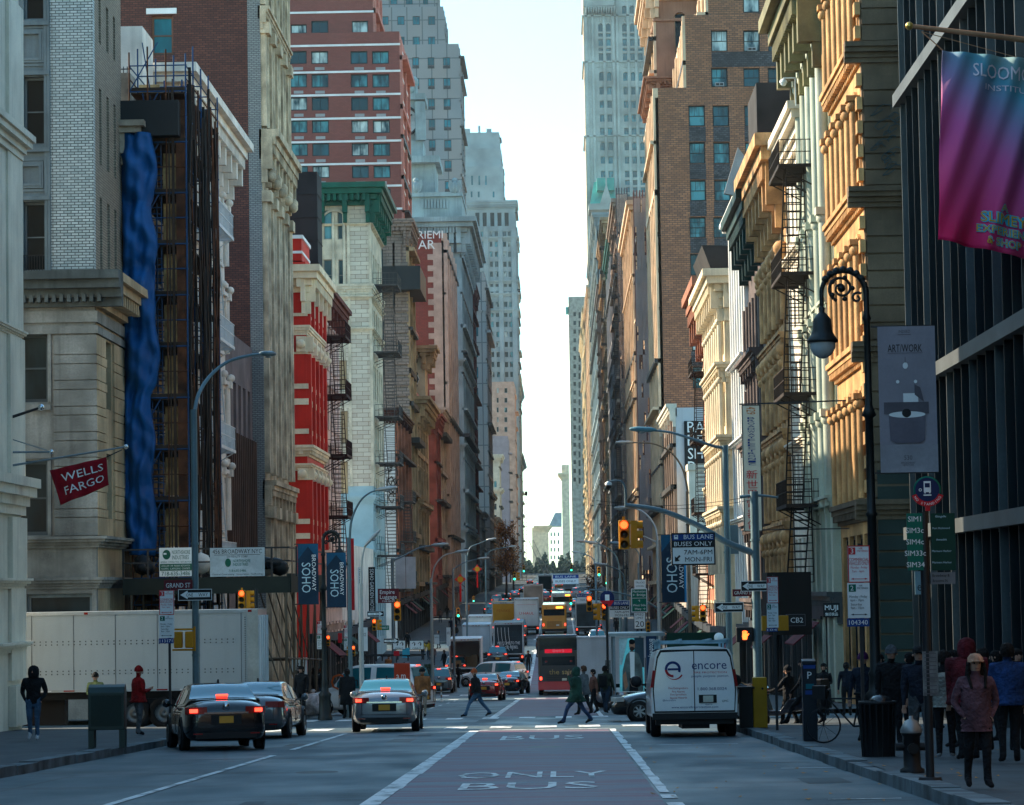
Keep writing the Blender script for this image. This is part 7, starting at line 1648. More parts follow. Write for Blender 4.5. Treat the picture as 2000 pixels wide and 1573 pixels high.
def signal(px, y0, y1, Y, lab, lit=0, side=0, housing=SIGY, root=None):
    c = at(px, (y0+y1)/2, Y); h = (y1-y0)*Y/5500; w = h*.36; r = empty('traffic_light', c, 0, lab, 'traffic light', 'traffic lights'); q = MB()
    q.box(-w/2, w/2, 0, w*.8, -h/2, h/2); o = q.build('housing', [housing], r); bevel(o, w*.1, 2)
    for k in range(3):
        z = h/2-h*(k+.5)/3; q = MB(); q.lathe((0, -.02, z), [(.001, 0), (w*.34, 0), (w*.36, .02)], 16, 0, 'y'); q.build('lens', [(LITO if lit == 0 else LITG) if k == lit else OFFL], r)
        q = MB(); n = 12; R0 = w*.42
        for j in range(n):
            a0, a1 = math.radians(-20+220*j/n), math.radians(-20+220*(j+1)/n); q.quad((R0*math.cos(a0), 0, z+R0*math.sin(a0)), (R0*math.cos(a1), 0, z+R0*math.sin(a1)), (R0*math.cos(a1), -w*.7, z+R0*math.sin(a1)), (R0*math.cos(a0), -w*.7, z+R0*math.sin(a0)))
        q.build('visor', [housing], r)
    if side:
        q = MB(); q.box(side*w*.65-.0, side*w*.65+side*w*.6, w*.1, w*.9, -h/2+.02, h/2-.02) if side > 0 else q.box(-w*1.25, -w*.65, w*.1, w*.9, -h/2+.02, h/2-.02)
        for k in range(3): z = h/2-h*(k+.5)/3; q.lathe((side*w*1.25, w*.5, z), [(w*.36, 0), (w*.38, side*w*.55)], 12, 0, 'x')
        q.box(min(0, side*w*.7), max(0, side*w*.7), w*.3, w*.6, -h*.42, -h*.36); q.box(min(0, side*w*.7), max(0, side*w*.7), w*.3, w*.6, h*.36, h*.42); q.build('side_head', [housing], r)
    q = MB(); q.bar((0, w*.4, h/2), (0, w*.4, h/2+w*.35), w*.25); q.build('hanger', [housing], r); return r
def post(lab, px, ytop, Y, m, r0=.11, r1=.07, arms=(), cat='street lamp', name='street_lamp', ypx=1100, base=True, head=True, headm=None, group='street lamps and signal poles'):
    x = at(px, ypx, Y).x; z0 = gnd(x, Y); zt = at(px, ytop, Y).z; r = empty(name, (x, Y, z0), 0, lab, cat, group)
    q = MB(); q.cyl((0, 0, 0), (0, 0, zt-z0), r0, r1, 12); 
    if base: q.cyl((0, 0, 0), (0, 0, .5), r0*1.9, r0*1.5, 8); q.cyl((0, 0, .5), (0, 0, .6), r0*1.5, r0, 8)
    for k in range(2, int(zt-z0), 3): q.cyl((0, 0, k), (0, 0, k+.06), r0*1.12, None, 10)
    q.build('pole', [m], r)
    for A_ in arms:
        pts, ra, dy = A_[0], A_[1], (A_[2] if len(A_) > 2 else 0); hd = A_[3] if len(A_) > 3 else True
        P = [at(a, b_, Y+dy*i/(len(pts)-1))-r.location for i, (a, b_) in enumerate(pts)]
        # smooth
        S_ = []
        for i in range(len(P)-1):
            p0 = P[max(0, i-1)]; p1 = P[i]; p2 = P[i+1]; p3 = P[min(len(P)-1, i+2)]
            for k in range(5): t = k/5; S_.append(.5*((2*p1)+(-p0+p2)*t+(2*p0-5*p1+4*p2-p3)*t*t+(-p0+3*p1-3*p2+p3)*t**3))
        S_.append(P[-1]); q = MB(); q.tube(S_, ra, 8, None, ra*.6); q.build('arm', [m], r)
        if hd:
            d = (P[-1]-P[-2]).normalized(); d.z *= .4; d.normalize(); e = P[-1]; L = .72; q = MB()
            n = Vector((-d.y, d.x, 0)).normalized()*.15
            if n.length < .01: n = Vector((0, .15, 0))
            up = Vector((0, 0, 1)); A = e-d*.1; B_ = e+d*L
            ring = [(0, .35), (.2, .9), (.7, 1.0), (.95, .6), (1.0, .15)]; vs = []
            for t, f in ring:
                c = A+(B_-A)*t
                for k in range(10): a = 2*math.pi*k/10; vs.append(c+n*f*math.cos(a)+up*(.085*f*math.sin(a)+.02))
            q.add(vs, [(j*10+i, j*10+(i+1) % 10, (j+1)*10+(i+1) % 10, (j+1)*10+i) for j in range(4) for i in range(10)]+[tuple(range(10)), tuple(range(40, 50))], 0, True); q.build('lamp_head', [headm or m], r)
            q = MB(); c = A+(B_-A)*.55-up*.06; q.ball(c, .10, 10, 0, .5); q.build('lamp_glass', [WLM], r)
    return r
# --- left corner group
post('tall grey street lamp with curved arm at the left corner', 381, 800, 76, TEALP, .10, .085, [([(380, 805), (388, 770), (410, 735), (445, 707), (490, 694), (512, 692)], .06, 3)], ypx=1100)
panel('street_name_sign', 'maroon street name sign reading GRAND ST on the left lamp pole', 'sign', (320, 1133, 376, 1154), 75.8, SGM, [T('GRAND ST', .5, .5, .62, .85, WTX)])
oneway((348, 1151, 414, 1173), 75.7, 'one way sign pointing left under the maroon street name sign')
r = empty('pedestrian_signal', at(361, 1250, 75.6), 0, 'pair of orange pedestrian signals seen from behind on the left lamp pole', 'pedestrian signal', 'pedestrian signals')
q = MB()
for a in (-.30, .0): q.box(a, a+.22, 0, .25, -.22, .22)
o = q.build('housing', [SIGY], r); bevel(o, .03); q = MB(); q.bar((-.35, .1, .28), (.25, .1, .28), .05); q.bar((-.35, .1, -.27), (.25, .1, -.27), .05); q.bar((.25, .1, -.3), (.25, .1, .35), .05); q.build('bracket', [SIGY], r)
parking(311, 1153, 340, 1201, 1246, 73, 'red and green parking rules sign standing before the white trailer', '113171', 1257)
post('slim black signal post under the sidewalk shed', 500, 1150, 98.5, IRON, .06, .06, cat='signal pole', name='signal_post', base=False)
signal(472, 1153, 1190, 98, 'traffic light with lit red hand lens below the sidewalk shed sign', 0, 1)
# mailbox
p = gp(208, 1462, .15); r = empty('mailbox', p, R(4), 'dark green metal mail relay box on legs on the left pavement', 'mailbox'); w, h = .38, 1.32
MGR = mat('mailbox_green', (.012, .035, .03), .45, metal=.2, var=.2)
q = MB(); pr = [(-w, 0, .38), (-w, .55, .38), (-w, .55, h-.16), (-w, .48, h-.05), (-w, .35, h), (-w, .2, h), (-w, .07, h-.05), (-w, 0, h-.16)]; q.prism(pr, (2*w, 0, 0)); o = q.build('box', [MGR], r); bevel(o, .015)
for x in (-w, w-.12):
    q = MB(); q.box(x, x+.12, .02, .14, 0, .38); q.box(x, x+.12, .42, .54, 0, .38); q.build('leg', [MGR], r)
q = MB(); q.box(-w+.06, w-.06, -.008, 0, .46, h-.22); q.build('door', [mat('mailbox_green_dark', (.009, .026, .023), .4)], r)
q = MB(); q.bar((w-.03, -.02, .45), (w-.03, -.02, h-.2), .03); q.build('rim', [MGR], r)
# flagpoles and bank flag
Yf = 80.5; XW = -15.7
def pole_from_wall(lab, p0, p1, r_=.035, m=GALV, Y=Yf):
    a, b_ = at(*p0, Y), at(*p1, Y); o = empty('flagpole', a, 0, lab, 'flagpole', 'flagpoles on the cream corner'); q = MB(); q.cyl((0, 0, 0), b_-a, r_, r_*.7, 8); q.build('pole', [m], o); q = MB(); q.ball(b_-a, r_*2.0, 10); q.build('finial', [CHR], o); return o
pole_from_wall('long steel flagpole carrying the red bank flag', (-10, 915), (246, 873))
pole_from_wall('short dark flagpole highest on the cream corner', (-10, 826), (80, 796), .05, IRON)
o = pole_from_wall('level steel flagpole above the red bank flag', (-10, 884), (100, 883), .035); q = MB(); q.bar(at(-10, 848, Yf)-o.location, at(92, 880, Yf)-o.location, .03); q.build('stay', [GALV], o)
FLR = mat('flag_red', (.26, .006, .015), .85, var=.15, scale=3); 
def cloth_grid(corners, Y, nx, nz, wave, thick=0):
    """corner pixels TL TR BR BL -> grid of points with folds"""
    TL, TR, BR, BL = [at(*c, Y) for c in corners]; P = []
    for j in range(nz+1):
        for i in range(nx+1):
            u, v = i/nx, j/nz; p = (TL*(1-u)+TR*u)*(1-v)+(BL*(1-u)+BR*u)*v; p = p.copy(); p.y += wave(u, v); P.append(p)
    return P, [(j*(nx+1)+i, j*(nx+1)+i+1, (j+1)*(nx+1)+i+1, (j+1)*(nx+1)+i) for j in range(nz) for i in range(nx)], (TL, TR, BR, BL)
cs_ = ((97, 919), (208, 893), (214, 948), (118, 987)); wv = lambda u, v: .10*math.sin(u*9+v*3)*(.3+v)+.05*math.sin(u*17)
P, F_, C_ = cloth_grid(cs_, Yf, 26, 14, wv); o = empty('bank_flag', C_[0], 0, 'red flag with white letters WELLS FARGO hanging from the steel flagpole', 'flag')
q = MB(); q.add([p-o.location for p in P], F_, 0, True); fl = q.build('cloth', [FLR], o); sol = fl.modifiers.new('t', 'SOLIDIFY'); sol.thickness = .006
def on_cloth(txt, u, v, hgt, wid, rot=0):
    W_ = (C_[1]-C_[0]).length; H_ = (C_[3]-C_[0]).length; vs, fs = text_mesh(txt, hgt*H_, None, .03, wid*W_); out = []
    for a, _, b_ in vs:
        uu, vv = u+a/W_, v-b_/H_; p = (C_[0]*(1-uu)+C_[1]*uu)*(1-vv)+(C_[3]*(1-uu)+C_[2]*uu)*vv; p = p.copy(); p.y += wv(uu, vv)-.035; out.append(p-o.location)
    return out, fs
q = MB(); [q.add(*on_cloth(t, .54, v, .34, .76), 0) for t, v in (('WELLS', .30), ('FARGO', .68))]; q.build('lettering', [WTX], o)
q = MB(); a, b_ = at(208, 893, Yf), at(238, 879, Yf); q.bar(a-o.location, b_-o.location, .03); q.build('rope', [IRON], o)
# --- scaffold, tarpaulin and sidewalk shed
r = empty('scaffold', (-15, 106, g(106)+.15), 0, 'rusty brown and blue tube scaffold wrapping the loft building', 'scaffold')
BT = mat('blue_scaffold_tube', (.01, .06, .16), .5, var=.2); RT = mat('rusty_tube', (.11, .04, .018), .8, var=.5, scale=2, streak=.3)
z0 = g(106)+4.3; z1 = at(300, 95, 106).z; L0 = r.location
def sc_(name, mb, m): mb.v = [tuple(Vector(v)-L0) for v in mb.v]; mb.build(name, m, r)
mb = MB(); ys_ = [106, 108.2, 110.6, 113, 116]; xs_ = [-16.1, -15.4, -14.7, -13.95]
for y in ys_:
    for x in xs_: mb.cyl((x, y, g(y)+.15), (x, y, z1+rnd.uniform(-1, .5)), .035, None, 6, 0 if rnd.random() < .5 else 1)
z = z0; lev = []
while z < z1: lev.append(z); z += 1.95
for z in lev:
    for y in ys_:
        mb.cyl((-16.1, y, z), (-13.9, y, z), .03, None, 6, 0); mb.cyl((-16.1, y, z+1), (-13.9, y, z+1), .025, None, 6, 1 if rnd.random() < .5 else 0)
    for x in xs_[::3]: mb.cyl((x, 106, z+.5), (x, 116, z+.5), .025, None, 6, 1); mb.cyl((x, 106, z+1), (x, 116, z+1), .025, None, 6, 0)
    mb.bar((-16.1, 106, z), (-15.0, 106, z+1.9), .04, None, 0); mb.bar((-15.3, 106.05, z), (-15.6, 106.05, z+1.9), .04, None, 0)
sc_('tube', mb, [BT, RT])
mb = MB()
for z in lev: mb.box(-16.05, -13.95, 106.1, 116, z-.08, z-.02); mb.box(-16.05, -13.95, 106.0, 106.05, z-.02, z+.16)
sc_('plank', mb, [mat('scaffold_plank', (.05, .032, .022), .85, var=.4)])
mb = MB(); 
for i, z in enumerate(lev[:-1]):
    for k in range(7): a = k*.24; mb.bar((-15.35, 106.3, z+a), (-14.95, 106.3, z+a), .03)
    for x in (-15.35, -14.95): mb.bar((x, 106.3, z), (x, 106.3, z+1.9), .035)
sc_('ladder', mb, [BT])
mb = MB(); rr = random.Random(11)
for k in range(34):                                 # bundle of hanging rusty sheeting and rods at the outer side
    x = -13.95+rr.uniform(-.05, .18); y = 106.0+rr.uniform(0, 9.5); zt = z1-rr.uniform(.3, 2.5); zb_ = z0+rr.uniform(-.5, 1); w_ = rr.uniform(.03, .12)
    pts = [Vector((x+rr.uniform(-.05, .05), y+rr.uniform(-.15, .15), zb_+(zt-zb_)*j/9)) for j in range(10)]
    for a, b_ in zip(pts, pts[1:]): mb.bar(a, b_, w_, .05, k % 3)
mb.box(-14.35, -14.0, 106.02, 106.12, z0, z1-2.0, 0)
for x, w_ in ((-14.5, .10), (-14.62, .05)): mb.box(x, x+w_, 105.95, 106.0, z0, z1-1.5, 1)
sc_('debris_chute', mb, [RT, mat('brown_pipe', (.04, .022, .015), .6, var=.3), mat('dark_sheet', (.02, .018, .016), .7, var=.3)])
mb = MB(); rr = random.Random(4)
for i, z in enumerate(lev[:-2]):                    # ochre boards, also coloured stand-ins for reflections between tubes on every lift
    mb.box(-15.0, -14.4, 107.2, 107.26, z+.25, z+1.7, 0)
    if i % 2: mb.box(-15.9, -15.5, 107.9, 107.95, z+.2, z+1.2, 0)
mb.box(-16.0, -15.2, 107.8, 107.9, lev[-1]-2, lev[-1]+.6, 0)
sc_('plywood_and_reflection', mb, [mat('ochre_plywood_and_reflection', (.50, .34, .16), .8, var=.5, scale=1.5)])
# tarpaulin
TARP = mat('blue_tarpaulin', (.002, .075, .24), .5, var=.15, scale=.5, fine=5, bump=.3); mb = MB()
prof = [(262, 235, 299), (330, 236, 303), (385, 238, 300), (400, 240, 297), (470, 240, 306), (520, 240, 300), (528, 239, 302), (600, 243, 307), (640, 243, 303), (700, 243, 310), (745, 246, 309), (775, 243, 296), (800, 245, 294), (880, 243, 302), (940, 244, 300), (1010, 246, 303), (1085, 252, 306)]
nx = 26; rows_ = []; NZ = 90
for j in range(NZ+1):
    py = 262+(1085-262)*j/NZ
    for (a, l0, r0), (b_, l1, r1) in zip(prof, prof[1:]):
        if a <= py <= b_: t = (py-a)/(b_-a); t = t*t*(3-2*t); l, rr_ = l0+(l1-l0)*t, r0+(r1-r0)*t; break
    row = []
    for i in range(nx+1):
        u = i/nx; p = at(l+(rr_-l)*u, py, 105.6); v = py/90
        pinch = max(0, 1-min(abs(py-q_) for q_ in (398, 525, 645, 772, 950))/26)
        p.y += -.5*math.sin(math.pi*u)**.6*(1-.75*pinch)+.06*math.sin(u*19+v*1.7)+.12*math.sin(u*8-v*3.1+1)+.14*math.sin(v*4.4+u*5)*math.sin(u*3.1)+.07*math.sin(v*11-u*9)*(1-pinch)+.05*math.sin(v*23+u*3)*pinch; p.x += .10*math.sin(v*3.3+u*2)*(u-.2); row.append(p)
    rows_.append(row)
r2 = empty('tarpaulin', at(270, 262, 105.6), 0, 'long rumpled blue tarpaulin hanging down the scaffold beside the stone building', 'tarpaulin')
mb.add([p-r2.location for row in rows_ for p in row], [(j*(nx+1)+i, j*(nx+1)+i+1, (j+1)*(nx+1)+i+1, (j+1)*(nx+1)+i) for j in range(NZ) for i in range(nx)], 0, True); o = mb.build('sheet', [TARP], r2); sol = o.modifiers.new('t', 'SOLIDIFY'); sol.thickness = .02
mb = MB(); mb.box(-.95, 1.55, -.2, .5, -.1, 1.25); mb.build('dark_wrap', [SGK], r2)
# shed
r = empty('sidewalk_shed', (-12.5, 103, g(103)+.15), 0, 'dark sidewalk shed with tube legs covering the pavement below the scaffold', 'sidewalk shed'); L0 = r.location; zd0, zd1 = at(420, 1160, 102).z, at(420, 1128, 102).z
mb = MB(); x0, x1 = at(240, 1140, 102).x, at(566, 1140, 102).x; mb.box(x0, x1, 102, 117, zd0+.25, zd1); mb.box(x0, x1, 101.95, 102.05, zd0, zd1-.05); mb.box(x1-.1, x1+.05, 102, 117, zd0-.0, zd1+.1); sc_('deck', mb, [mat('shed_dark_green', (.014, .022, .018), .6, var=.2)])
mb = MB()
for y in (102, 105, 108, 111, 114, 117):
    for x in (x0+.3, x0+2.4, x1-.15): mb.cyl((x, y, g(y)+.15), (x, y, zd0+.2), .05, None, 8); 
    mb.cyl((x1-.15, y, g(y)+.4), (x1-1.4, y, zd0), .03, None, 6); mb.cyl((x1-.15, y, g(y)+2.2), (x0+2.4, y, g(y)+2.2), .03, None, 6)
for h_ in (.8, 2.2): mb.cyl((x1-.15, 102, g(102)+h_), (x1-.15, 117, g(117)+h_), .03, None, 6)
for y in range(102, 116, 3): mb.cyl((x1-.15, y, g(y)+.5), (x1-.15, y+3, zd0-.3), .025, None, 6)
sc_('leg', mb, [mat('brown_tube', (.10, .075, .05), .5, metal=.3, var=.3)])
mb = MB()
for x in [x0+k*.9 for k in range(8)]: mb.bar((x, 102.1, zd1), (x, 102.1, at(400, 1070, 102).z), .07)
for z_ in (1072, 1098): mb.bar((x0, 102.1, at(400, z_, 102).z), (x1, 102.1, at(400, z_, 102).z), .06); mb.bar((x1-.05, 102, at(400, z_, 102).z), (x1-.05, 117, at(400, z_, 102).z), .06)
sc_('parapet_rail', mb, [IRON])
mb = MB(); rr = random.Random(9)
for k in range(16): x = rr.choice((x0+.6, x0+1.7, x0+2.6, x1-.5, x1-.9, x0+3.2))+rr.uniform(-.2, .2); mb.ball((x, 102.7+rr.random(), zd1+.25+rr.random()*.3), rr.uniform(.2, .42), 7, rr.choice((0, 1, 1)), rr.uniform(.6, 1.1))
o = None; mb.v = [tuple(Vector(v)-L0) for v in mb.v]; mb.build('debris_bag', [WHT, SGK], r)
panel('contractor_sign', 'white and green contractor board with phone number on the sidewalk shed', 'sign', (311, 1070, 376, 1126), 101.9, SGW, [('e', .22, .24, .12, .17, GTXT), ('r', .13, .18, .22, .24, SGW), T('NORTHSHORE', .66, .16, .2, .55, GTXT), T('INDUSTRIES', .64, .34, .2, .5, GTXT), T('GENERAL CONTRACTING · RESTORATION', .5, .50, .09, .92, GTXT), ('r', .02, .56, .98, .80, GTXT), T('LOCAL LAW 11/98 · MASONRY RESTORATION', .5, .63, .09, .86, WTX), T('ROOFING · SCAFFOLDING · CONCRETE', .5, .73, .09, .86, WTX), T('718-635-3486', .5, .90, .2, .86, GTXT)])
panel('address_sign', 'white board reading 456 BROADWAY NYC on the sidewalk shed', 'sign', (410, 1070, 517, 1126), 101.9, mat('pale_blue_board', (.42, .50, .54), .5), [T('456 BROADWAY NYC', .5, .13, .22, .9, BKT), ('r', .08, .24, .92, .255, BKT), T('ESV REALTY CORP', .5, .31, .1, .38, BKT), ('e', .33, .52, .055, .15, GTXT), T('NORTHSHORE', .58, .46, .14, .32, GTXT), T('INDUSTRIES', .56, .58, .14, .28, GTXT), T('718-635-3486', .5, .8, .12, .32, GTXT), T('General Contracting · Restoration · Scaffolding', .5, .93, .07, .92, BKT)])
# lamp with scroll (bishop crook)
def crook(lab, px, Y, ytop, hx, ylamp, m, sgn=-1, ypx=1000, lampw=1.0, basew=1.0):
    x = at(px, ypx, Y).x; z0 = gnd(x, Y); r = empty('ornate_street_lamp', (x, Y, z0), 0, lab, 'street lamp', 'ornate crook street lamps'); zt = at(px, ytop, Y).z-z0
    span = abs(at(hx, ytop, Y).x-at(px, ytop, Y).x); rad_ = span/2; zc = zt-rad_*1.02
    q = MB(); q.lathe((0, 0, 0), [(.26*basew, 0), (.26*basew, .1), (.22*basew, .15), (.20*basew, .8), (.23*basew, .9), (.14*basew, 1.0), (.12, 1.25), (.14, 1.32), (.10, 1.4), (.085, zc*.5), (.12, zc*.5+.05), (.085, zc*.5+.1), (.075, zc*.72), (.14, zc*.72+.05), (.10, zc*.72+.16), (.07, zc*.72+.25), (.06, zc-.55), (.09, zc-.5), (.055, zc-.4), (.055, zc)], 12); q.build('pole', [m], r)
    q = MB(); P = [Vector((sgn*(rad_-rad_*math.cos(t)), 0, zc+rad_*math.sin(t)*1.02)) for t in [math.pi*k/20 for k in range(21)]]; P.append(Vector((sgn*span, 0, zc-span*.28))); q.tube(P, .06, 8, None, .042)
    for k in range(4, 18, 2): q.ball(P[k]+Vector((0, 0, .02)), .075, 6)
    q.build('crook_arm', [m], r)
    q = MB(); cx, cz = sgn*span*.55, zc+rad_*.22; S_ = []
    for k in range(44): a = -1.2+k*.26; rr = rad_*(.60-.52*k/43); S_.append(Vector((cx+sgn*rr*math.cos(a), 0, cz+rr*math.sin(a))))
    q.tube(S_, .032, 6, None, .02); S_ = []
    for k in range(26): a = .8+k*.28; rr = rad_*(.26-.2*k/25); S_.append(Vector((sgn*(span*.14+rad_*.12)+rr*math.cos(a), 0, zc-rad_*.22+rr*math.sin(a))))
    q.tube(S_, .026, 6)
    for k in range(5): q.ball(Vector((cx+rad_*.5*math.cos(k*1.25), 0, cz+rad_*.5*math.sin(k*1.25))), .05, 6)
    q.ball((cx, 0, cz), .08, 6); q.build('scroll', [m], r)
    q = MB(); lx, lz = sgn*span, zc-span*.28; s_ = lampw; q.lathe((lx, 0, lz), [(.03, .0), (.06, -.05), (.05, -.12), (.10*s_, -.16), (.17*s_, -.26), (.19*s_, -.48), (.24*s_, -.58), (.30*s_, -.66), (.30*s_, -.70), (.26*s_, -.71)], 16); q.build('lamp_housing', [m], r)
    q = MB(); q.lathe((lx, 0, lz), [(.25*s_, -.71), (.24*s_, -.82), (.17*s_, -.94), (.08*s_, -1.0), (.001, -1.02)], 16); q.build('lamp_glass', [mat('frosted_lamp_glass', (.45, .5, .5), .2, var=.1)], r)
    return r
CRK = mat('lamp_black_green', (.010, .014, .014), .5, metal=.3, var=.2)
crook('black ornate crook street lamp beside the long grey banner at right', 1702, 54, 528, 1615, 620, CRK)
crook('black ornate crook street lamp with blue banners at left', 632, 99, 1040, 664, 1075, CRK, sgn=1, ypx=1150)
# banners
def banner(lab, box, Y, m, items, sway=.06, group=None, name='banner'):
    x0, y0, x1, y1 = box; P, F_, C = cloth_grid(((x0, y0), (x1, y0), (x1, y1), (x0, y1)), Y, 14, 20, lambda u, v: sway*math.sin(u*5+v*2)+sway*.5*math.sin(v*7))
    r = panel(name, lab, 'banner', box, Y-sway*1.8, m, items, group=group, th=.01)
    for ch in list(r.children):
        if ch.name.startswith('board'): ch.name = 'cloth'
    q = MB(); s_ = Y/5500; w_, h_ = (x1-x0)*s_, (y1-y0)*s_; q.bar((-w_/2-.12, .02, h_/2), (w_/2, .02, h_/2), .035); q.bar((-w_/2-.12, .02, -h_/2), (w_/2, .02, -h_/2), .035); q.build('bracket', [IRON], r); return r
SBL = mat('banner_blue', (.008, .085, .17), .7, var=.35, scale=.5); SBD = mat('banner_night', (.008, .03, .06), .7, var=.2); ICE = mat('ice_lettering', (.45, .62, .68), .5, var=0)
gb = 'blue neighbourhood banners'
HP = lambda: ('p', [(.0, .26), (.5, .04), (1, .26), (1, 1), (0, 1)], SBD)
banner('blue banner reading SOHO BROADWAY left of the ornate lamp', (582, 1063, 622, 1180), 98.6, SBL, [HP(), T('SOHO', .40, .56, .62, .50, ICE, -R(90)), T('BROADWAY', .78, .48, .28, .60, WTX, -R(90))], group=gb)
banner('blue banner reading SOHO BROADWAY right of the ornate lamp', (638, 1080, 676, 1186), 98.6, SBL, [HP(), T('SOHO', .40, .56, .62, .50, ICE, -R(90)), T('BROADWAY', .78, .48, .28, .60, WTX, -R(90))], group=gb)
banner('blue banner reading SOHO BROADWAY under the bus lane sign', (1292, 1045, 1340, 1176), 110, SBL, [HP(), T('SOHO', .42, .6, .62, .52, ICE, -R(90)), T('BROADWAY', .80, .5, .26, .60, WTX, -R(90)), ('r', .92, .4, 1, 1, mat('bright_blue_edge', (.02, .25, .55), .5))], group=gb)
LIL = mat('pale_lilac_banner', (.27, .255, .29), .7, var=.12, scale=.8); LID = mat('banner_print_grey', (.13, .12, .14), .7)  # grey print tone of the banner lettering and artwork
banner('tall pale grey banner reading ART/WORK on the right ornate lamp', (1717, 637, 1829, 923), 53.8, LIL, [T('INDEED', .47, .035, .03, .2, LID), ('r', .35, .055, .58, .059, LID), T('ART/WORK', .47, .15, .075, .60, SGK), ('r', .17, .182, .78, .185, LID), ('e', .47, .27, .045, .022, WTX), ('r', .465, .21, .475, .25, LID), ('e', .33, .38, .03, .012, WTX), ('e', .64, .38, .03, .012, WTX), ('r', .08, .52, .86, .60, LID), ('r', .42, .46, .68, .52, SGW), ('p', [(.62, .4), (.72, .42), (.78, .52), (.62, .47)], LID), ('p', [(.16, .60), (.80, .60), (.78, .78), (.70, .80), (.28, .80), (.18, .78)], mat('mauve_table', (.17, .155, .19), .7)), ('e', .48, .605, .32, .022, SGW), ('e', .47, .595, .08, .03, SGK), ('r', 0, .81, 1, 1, mat('banner_floor', (.36, .35, .38), .7)), T('530', .48, .90, .045, .14, LID), T('BROADWAY', .48, .935, .02, .25, LID), T('NEW YORK', .48, .95, .018, .2, LID)], sway=.05)
# big museum banner on its wooden pole
Yb = 60.0; cs_ = ((1841, 98), (2035, 118), (2040, 512), (1832, 468)); wv = lambda u, v: .16*math.sin((u*1.2+v*.35)*11)*(.35+.5*v)*(1-u*.4)+.07*math.sin((u+v*.6)*23)
P, F_, C_ = cloth_grid(cs_, Yb, 60, 40, wv); o = empty('museum_banner', C_[0], 0, 'large blue to magenta banner reading SLOOMOO INSTITUTE hanging at upper right', 'banner')
m = bpy.data.materials.new('banner_gradient_print'); m.use_nodes = True; nt = m.node_tree; b_ = nt.nodes['Principled BSDF']; b_.inputs['Roughness'].default_value = .8
tc = nt.nodes.new('ShaderNodeTexCoord'); sp = nt.nodes.new('ShaderNodeSeparateXYZ'); nt.links.new(tc.outputs['Object'], sp.inputs[0])
ad = nt.nodes.new('ShaderNodeMath'); ad.operation = 'MULTIPLY_ADD'; ad.inputs[1].default_value = .9; nt.links.new(sp.outputs[0], ad.inputs[0]); nt.links.new(sp.outputs[2], ad.inputs[2])
mr = nt.nodes.new('ShaderNodeMapRange'); mr.inputs[1].default_value = .9; mr.inputs[2].default_value = -3.9; nt.links.new(ad.outputs[0], mr.inputs[0]); cr = nt.nodes.new('ShaderNodeValToRGB')
els = [(0, (.17, .30, .32)), (.10, (.07, .27, .36)), (.27, (.26, .17, .32)), (.46, (.55, .08, .26)), (1, (.75, .0, .08))]; cr.color_ramp.elements[0].color = c4(els[0][1]); cr.color_ramp.elements[1].color = c4(els[-1][1])
for t, c in els[1:-1]: e = cr.color_ramp.elements.new(t); e.color = c4(c)
nt.links.new(mr.outputs[0], cr.inputs[0]); nt.links.new(cr.outputs[0], b_.inputs['Base Color'])
q = MB(); q.add([p-o.location for p in P], F_, 0, True); fl = q.build('cloth', [m], o); sol = fl.modifiers.new('t', 'SOLIDIFY'); sol.thickness = .006
YLT = mat('yellow_print', (.62, .33, .02), .6, var=0); BLT = mat('aqua_print', (.05, .40, .55), .6, var=0)
def cpt(u, v, dy): p = (C_[0]*(1-u)+C_[1]*u)*(1-v)+(C_[3]*(1-u)+C_[2]*u)*v; p = p.copy(); p.y += wv(u, v)-dy; return p-o.location
def ctext(q, txt, u, v, hh, ww, mi, dy, bold=.03):
    W_ = (C_[1]-C_[0]).length; H_ = (C_[3]-C_[0]).length; vs, fs = text_mesh(txt, hh, None, bold, ww); q.add([cpt(u+a/W_, v-b/H_, dy) for a, _, b in vs], fs, mi)
q = MB(); ctext(q, 'SLOOMOO', .66, .085, .40, 1.50, 0, .04, .03); ctext(q, 'INSTITUTE', .70, .165, .17, 1.15, 0, .04, .0)
for t, u, v, hh, ww in (('A', .62, .775, .20, None), ('SLIMEY', .62, .83, .30, .92), ('EXPERIENCE', .66, .893, .22, 1.25), ('& SHOP', .62, .95, .22, .72)):
    ctext(q, t, u, v, hh, ww, 2, .035, .07); ctext(q, t, u, v, hh, ww, 1, .05, .0)
q.build('lettering', [mat('pale_pink_print', (.70, .55, .60), .6, var=0), YLT, BLT], o)
o = empty('flagpole', at(1776, 51, Yb-.2), 0, 'long wooden flagpole with gilded ball holding the museum banner', 'flagpole', 'flagpoles on the right'); WOOD = mat('varnished_pole', (.34, .17, .09), .5, var=.2); a = o.location
q = MB(); q.cyl((0, 0, 0), at(2050, 84, Yb-.2)-a, .05, .07, 10); q.build('pole', [WOOD], o); q = MB(); q.ball((0, 0, 0), .09, 10); q.build('finial', [mat('gilded_ball', (.6, .4, .1), .3, metal=.8)], o)
q = MB(); q.bar(at(1800, 62, Yb-.2)-a, at(1841, 98, Yb-.2)-a, .02); q.bar(at(1800, 62, Yb-.2)-a, at(1985, 112, Yb-.2)-a, .015); q.build('rope', [WOOD], o)
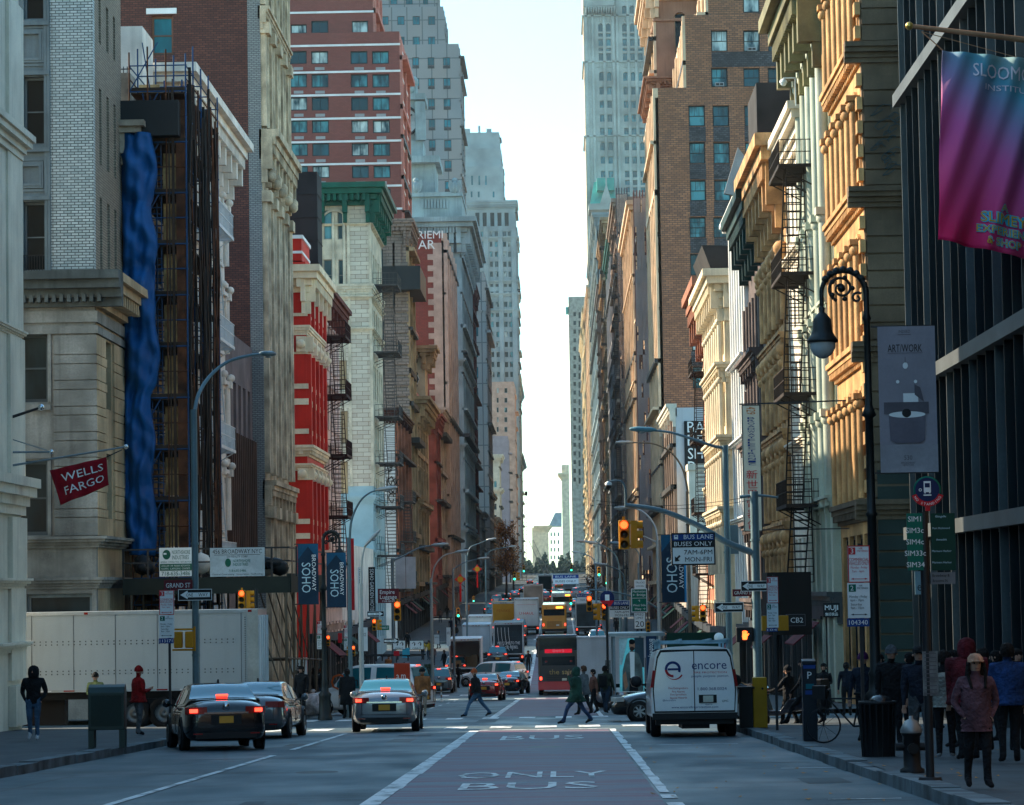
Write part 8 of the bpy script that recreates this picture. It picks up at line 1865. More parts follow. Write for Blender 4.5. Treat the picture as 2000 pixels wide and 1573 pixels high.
# --- right corner group
Yp = 79.5
post('teal grey signal mast whose long curved arm reaches over the right lane', 1478, 960, Yp, TEALP, .13, .12, [([(1478, 1082), (1420, 1060), (1360, 1025), (1290, 997), (1222, 987)], .10, 0, False), ([(1222, 990), (1221, 955), (1212, 940), (1190, 940)], .035, 0, False), ([(1445, 971), (1480, 968), (1520, 972)], .05, 0, False)], ypx=1200, name='signal_mast', cat='signal pole')
r = empty('security_camera', at(1188, 946, Yp), 0, 'small dome camera at the tip of the signal mast arm', 'camera', 'street cameras'); q = MB(); q.ball((0, 0, -.06), .09, 10); q.build('dome', [SGK], r); q = MB(); q.lathe((0, 0, 0), [(.09, -.03), (.1, .03), (.03, .08)], 10); q.build('housing', [SGW], r)
signal(1219, 1016, 1073, Yp-.1, 'yellow traffic light showing red on the long mast arm', 0, 1)
panel('bus_lane_sign', 'large blue black and white sign reading BUS LANE BUSES ONLY', 'sign', (1311, 1041, 1397, 1104), Yp-.2, SGW, [('r', .02, .02, .98, .23, SGB), ('r', .02, .23, .98, .45, SGK), T('BUS LANE', .62, .125, .19, .66, WTX), ('r', .07, .06, .16, .19, WTX), ('r', .09, .08, .14, .12, SGB), T('BUSES ONLY', .5, .34, .19, .86, WTX), T('7AM-6PM', .61, .60, .2, .64, BKT), T('MON-FRI', .61, .82, .2, .6, BKT), ('p', [(.08, .88), (.08, .72), (.12, .76), (.18, .68), (.21, .72), (.15, .80), (.19, .86)], BKT)], edge=SGK)
panel('street_name_sign', 'maroon street name sign reading GRAND left of the signal mast', 'sign', (1431, 1151, 1474, 1165), Yp+.2, SGM, [T('GRAND ST', .5, .5, .65, .85, WTX)])
oneway((1447, 1135, 1500, 1155), Yp-.25, 'one way sign pointing left on the signal mast'); oneway((1396, 1177, 1452, 1196), Yp-.2, 'one way sign pointing left below the maroon sign')
post('grey street lamp whose arm crosses behind the barber sign', 1421, 870, 84, TEALP, .10, .09, [([(1420, 875), (1395, 872), (1350, 857), (1310, 845), (1276, 841)], .05, 0)], ypx=1100, headm=mat('pale_teal_head', (.10, .25, .32), .5))
panel('control_box', 'dark teal box strapped to the grey street lamp pole', 'box', (1427, 1026, 1442, 1082), 83.5, TEALP, th=.3)
r = empty('pedestrian_signal', at(1455, 1240, Yp-.2), 0, 'black pedestrian signal showing an orange raised hand', 'pedestrian signal', 'pedestrian signals'); q = MB(); q.box(-.24, .24, 0, .3, -.21, .21); o = q.build('housing', [SGK], r); bevel(o, .03)
q = MB(); q.prism([(-.06, -.01, -.14), (.05, -.01, -.14), (.08, -.01, 0), (.06, -.01, .03), (-.07, -.01, .03), (-.08, -.01, -.06)], (0, .008, 0))
for k in range(4): q.box(-.07+.035*k, -.043+.035*k, -.01, -.002, .03, .12-.012*abs(k-1.5))
q.prism([(.06, -.01, -.05), (.12, -.01, .02), (.10, -.01, .04), (.05, -.01, .0)], (0, .008, 0)); q.build('hand_symbol', [HANDM], r)
panel('pedestrian_signal', 'yellow pedestrian signal turned away right of the signal mast', 'pedestrian signal', (1489, 1203, 1540, 1232), 68, SIGY, th=.3, group='pedestrian signals')
parking(1498, 1127, 1520, 1178, 1226, 66, 'narrow parking rules sign between the signal mast and the shop sign', '104', 1234)
parking(1656, 1066, 1699, 1138, 1207, 50, 'parking rules sign in front of the golden building base', '104340', 1224)
p = gp(1486, 1422, .15); r = empty('bollard_cabinet', p, 0, 'bright yellow metal cabinet at the right corner', 'cabinet'); q = MB(); q.box(-.17, .17, 0, .3, 0, 1.22); o = q.build('body', [mat('cabinet_yellow', (.50, .27, .01), .5, var=.15)], r); bevel(o, .02); q = MB(); q.lathe((.06, -.01, .95), [(.001, 0), (.03, 0), (.03, .02)], 8, 0, 'y'); q.build('lock', [SGK], r); q = MB(); q.box(-.50, -.18, .0, .3, 0, .95); q.box(-.55, -.13, -.05, .35, .95, 1.0); q.build('side_box', [TRIM], r)
p = gp(1584, 1448, .15); r = empty('parking_meter', p, 0, 'dark parking meter kiosk with a white letter P', 'parking meter'); q = MB(); q.box(-.14, .14, 0, .28, 0, 1.5); q.prism([(-.14, 0, 1.5), (-.14, .28, 1.5), (-.14, .28, 1.62), (-.14, 0, 1.58)], (.28, 0, 0)); o = q.build('body', [mat('meter_navy', (.008, .016, .026), .4, var=.1)], r); bevel(o, .02)
q = MB(); put_text(q, 'P', .2, 0, 1.30, 0, -.006, .03); q.box(-.12, .12, -.006, -.001, 1.43, 1.5, 1); q.box(-.09, .09, -.006, -.001, .92, 1.0, 1); q.build('lettering', [WTX, SGB], r); q = MB(); q.box(-.08, .08, -.02, -.001, 1.03, 1.13); q.build('screen', [CGL], r)
# hydrant
p = gp(1782, 1510, .15); r = empty('fire_hydrant', p, 0, 'black fire hydrant with silver top on the right pavement', 'fire hydrant'); q = MB(); q.lathe((0, 0, 0), [(.17, 0), (.17, .05), (.12, .08), (.115, .50), (.14, .52), (.14, .56)], 16); q.cyl((-.22, 0, .36), (.2, 0, .36), .055, None, 10); q.cyl((0, -.2, .34), (0, 0, .34), .075, None, 10); q.build('barrel', [SGK], r)
q = MB(); q.lathe((0, 0, 0), [(.15, .55), (.155, .59), (.13, .64), (.09, .71), (.03, .74), (.03, .78), (.001, .78)], 16); q.build('bonnet', [mat('silver_paint', (.32, .34, .34), .4, metal=.5)], r)
# bus stop
Yt = 36.0; x = at(1812, 1300, Yt).x; r = empty('bus_stop', (x, Yt, gnd(x, Yt)), 0, 'bus stop pole with round blue sign and green route boards', 'bus stop', 'bus stops'); L0 = r.location; q = MB(); q.cyl((0, .05, 0), (0, .05, at(1812, 1000, Yt).z-L0.z), .055, None, 12); q.cyl((0, .05, 0), (0, .05, .06), .16, .14, 12); q.build('pole', [IRON], r)
c = at(1811, 957, Yt)-L0; q = MB(); q.lathe(c, [(.001, 0), (.175, 0), (.175, .02), (.001, .02)], 30, 0, 'y'); q.lathe(c+Vector((0, -.004, 0)), [(.001, 0), (.155, 0)], 30, 1, 'y')
q.box(c.x-.045, c.x+.045, -.012, -.008, c.z-.03, c.z+.11, 2); q.box(c.x-.032, c.x+.032, -.016, -.013, c.z+.03, c.z+.085, 1); q.box(c.x-.05, c.x+.05, -.012, -.008, c.z-.075, c.z-.06, 2); q.box(c.x-.04, c.x-.02, -.012, -.008, c.z-.045, c.z-.031, 2); q.box(c.x+.02, c.x+.04, -.012, -.008, c.z-.045, c.z-.031, 2); q.lathe(c+Vector((-.09, -.01, 0)), [(.012, 0), (.02, 0)], 10, 2, 'y')
for k in range(14):
    a0, a1 = R(200+k*10), R(210+k*10); q.quad(*[(c.x+rr*math.cos(a), -.012, c.z+rr*math.sin(a)) for rr, a in ((.15, a0), (.215, a0), (.215, a1), (.15, a1))], 3)
for k, ch in enumerate('NO STANDING'):
    a = R(212+k*11.5); put_text(q, ch, .045, c.x+.183*math.cos(a), c.z+.183*math.sin(a), 2, -.016, .01, None, a+R(90)) if ch != ' ' else None
q.box(c.x-.03, c.x+.03, -.005, .03, c.z-.27, c.z-.2, 3); q.build('disc', [SGG, mat('sign_navy', (.005, .018, .09), .5), WTX, SGR], r)
panel('', '', '', (1772, 1003, 1808, 1114), Yt, SGG, [T(t, .42, .1+.2*i, .13, None, WTX) for i, t in enumerate(('SIM1', 'SIM3c', 'SIM4c', 'SIM33c', 'SIM34'))], root=r)
panel('', '', '', (1819, 1003, 1866, 1114), Yt, mat('sign_deep_green', (.0, .055, .035), .5), [T(t, .42, .06+.2*i, .05, None, ICE) for i, t in enumerate(('Eltingville', 'Port Richmond', 'Annadale', 'Mariners Harbor', 'Mariners Harbor'))], root=r)
panel('', '', '', (1818, 1118, 1866, 1141), Yt, mat('sign_grey', (.22, .22, .23), .5), [T('Broadway &', .42, .3, .3, .7, BKT), T('Broome St', .38, .7, .3, .6, BKT)], root=r)
panel('', '', '', (1803, 1273, 1832, 1359), Yt, mat('timetable_grey', (.17, .18, .18), .4, var=.3, scale=8, fine=60), [('r', .1, .04+.09*k, .9, .06+.09*k, LID) for k in range(11)], root=r, th=.04)
panel('shop_sign', 'pale blue square shop sign reading ecco behind the bus stop', 'sign', (1787, 1116, 1833, 1161), 79, mat('pale_blue_light', (.25, .40, .46), .5), [T('ecco', .5, .72, .55, .8, SGK)])
# bins and bike rack on the right
p = gp(1716, 1478, .15); r = empty('litter_bin', p, 0, 'black wire litter bin beside the ornate lamp base', 'litter bin'); q = MB(); q.lathe((0, 0, 0), [(.25, 0), (.29, .85), (.31, .85), (.31, .9), (.26, .9), (.22, .05), (.001, .05)], 18)
for k in range(18): a = k*.349; q.bar((.26*math.cos(a), .26*math.sin(a), 0), (.30*math.cos(a), .30*math.sin(a), .85), .02)
q.build('basket', [SGK], r); q = MB(); q.ball((.05, 0, .88), .2, 8, 0, .6); q.build('bin_liner', [mat('black_plastic_bag', (.015, .016, .018), .25, var=.2)], r)
p = gp(1662, 1452, .15); r = empty('bicycle', p, R(78), 'dark bicycle leaning near the ornate lamp on the right pavement', 'bicycle')
for y in (-.52, .52):
    q = MB(); q.lathe((0, y, .34), [(.31, -.015), (.34, -.015), (.34, .015), (.31, .015), (.31, -.015)], 24, 0, 'x'); 
    for k in range(10): a = k*.628; q.bar((0, y, .34), (0, y+.31*math.cos(a), .34+.31*math.sin(a)), .006)
    q.build('wheel', [SGK], r)
q = MB(); J = {'h': (0, .42, .85), 's': (0, -.18, .85), 'b': (0, -.06, .32), 'r': (0, -.52, .34), 'f': (0, .52, .34), 'hb': (0, .4, 1.0)}
for a, b_ in (('h', 's'), ('h', 'b'), ('s', 'b'), ('b', 'r'), ('s', 'r'), ('h', 'f'), ('h', 'hb')): q.cyl(J[a], J[b_], .018, None, 6)
q.bar((-.25, .4, 1.02), (.25, .4, 1.02), .025); q.build('frame', [SGK], r); q = MB(); q.box(-.07, .07, -.32, -.08, .92, .96); q.build('saddle', [BLKC], r); q = MB(); q.box(-.16, .16, .45, .7, .85, 1.1); q.build('basket', [TRIM], r)
# hanging signs on the right
Ye = 100; r = panel('vertical_shop_sign', 'tall cream vertical sign reading BROADWAY ELECTRONIC with Chinese characters', 'sign', (1451, 791, 1487, 1038), Ye, mat('cream_sign', (.62, .52, .40), .5, var=.06), [T('429', .5, .045, .7, .06, mat('amber_lettering', (.5, .12, .01)), -R(90))]+[T(ch, .5, .105+.0215*i, .024, .40, NAVT) for i, ch in enumerate('BROADWAYELECTRONIC')]+[T(ch, .48, .55+.078*i, .075, .6, REDT) for i, ch in enumerate('新世界電器公')]+[T('司', .48, .965, .06, .5, REDT)], th=.25, edge=SGK)
q = MB(); q.bar((-.4, .1, 2.28), (3.4, .1, 2.35), .05); q.bar((.0, .1, -2.2), (3.4, .1, -2.2), .04); q.build('bracket', [IRON], r)
r = panel('barber_sign', 'black painted wall sign reading BARBER SHOP on the white side wall', 'sign', (1337, 822, 1402, 940), 262.3, SGK, [T('BAR', .5, .10, .26, .8, WTX), T('BER', .5, .32, .26, .8, WTX), T('SHO', .5, .54, .26, .8, WTX), T('P', .2, .76, .26, None, WTX)], th=.1)
panel('shop_sign', 'black shop sign reading CB2 at the right', 'sign', (1536, 1200, 1573, 1223), 103.5, SGK, [T('CB2', .55, .5, .62, .66, WTX)], edge=LID, th=.2)
panel('shop_canopy', 'large black box canopy over the CB2 sign', 'canopy', (1500, 1118, 1585, 1240), 104.5, mat('canopy_black', (.015, .014, .013), .7, var=.2), th=2.5)
panel('shop_sign', 'black shop sign reading MUJI by the golden building', 'sign', (1608, 1178, 1640, 1206), 98.5, SGK, [T('MUJI', .5, .38, .5, .8, WTX), T('無印良品', .5, .78, .25, .75, WTX)], th=.1)
panel('hoarding', 'dark green plywood hoarding behind the van', 'hoarding', (1303, 1236, 1402, 1285), 125, mat('hoarding_green', (.006, .055, .04), .7, var=.15), th=.1)
r = panel('round_sign', 'white round sign on a pole right of the green hoarding', 'sign', (1404, 1255, 1406, 1330), 100, IRON); q = MB(); q.lathe((0, -.02, .85), [(.001, 0), (.17, 0), (.17, .02)], 20, 0, 'y'); q.build('disc', [SGW], r)
# bus shelter with poster
Ys = 106; xa = at(1200, 1300, Ys).x; xb = at(1284, 1300, Ys).x; r = empty('bus_shelter', ((xa+xb)/2, Ys, g(Ys)+.15), 0, 'bus shelter with a lit fashion poster of a bearded man in leather jacket', 'bus shelter'); L0 = r.location
q = MB(); zt = at(1240, 1243, Ys).z-L0.z; zb_ = at(1240, 1350, Ys).z-L0.z; hw = (xb-xa)/2; q.box(-hw-.2, hw+.3, -.1, 3.5, zt, zt+.12); q.build('roof', [mat('shelter_roof', (.25, .30, .32), .4, metal=.4)], r)
q = MB(); [q.bar((x_, y_, 0), (x_, y_, zt), .09) for x_ in (-hw, hw) for y_ in (0, 3.4)]; q.build('post', [GALV], r)
panel('', '', '', (1210, 1247, 1258, 1350), Ys, mat('poster_backlit', (.06, .30, .36), .4, var=.2, emit=.22), [('p', [(0, 0), (.35, 0), (.1, .5), (0, .5)], mat('poster_pale', (.4, .6, .62), .5)), ('r', .62, 0, 1, .55, mat('poster_dark', (.03, .06, .08), .5)),
    ('p', [(.10, 1), (.12, .62), (.28, .32), (.5, .22), (.78, .30), (.92, .5), (.95, 1)], mat('leather_brown', (.09, .13, .13), .3, var=.4, scale=3)), ('p', [(.42, .26), (.62, .26), (.60, .75), (.44, .75)], SGW), ('e', .52, .13, .12, .095, mat('poster_skin', (.36, .18, .11), .6)), ('e', .52, .07, .125, .05, BLKC), ('e', .52, .2, .10, .04, mat('poster_beard', (.04, .02, .015), .7)), ('p', [(.12, .7), (.25, .62), (.33, .9), (.2, .98)], MATS['poster_skin']), ('p', [(.4, .75), (.66, .75), (.75, 1), (.38, 1)], BLKC)], root=r)
panel('', '', '', (1262, 1243, 1283, 1340), Ys-.1, mat('shelter_navy', (.008, .035, .09), .5), [T('Broadway & Grand', .5, .42, .7, .72, WTX, -R(90))], root=r)
panel('', '', '', (1200, 1343, 1262, 1352), Ys, SGW, root=r)
# mid distance poles, signs, lights on the right
post('pale street lamp in front of the banner right of centre', 1288, 1055, 112, PALE, .10, .09, [([(1286, 1062), (1280, 1030), (1262, 1005), (1240, 993), (1222, 993)], .05, 2), ([(1288, 1062), (1262, 1050), (1248, 1045)], .04, 0, False)], ypx=1200)
post('thin bronze street lamp arching in front of the white wall', 1345, 960, 130, mat('bronze_pole', (.22, .18, .13), .6), .09, .07, [([(1344, 965), (1335, 920), (1312, 885), (1280, 868), (1250, 865), (1232, 865)], .05, 0)], ypx=1100, headm=PALE)
post('teal street lamp with slanting arm over the green direction sign', 1268, 1215, 118, TEALP, .08, .07, [([(1300, 1200), (1262, 1175), (1215, 1160), (1165, 1153), (1150, 1152)], .05, 0, False)], name='signal_mast', cat='signal pole')
panel('direction_sign', 'green direction sign reading Manhattan Bridge and West Side Hwy', 'sign', (1233, 1150, 1264, 1196), 115, SGG, [T('Manhattan', .5, .12, .13, .8, WTX), T('← Bridge', .5, .28, .14, .8, WTX), T('↑', .5, .52, .14, None, WTX), T('West Side', .5, .70, .13, .8, WTX), T('Hwy →', .55, .87, .14, .65, WTX), ('r', .03, .395, .97, .41, WTX)], edge=WTX)
panel('speed_sign', 'white sign reading SPEED LIMIT 20', 'sign', (1238, 1196, 1261, 1229), 115, SGW, [T('SPEED', .5, .14, .2, .75, BKT), T('LIMIT', .5, .34, .2, .65, BKT), T('20', .5, .70, .5, .72, BKT)], edge=BKT)
panel('notice_sign', 'small white sign above the green direction sign', 'sign', (1239, 1133, 1261, 1150), 115, SGW, [T('TRUCKS', .5, .3, .3, .8, BKT), T('LOCAL', .5, .7, .3, .7, BKT)])
post('slim post carrying the green direction sign', 1249, 1100, 115.3, GALV, .05, .05, [([(1249, 1105), (1247, 1080), (1235, 1068), (1225, 1065)], .03, 0)], ypx=1200, base=False)
panel('bus_lane_sign', 'smaller sign reading BUS LANE BUSES ONLY beyond the round bus stop sign', 'sign', (1190, 1173, 1230, 1206), 125, SGW, [('r', .02, .02, .98, .3, SGB), ('r', .02, .3, .98, .56, SGK), T('BUS LANE', .6, .16, .24, .7, WTX), T('BUSES ONLY', .5, .43, .22, .9, WTX), T('7AM-6PM', .6, .69, .2, .7, BKT), T('MON-FRI', .6, .88, .2, .65, BKT)])
panel('bus_lane_sign', 'far bus lane sign left of the yellow traffic light', 'sign', (1127, 1160, 1153, 1178), 160, SGW, [('r', .02, .02, .98, .35, SGB), T('BUS LANE', .5, .18, .25, .8, WTX), T('7AM-6PM', .6, .69, .25, .7, BKT)])
panel('bus_lane_sign', 'far sign over the traffic near the horizon', 'sign', (1080, 1123, 1130, 1141), 250, SGW, [('r', .0, .0, 1, .4, SGB), T('BUS LANE', .5, .2, .3, .8, WTX), T('BUSES ONLY', .5, .7, .3, .8, BKT)])
Yq = 104; x = at(1186, 1250, Yq).x; r = empty('bus_stop', (x, Yq, g(Yq)+.1), 0, 'far bus stop pole with round blue sign by the shelter', 'bus stop', 'bus stops'); q = MB(); q.cyl((0, 0, 0), (0, 0, at(1186, 1180, Yq).z-r.location.z), .045, None, 8); q.build('pole', [SGK], r)
c = at(1186, 1168, Yq)-r.location; q = MB(); q.lathe(c, [(.001, 0), (.26, 0), (.26, .03)], 24, 0, 'y'); q.box(c.x-.08, c.x+.08, -.01, -.005, c.z-.1, c.z+.12, 1); q.prism([(c.x-.26, -.008, c.z-.1), (c.x+.26, -.008, c.z-.1), (c.x+.1, -.008, c.z-.32), (c.x-.1, -.008, c.z-.32)], (0, .006, 0), 2); q.build('disc', [MATS['sign_navy'], WTX, SGR], r)
panel('', '', '', (1182, 1290, 1193, 1340), Yq, MATS['timetable_grey'], root=r); 
for (px, y0, y1, Y, lab, lit, sd) in ((1151, 1164, 1195, 150, 'yellow traffic light above the black container truck', 0, 0), (1181, 1178, 1212, 122, 'yellow traffic light beside the far bus stop sign', 0, -1), (1266, 1215, 1238, 108, 'yellow traffic light seen from the back above the shelter', 9, 0), (1373, 1182, 1215, 101, 'yellow traffic light with two heads left of the one way sign', 0, -1), (1185, 1125, 1142, 230, 'small far green traffic light at right', 2, 0), (1170, 1108, 1126, 260, 'tiny far green traffic light above the right lane', 2, 0), (1116, 1103, 1116, 330, 'tiny green traffic light before the far slab tower', 2, 0), (1115, 1165, 1182, 190, 'green traffic light right of the white city bus', 2, 0)): signal(px, y0, y1, Y, lab, lit, sd)
for (px, y0, y1, Y, lab, lit, sd) in ((776, 1175, 1213, 106, 'yellow traffic light showing red below the luggage shop sign', 0, 0), (731, 1210, 1232, 102, 'yellow traffic light lit red beside the green street sign', 0, 1), (895, 1188, 1206, 210, 'green traffic light near the open truck', 2, 0), (925, 1165, 1176, 260, 'small green traffic light left of the far trucks', 2, 0), (1005, 1118, 1134, 300, 'far green traffic light over the left lane', 2, 1), (1023, 1105, 1118, 340, 'tiny green traffic light beside the lattice mast', 2, 0)): signal(px, y0, y1, Y, lab, lit, sd)
for (px, yt, Y, lab, arm) in ((1212, 1130, 165, 'grey street lamp fourth along the right kerb', [(1212, 1135), (1205, 1090), (1185, 1070), (1165, 1062)]), (1188, 1100, 200, 'grey street lamp fifth along the right kerb', [(1188, 1105), (1183, 1075), (1165, 1060), (1145, 1058)]), (1165, 1120, 240, 'grey street lamp sixth along the right kerb', [(1165, 1125), (1160, 1095), (1148, 1085), (1132, 1080)]), (1222, 1150, 150, 'grey street lamp behind the speed limit sign', [(1222, 1155), (1218, 1125), (1205, 1112), (1185, 1105)])):
    post(lab, px, yt, Y, TEALP, .10, .09, [(arm, .05, 0)], ypx=1200, headm=PALE)
for (px, yt, Y, lab, arm, m) in ((683, 1050, 103, 'grey street lamp arching beside the light blue building base', [(683, 1055), (687, 1015), (703, 980), (722, 963), (738, 958)], TEALP), (768, 1090, 125, 'grey street lamp right of the luggage shop sign', [(768, 1095), (790, 1085), (820, 1070), (846, 1066)], GALV), (843, 1130, 150, 'pale street lamp beside the left parked trucks', [(843, 1135), (850, 1105), (868, 1085), (892, 1079)], PALE), (886, 1110, 190, 'grey street lamp near the red lanterns', [(886, 1112), (905, 1100), (925, 1094), (935, 1092)], GALV), (912, 1085, 230, 'thin street lamp beyond the red lanterns', [(912, 1090), (918, 1070), (935, 1062), (952, 1055)], TEALP), (950, 1080, 280, 'thin street lamp beside the autumn tree', [(950, 1085), (960, 1075), (985, 1070), (995, 1068)], TEALP), (705, 1140, 98.5, 'thin pale post with hooked top before the hotel sign', [(705, 1150), (706, 1105), (710, 1078), (715, 1065)], PALE)):
    post(lab, px, yt, Y, m, .09, .08, [(arm, .045, 0)], ypx=1200, headm=PALE)
panel('shop_sign', 'maroon shop sign reading Empire Luggage', 'sign', (738, 1150, 779, 1178), 108, SGM, [T('Empire', .45, .28, .4, .7, WTX), T('Luggage', .5, .62, .4, .8, WTX), T('718-4325', .5, .88, .16, .6, WTX)])
panel('hotel_sign', 'black vertical sign reading SOHO GARDEN HOTEL', 'sign', (720, 1108, 733, 1200), 110, SGK, [T('SOHO GARDEN HOTEL', .5, .5, .8, .92, WTX, -R(90))])
panel('hotel_sign', 'pale vertical sign with small green letters left of the hotel sign', 'sign', (699, 1108, 709, 1190), 112, SGW, [T('HOTEL · GARDEN', .5, .5, .7, .9, GTXT, -R(90))])
panel('red_banner', 'long red vertical banner beside the blue banners', 'banner', (677, 1052, 692, 1192), 112, SGR, th=.02)
for i, (a, b_) in enumerate(((772, 792), (793, 812))): panel('white_flag', ['white flag hanging left of its pair by the luggage shop', 'white flag hanging right of its pair by the luggage shop'][i], 'flag', (a, 1088, b_, 1150), 128, mat('white_flag_cloth', (.60, .58, .60), .9, var=.15, scale=1.2), th=.02)
panel('street_name_sign', 'green street name sign reading HOWARD ST', 'sign', (738, 1222, 760, 1231), 103, SGG, [T('HOWARD ST', .5, .5, .6, .85, WTX)])
oneway((717, 1194, 750, 1205), 101, 'one way sign pointing right beside the hotel sign', False); oneway((749, 1247, 779, 1257), 104, 'small one way sign pointing right above the arrow signs', False)
for i, (x0_, x1_) in enumerate(((767, 792), (800, 828))): panel('lane_sign', ['white lane arrow sign left of its pair behind the silver sedan', 'white lane arrow sign right of its pair behind the silver sedan'][i], 'sign', (x0_, 1251, x1_, 1269), 108, SGW, [T('↑', .3, .4, .7, None, BKT), T('↑', .72, .4, .7, None, BKT), T('ONLY', .5, .85, .25, .6, BKT)], edge=BKT)
parking(619, 1213, 636, 1240, 1268, 104, 'parking rules sign before the graffitied stone base'); parking(672, 1221, 686, 1246, 1270, 107, 'parking rules sign left of the white lettered van')
for i, (x0_, y0_, x1_, y1_, Y, m) in enumerate(((700, 1226, 718, 1272, 106, SGW), (660, 1237, 668, 1256, 105, SGR), (786, 1266, 800, 1285, 109, BLT), (769, 1272, 780, 1281, 108, SGR), (872, 1226, 880, 1262, 160, SGW), (848, 1240, 858, 1258, 150, SGW))): panel('notice_sign', ['white notice beside the hotel sign', 'small red plate near the blue banners', 'blue flyer on the left far corner', 'small red plate under the lane arrows', 'white parking plate at the open truck', 'white plate on the pale street lamp'][i], 'sign', (x0_, y0_, x1_, y1_), Y, m, [T('NOTICE', .5, .3, .2, .7, BKT)] if m is SGW else [])
for i, (px, y) in enumerate(((641, 1242), (677, 1262))):
    signal(px+13*i, y, y+20, 106, ['orange signal head seen sideways near the lane signs', 'second orange signal head near the lane signs'][i], 0, -1)
# lanterns
for i, (px, y, Y) in enumerate(((899, 1132, 190), (932, 1112, 230))):
    r = empty('lantern', at(px, y, Y), 0, ['large red knot lantern over the left pavement', 'smaller red knot lantern farther along'][i], 'lantern', 'red lanterns'); q = MB(); k = .8; q.prism([(-.5*k, 0, 0), (-.15*k, 0, -.25*k), (0, 0, -.5*k), (.15*k, 0, -.25*k), (.5*k, 0, 0), (.15*k, 0, .25*k), (0, 0, .5*k), (-.15*k, 0, .25*k)], (0, .15, 0)); q.lathe((0, -.03, 0), [(.001, 0), (.25*k, 0)], 12, 1, 'y'); q.bar((0, 0, -.4), (0, 0, -1.5), .12); q.build('knot', [mat('lantern_red', (.7, .01, .01), .5, var=0), YLT], r)
# left corner clutter
for i, (px, py, s_) in enumerate(((597, 1396, .45), (612, 1398, .5), (603, 1390, .42), (625, 1398, .3))):
    p = gp(px, py, .1); r = empty('rubbish_bag', p, i, ['pale rubbish bag at the left of the heap by the bin', 'big pale rubbish bag in the middle of the heap', 'rubbish bag behind the others of the heap', 'small flattened bag at the kerb end of the heap'][i], 'bag', 'rubbish bags on the corner'); q = MB(); rr = random.Random(i)
    n = 12; vs = []; 
    for j in range(8):
        t = math.pi*j/7
        for k in range(n): a = 2*math.pi*k/n; rad_ = s_*math.sin(t)*(1+rr.uniform(-.13, .13)); vs.append((rad_*math.cos(a), rad_*math.sin(a), s_*.8-s_*.85*math.cos(t)*1.0))
    q.add(vs, [(j*n+k, j*n+(k+1) % n, (j+1)*n+(k+1) % n, (j+1)*n+k) for j in range(7) for k in range(n)], 0, True); q.build('sack', [mat('translucent_bag_pink', (.42, .33, .31), .35, var=.4, scale=5)], r); q = MB(); q.lathe((0, 0, s_*1.6), [(.03, 0), (.1, .1), (.05, .16)], 8); q.build('knot', [MATS['translucent_bag_pink']], r)
p = gp(572, 1400, .1); r = empty('wheelie_bin', p, 0, 'dark plastic bin at the edge of the sidewalk shed', 'bin'); q = MB(); q.hexa([(-.26, -.26, .06), (.26, -.26, .06), (.26, .26, .06), (-.26, .26, .06), (-.32, -.32, .95), (.32, -.32, .95), (.32, .32, .95), (-.32, .32, .95)]); q.build('body', [TRIM], r); q = MB(); q.box(-.35, .35, -.35, .35, .951, 1.02); q.build('lid', [mat('bin_lid_blue', (.02, .05, .08), .5)], r)
p = gp(838, 1372, .0); p.z = g(p.y); r = empty('planter', p, 0, 'tall tan planter pot with a leafy shrub on the left corner island', 'planter'); q = MB(); q.lathe((0, 0, 0), [(.28, 0), (.38, .6), (.42, .6), (.42, .68), (.36, .68), (.34, .6), (.001, .6)], 16); q.build('pot', [mat('sandy_pot', (.34, .26, .18), .8, var=.15)], r)
LEAF = mat('shrub_leaf', (.035, .075, .035), .7, var=.4, scale=6); q = MB(); rr = random.Random(8)
for k in range(650):
    h_ = rr.random(); a = rr.uniform(0, 6.28); rad_ = rr.random()**.5*.42*(1-.5*h_); c = Vector((rad_*math.cos(a), rad_*math.sin(a), .65+h_*1.35)); u = Vector((rr.uniform(-1, 1), rr.uniform(-1, 1), rr.uniform(-.5, 1))).normalized()*.07; w_ = u.orthogonal().normalized()*.03; q.quad(c-u, c+w_, c+u, c-w_)
q.build('foliage', [LEAF], r)
q = MB(); [q.bar((0, 0, .6), (rr.uniform(-.2, .2), rr.uniform(-.2, .2), 1.7), .02) for k in range(6)]; q.build('stem', [mat('bark', (.06, .04, .03), .9)], r)
for i, (px, py) in enumerate(((862, 1370), (1199-20, 1372))):
    p = gp(px, py, 0); r = empty('delineator_post', p, 0, ['white and orange flexible post by the left planter', 'grey flexible post by the right crossing'][i], 'bollard', 'flexible posts'); q = MB(); q.cyl((0, 0, 0), (0, 0, .05), .12, None, 10, 0); 
    for k in range(6): q.cyl((0, 0, .05+k*.15), (0, 0, .2+k*.15), .04, None, 8, k % 2)
    q.build('post', [SGW, mat('post_grey_orange', (.35, .2, .12), .6)], r)
# graffiti patch on left base
panel('graffiti_board', 'pale wall panel with black and white graffiti by the rubbish bags', 'graffiti panel', (570, 1285, 600, 1325), 110, SGW, [T('S&K', .45, .4, .5, .7, BKT), T('B', .6, .6, .6, None, BKT), ('e', .3, .7, .15, .1, BKT)])
panel('newspaper_box', 'red newspaper boxes behind the brown fur coat', 'newspaper box', (770, 1296, 800, 1362), 106, mat('kiosk_orange_red', (.50, .05, .015), .5, var=.1), [T('a.m.', .5, .4, .3, .7, WTX), T('2', .3, .75, .3, None, WTX)], th=.5)
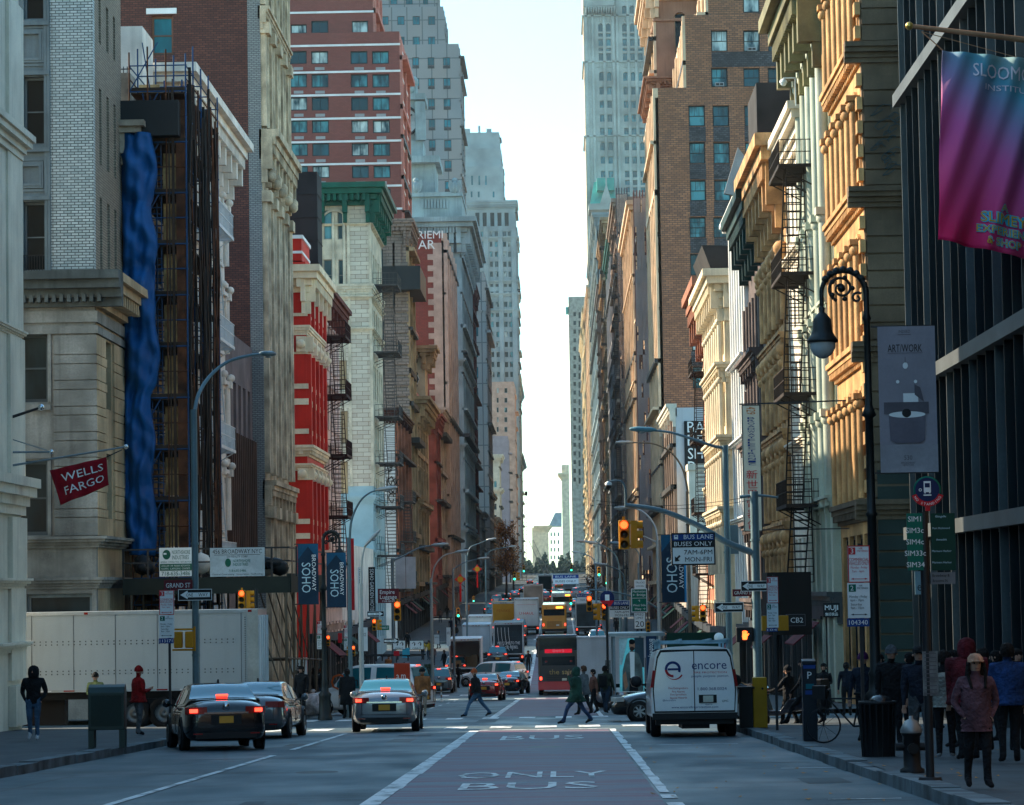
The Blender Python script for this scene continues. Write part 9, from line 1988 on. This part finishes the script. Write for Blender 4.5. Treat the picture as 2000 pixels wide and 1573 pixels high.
# tree and lattice
def tree(lab, px, pyb, pyt, Y, wd, n, col_, seed, bare=.5):
    x = at(px, pyb, Y).x; zb_ = gnd(x, Y); zt = at(px, pyt, Y).z-zb_; r = empty('street_tree', (x, Y, zb_), 0, lab, 'tree', 'street trees'); rr = random.Random(seed)
    q = MB(); q.tube([Vector((0, 0, 0)), Vector((.1, 0, zt*.3)), Vector((0, .1, zt*.6)), Vector((.1, 0, zt*.95))], .22, 7, None, .03); tips = []
    for k in range(26):
        h_ = zt*rr.uniform(.3, .85); a = rr.uniform(0, 6.28); L = wd*rr.uniform(.4, 1)*(1.1-h_/zt*.7); p0 = Vector((0, 0, h_)); p1 = p0+Vector((L*.6*math.cos(a), L*.6*math.sin(a), L*.5)); p2 = p1+Vector((L*.4*math.cos(a+.4), L*.4*math.sin(a+.4), L*.45)); q.tube([p0, p1, p2], .07, 5, None, .02); tips += [p1, p2, (p1+p2)/2, (p0+p1)/2]
        for j in range(3): q.tube([p1, p1+Vector((rr.uniform(-1, 1), rr.uniform(-1, 1), rr.uniform(.2, 1)))*L*.4], .025, 4)
    q.build('trunk', [mat('bark', (.06, .04, .03), .9)], r); q = MB()
    for k in range(n):
        c = rr.choice(tips)+Vector((rr.gauss(0, .5), rr.gauss(0, .5), rr.gauss(0, .5)))*wd*.28; u = Vector((rr.uniform(-1, 1), rr.uniform(-1, 1), rr.uniform(-1, 1))).normalized()*rr.uniform(.08, .2); w_ = u.orthogonal().normalized()*.1; q.quad(c-u, c+w_, c+u, c-w_, k % 2)
    q.build('crown', col_, r)
AUT = [mat('autumn_leaf', (.40, .16, .04), .8, var=.3), mat('autumn_leaf_brown', (.18, .08, .04), .8, var=.3)]
tree('orange leaved autumn tree at the far left kerb', 988, 1130, 1005, 430, 2.6, 2600, AUT, 1); tree('reddish thin tree beyond the autumn tree', 1002, 1125, 1040, 520, 2.2, 1500, [AUT[1], AUT[0]], 2); tree('bare brown tree far down on the right', 1160, 1140, 1085, 330, 1.5, 300, [AUT[1], AUT[1]], 3)
r = empty('lattice_mast', at(1026, 1120, 420), 0, 'thin ladder like lattice mast with a lamp standing in the sky gap', 'mast'); q = MB(); a, b_ = at(1020, 968, 420)-r.location, at(1020, 1135, 420)-r.location; c, d = at(1029, 968, 420)-r.location, at(1029, 1135, 420)-r.location; q.bar(a, b_, .08); q.bar(c, d, .08)
for k in range(22): t = k/22; q.bar(a.lerp(b_, t), c.lerp(d, t), .05)
q.build('lattice', [mat('mast_grey', (.28, .28, .27), .6)], r)
q = MB(); q.box(c.x-.3, c.x+.1, -.1, .1, c.z, c.z+.6); q.build('lamp_box', [IRON], r)
r = empty('boom_crane', at(1045, 1130, 700), 0, 'faint lattice crane boom slanting down across the sky gap', 'crane'); q = MB(); a, b_ = at(1032, 1055, 700)-r.location, at(1066, 1128, 700)-r.location
q.bar(a, b_, .15); q.bar(a+Vector((1.2, 0, 0)), b_+Vector((1.2, 0, 0)), .15)
for k in range(24): t = k/24; p_ = a.lerp(b_, t); q.bar(p_, a.lerp(b_, t+.04)+Vector((1.2, 0, 0)), .08)
q.build('boom', [mat('mast_grey', (.28, .28, .27))], r)
sh = sheet('far_park_trees', -40, 60, 1620, 1640, 0.0, mat('park_green', (.03, .06, .05), .9), kind='stuff'); bpy.data.objects.remove(sh)
q = MB(); rr = random.Random(12)
for k in range(5000):
    c = Vector((rr.uniform(-25, 22), rr.uniform(1300, 1380), 0)); hgt = 6+2.5*math.sin(c.x*.6)+2*math.sin(c.x*1.7+1); c.z = g(c.y)+rr.random()*hgt; u = Vector((rr.uniform(-1, 1), rr.uniform(-1, 1), rr.uniform(-1, 1))).normalized()*.9; w_ = u.orthogonal().normalized()*.5; q.quad(c-u, c+w_, c+u, c-w_)
o = q.build('park_foliage', [mat('park_green', (.03, .06, .05), .9)]); tag(o, 'dark mass of park foliage closing the far end of the avenue', 'foliage', kind='stuff')
# cables and dome camera
r = empty('overhead_cable', at(1165, 980, 95), 0, 'pair of thin cables strung across behind the signal mast', 'cable'); q = MB()
for (a_, b_) in (((1165, 985), (1478, 975)), ((1165, 978), (1478, 968))):
    A_, B_ = at(*a_, 95)-r.location, at(*b_, 95)-r.location; pts = [A_.lerp(B_, k/10)-Vector((0, 0, .25*math.sin(math.pi*k/10))) for k in range(11)]; q.tube(pts, .012, 4)
q.build('wire', [IRON], r)
r = empty('security_camera', at(1530, 162, 118), 0, 'white dome camera hanging high on the cream white building', 'camera', 'street cameras'); q = MB(); q.bar((0, 0, .2), (.5, 0, .2), .05); q.bar((.5, 0, .2), (.5, 0, -1), .05); q.lathe((0, 0, 0), [(.03, .18), (.15, .1), (.17, .0)], 12); q.ball((0, 0, -.02), .13, 10); q.build('dome', [SGW], r)
panel('shop_sign', 'plain white light box sign high on the right brown facade', 'sign', (1488, 330, 1489, 331), 140, SGW) if False else None
r = empty('hanging_awning', onX(1450, 340, 10.2), 0, 'grey slanted metal sign board hanging off the dark iron front', 'sign board'); L0 = Vector(r.location); q = MB(); Yh = 150; pl = [at(1414, 378, Yh), at(1452, 385, Yh), at(1474, 330, Yh), at(1441, 288, Yh)]; q.prism([p_-L0 for p_ in pl], (0, .4, 0)); q.build('board', [mat('weathered_grey_board', (.34, .32, .30), .7, var=.25)], r)
# ================================================================ haze
q = MB(); q.box(-1600, 1600, -45, 4100, -12, 330)
m = bpy.data.materials.new('haze_air'); m.use_nodes = True; nt = m.node_tree; nt.nodes.clear(); o_ = nt.nodes.new('ShaderNodeOutputMaterial'); pv = nt.nodes.new('ShaderNodeVolumePrincipled')
pv.inputs['Color'].default_value = (.80, .95, 1.0, 1); pv.inputs['Density'].default_value = .00006; pv.inputs['Anisotropy'].default_value = .3; nt.links.new(pv.outputs[0], o_.inputs['Volume'])
h = q.build('haze', [m]); h['kind'] = 'stuff'; h['label'] = 'thin pale haze filling the avenue'
bpy.data.scenes.remove(TMP)
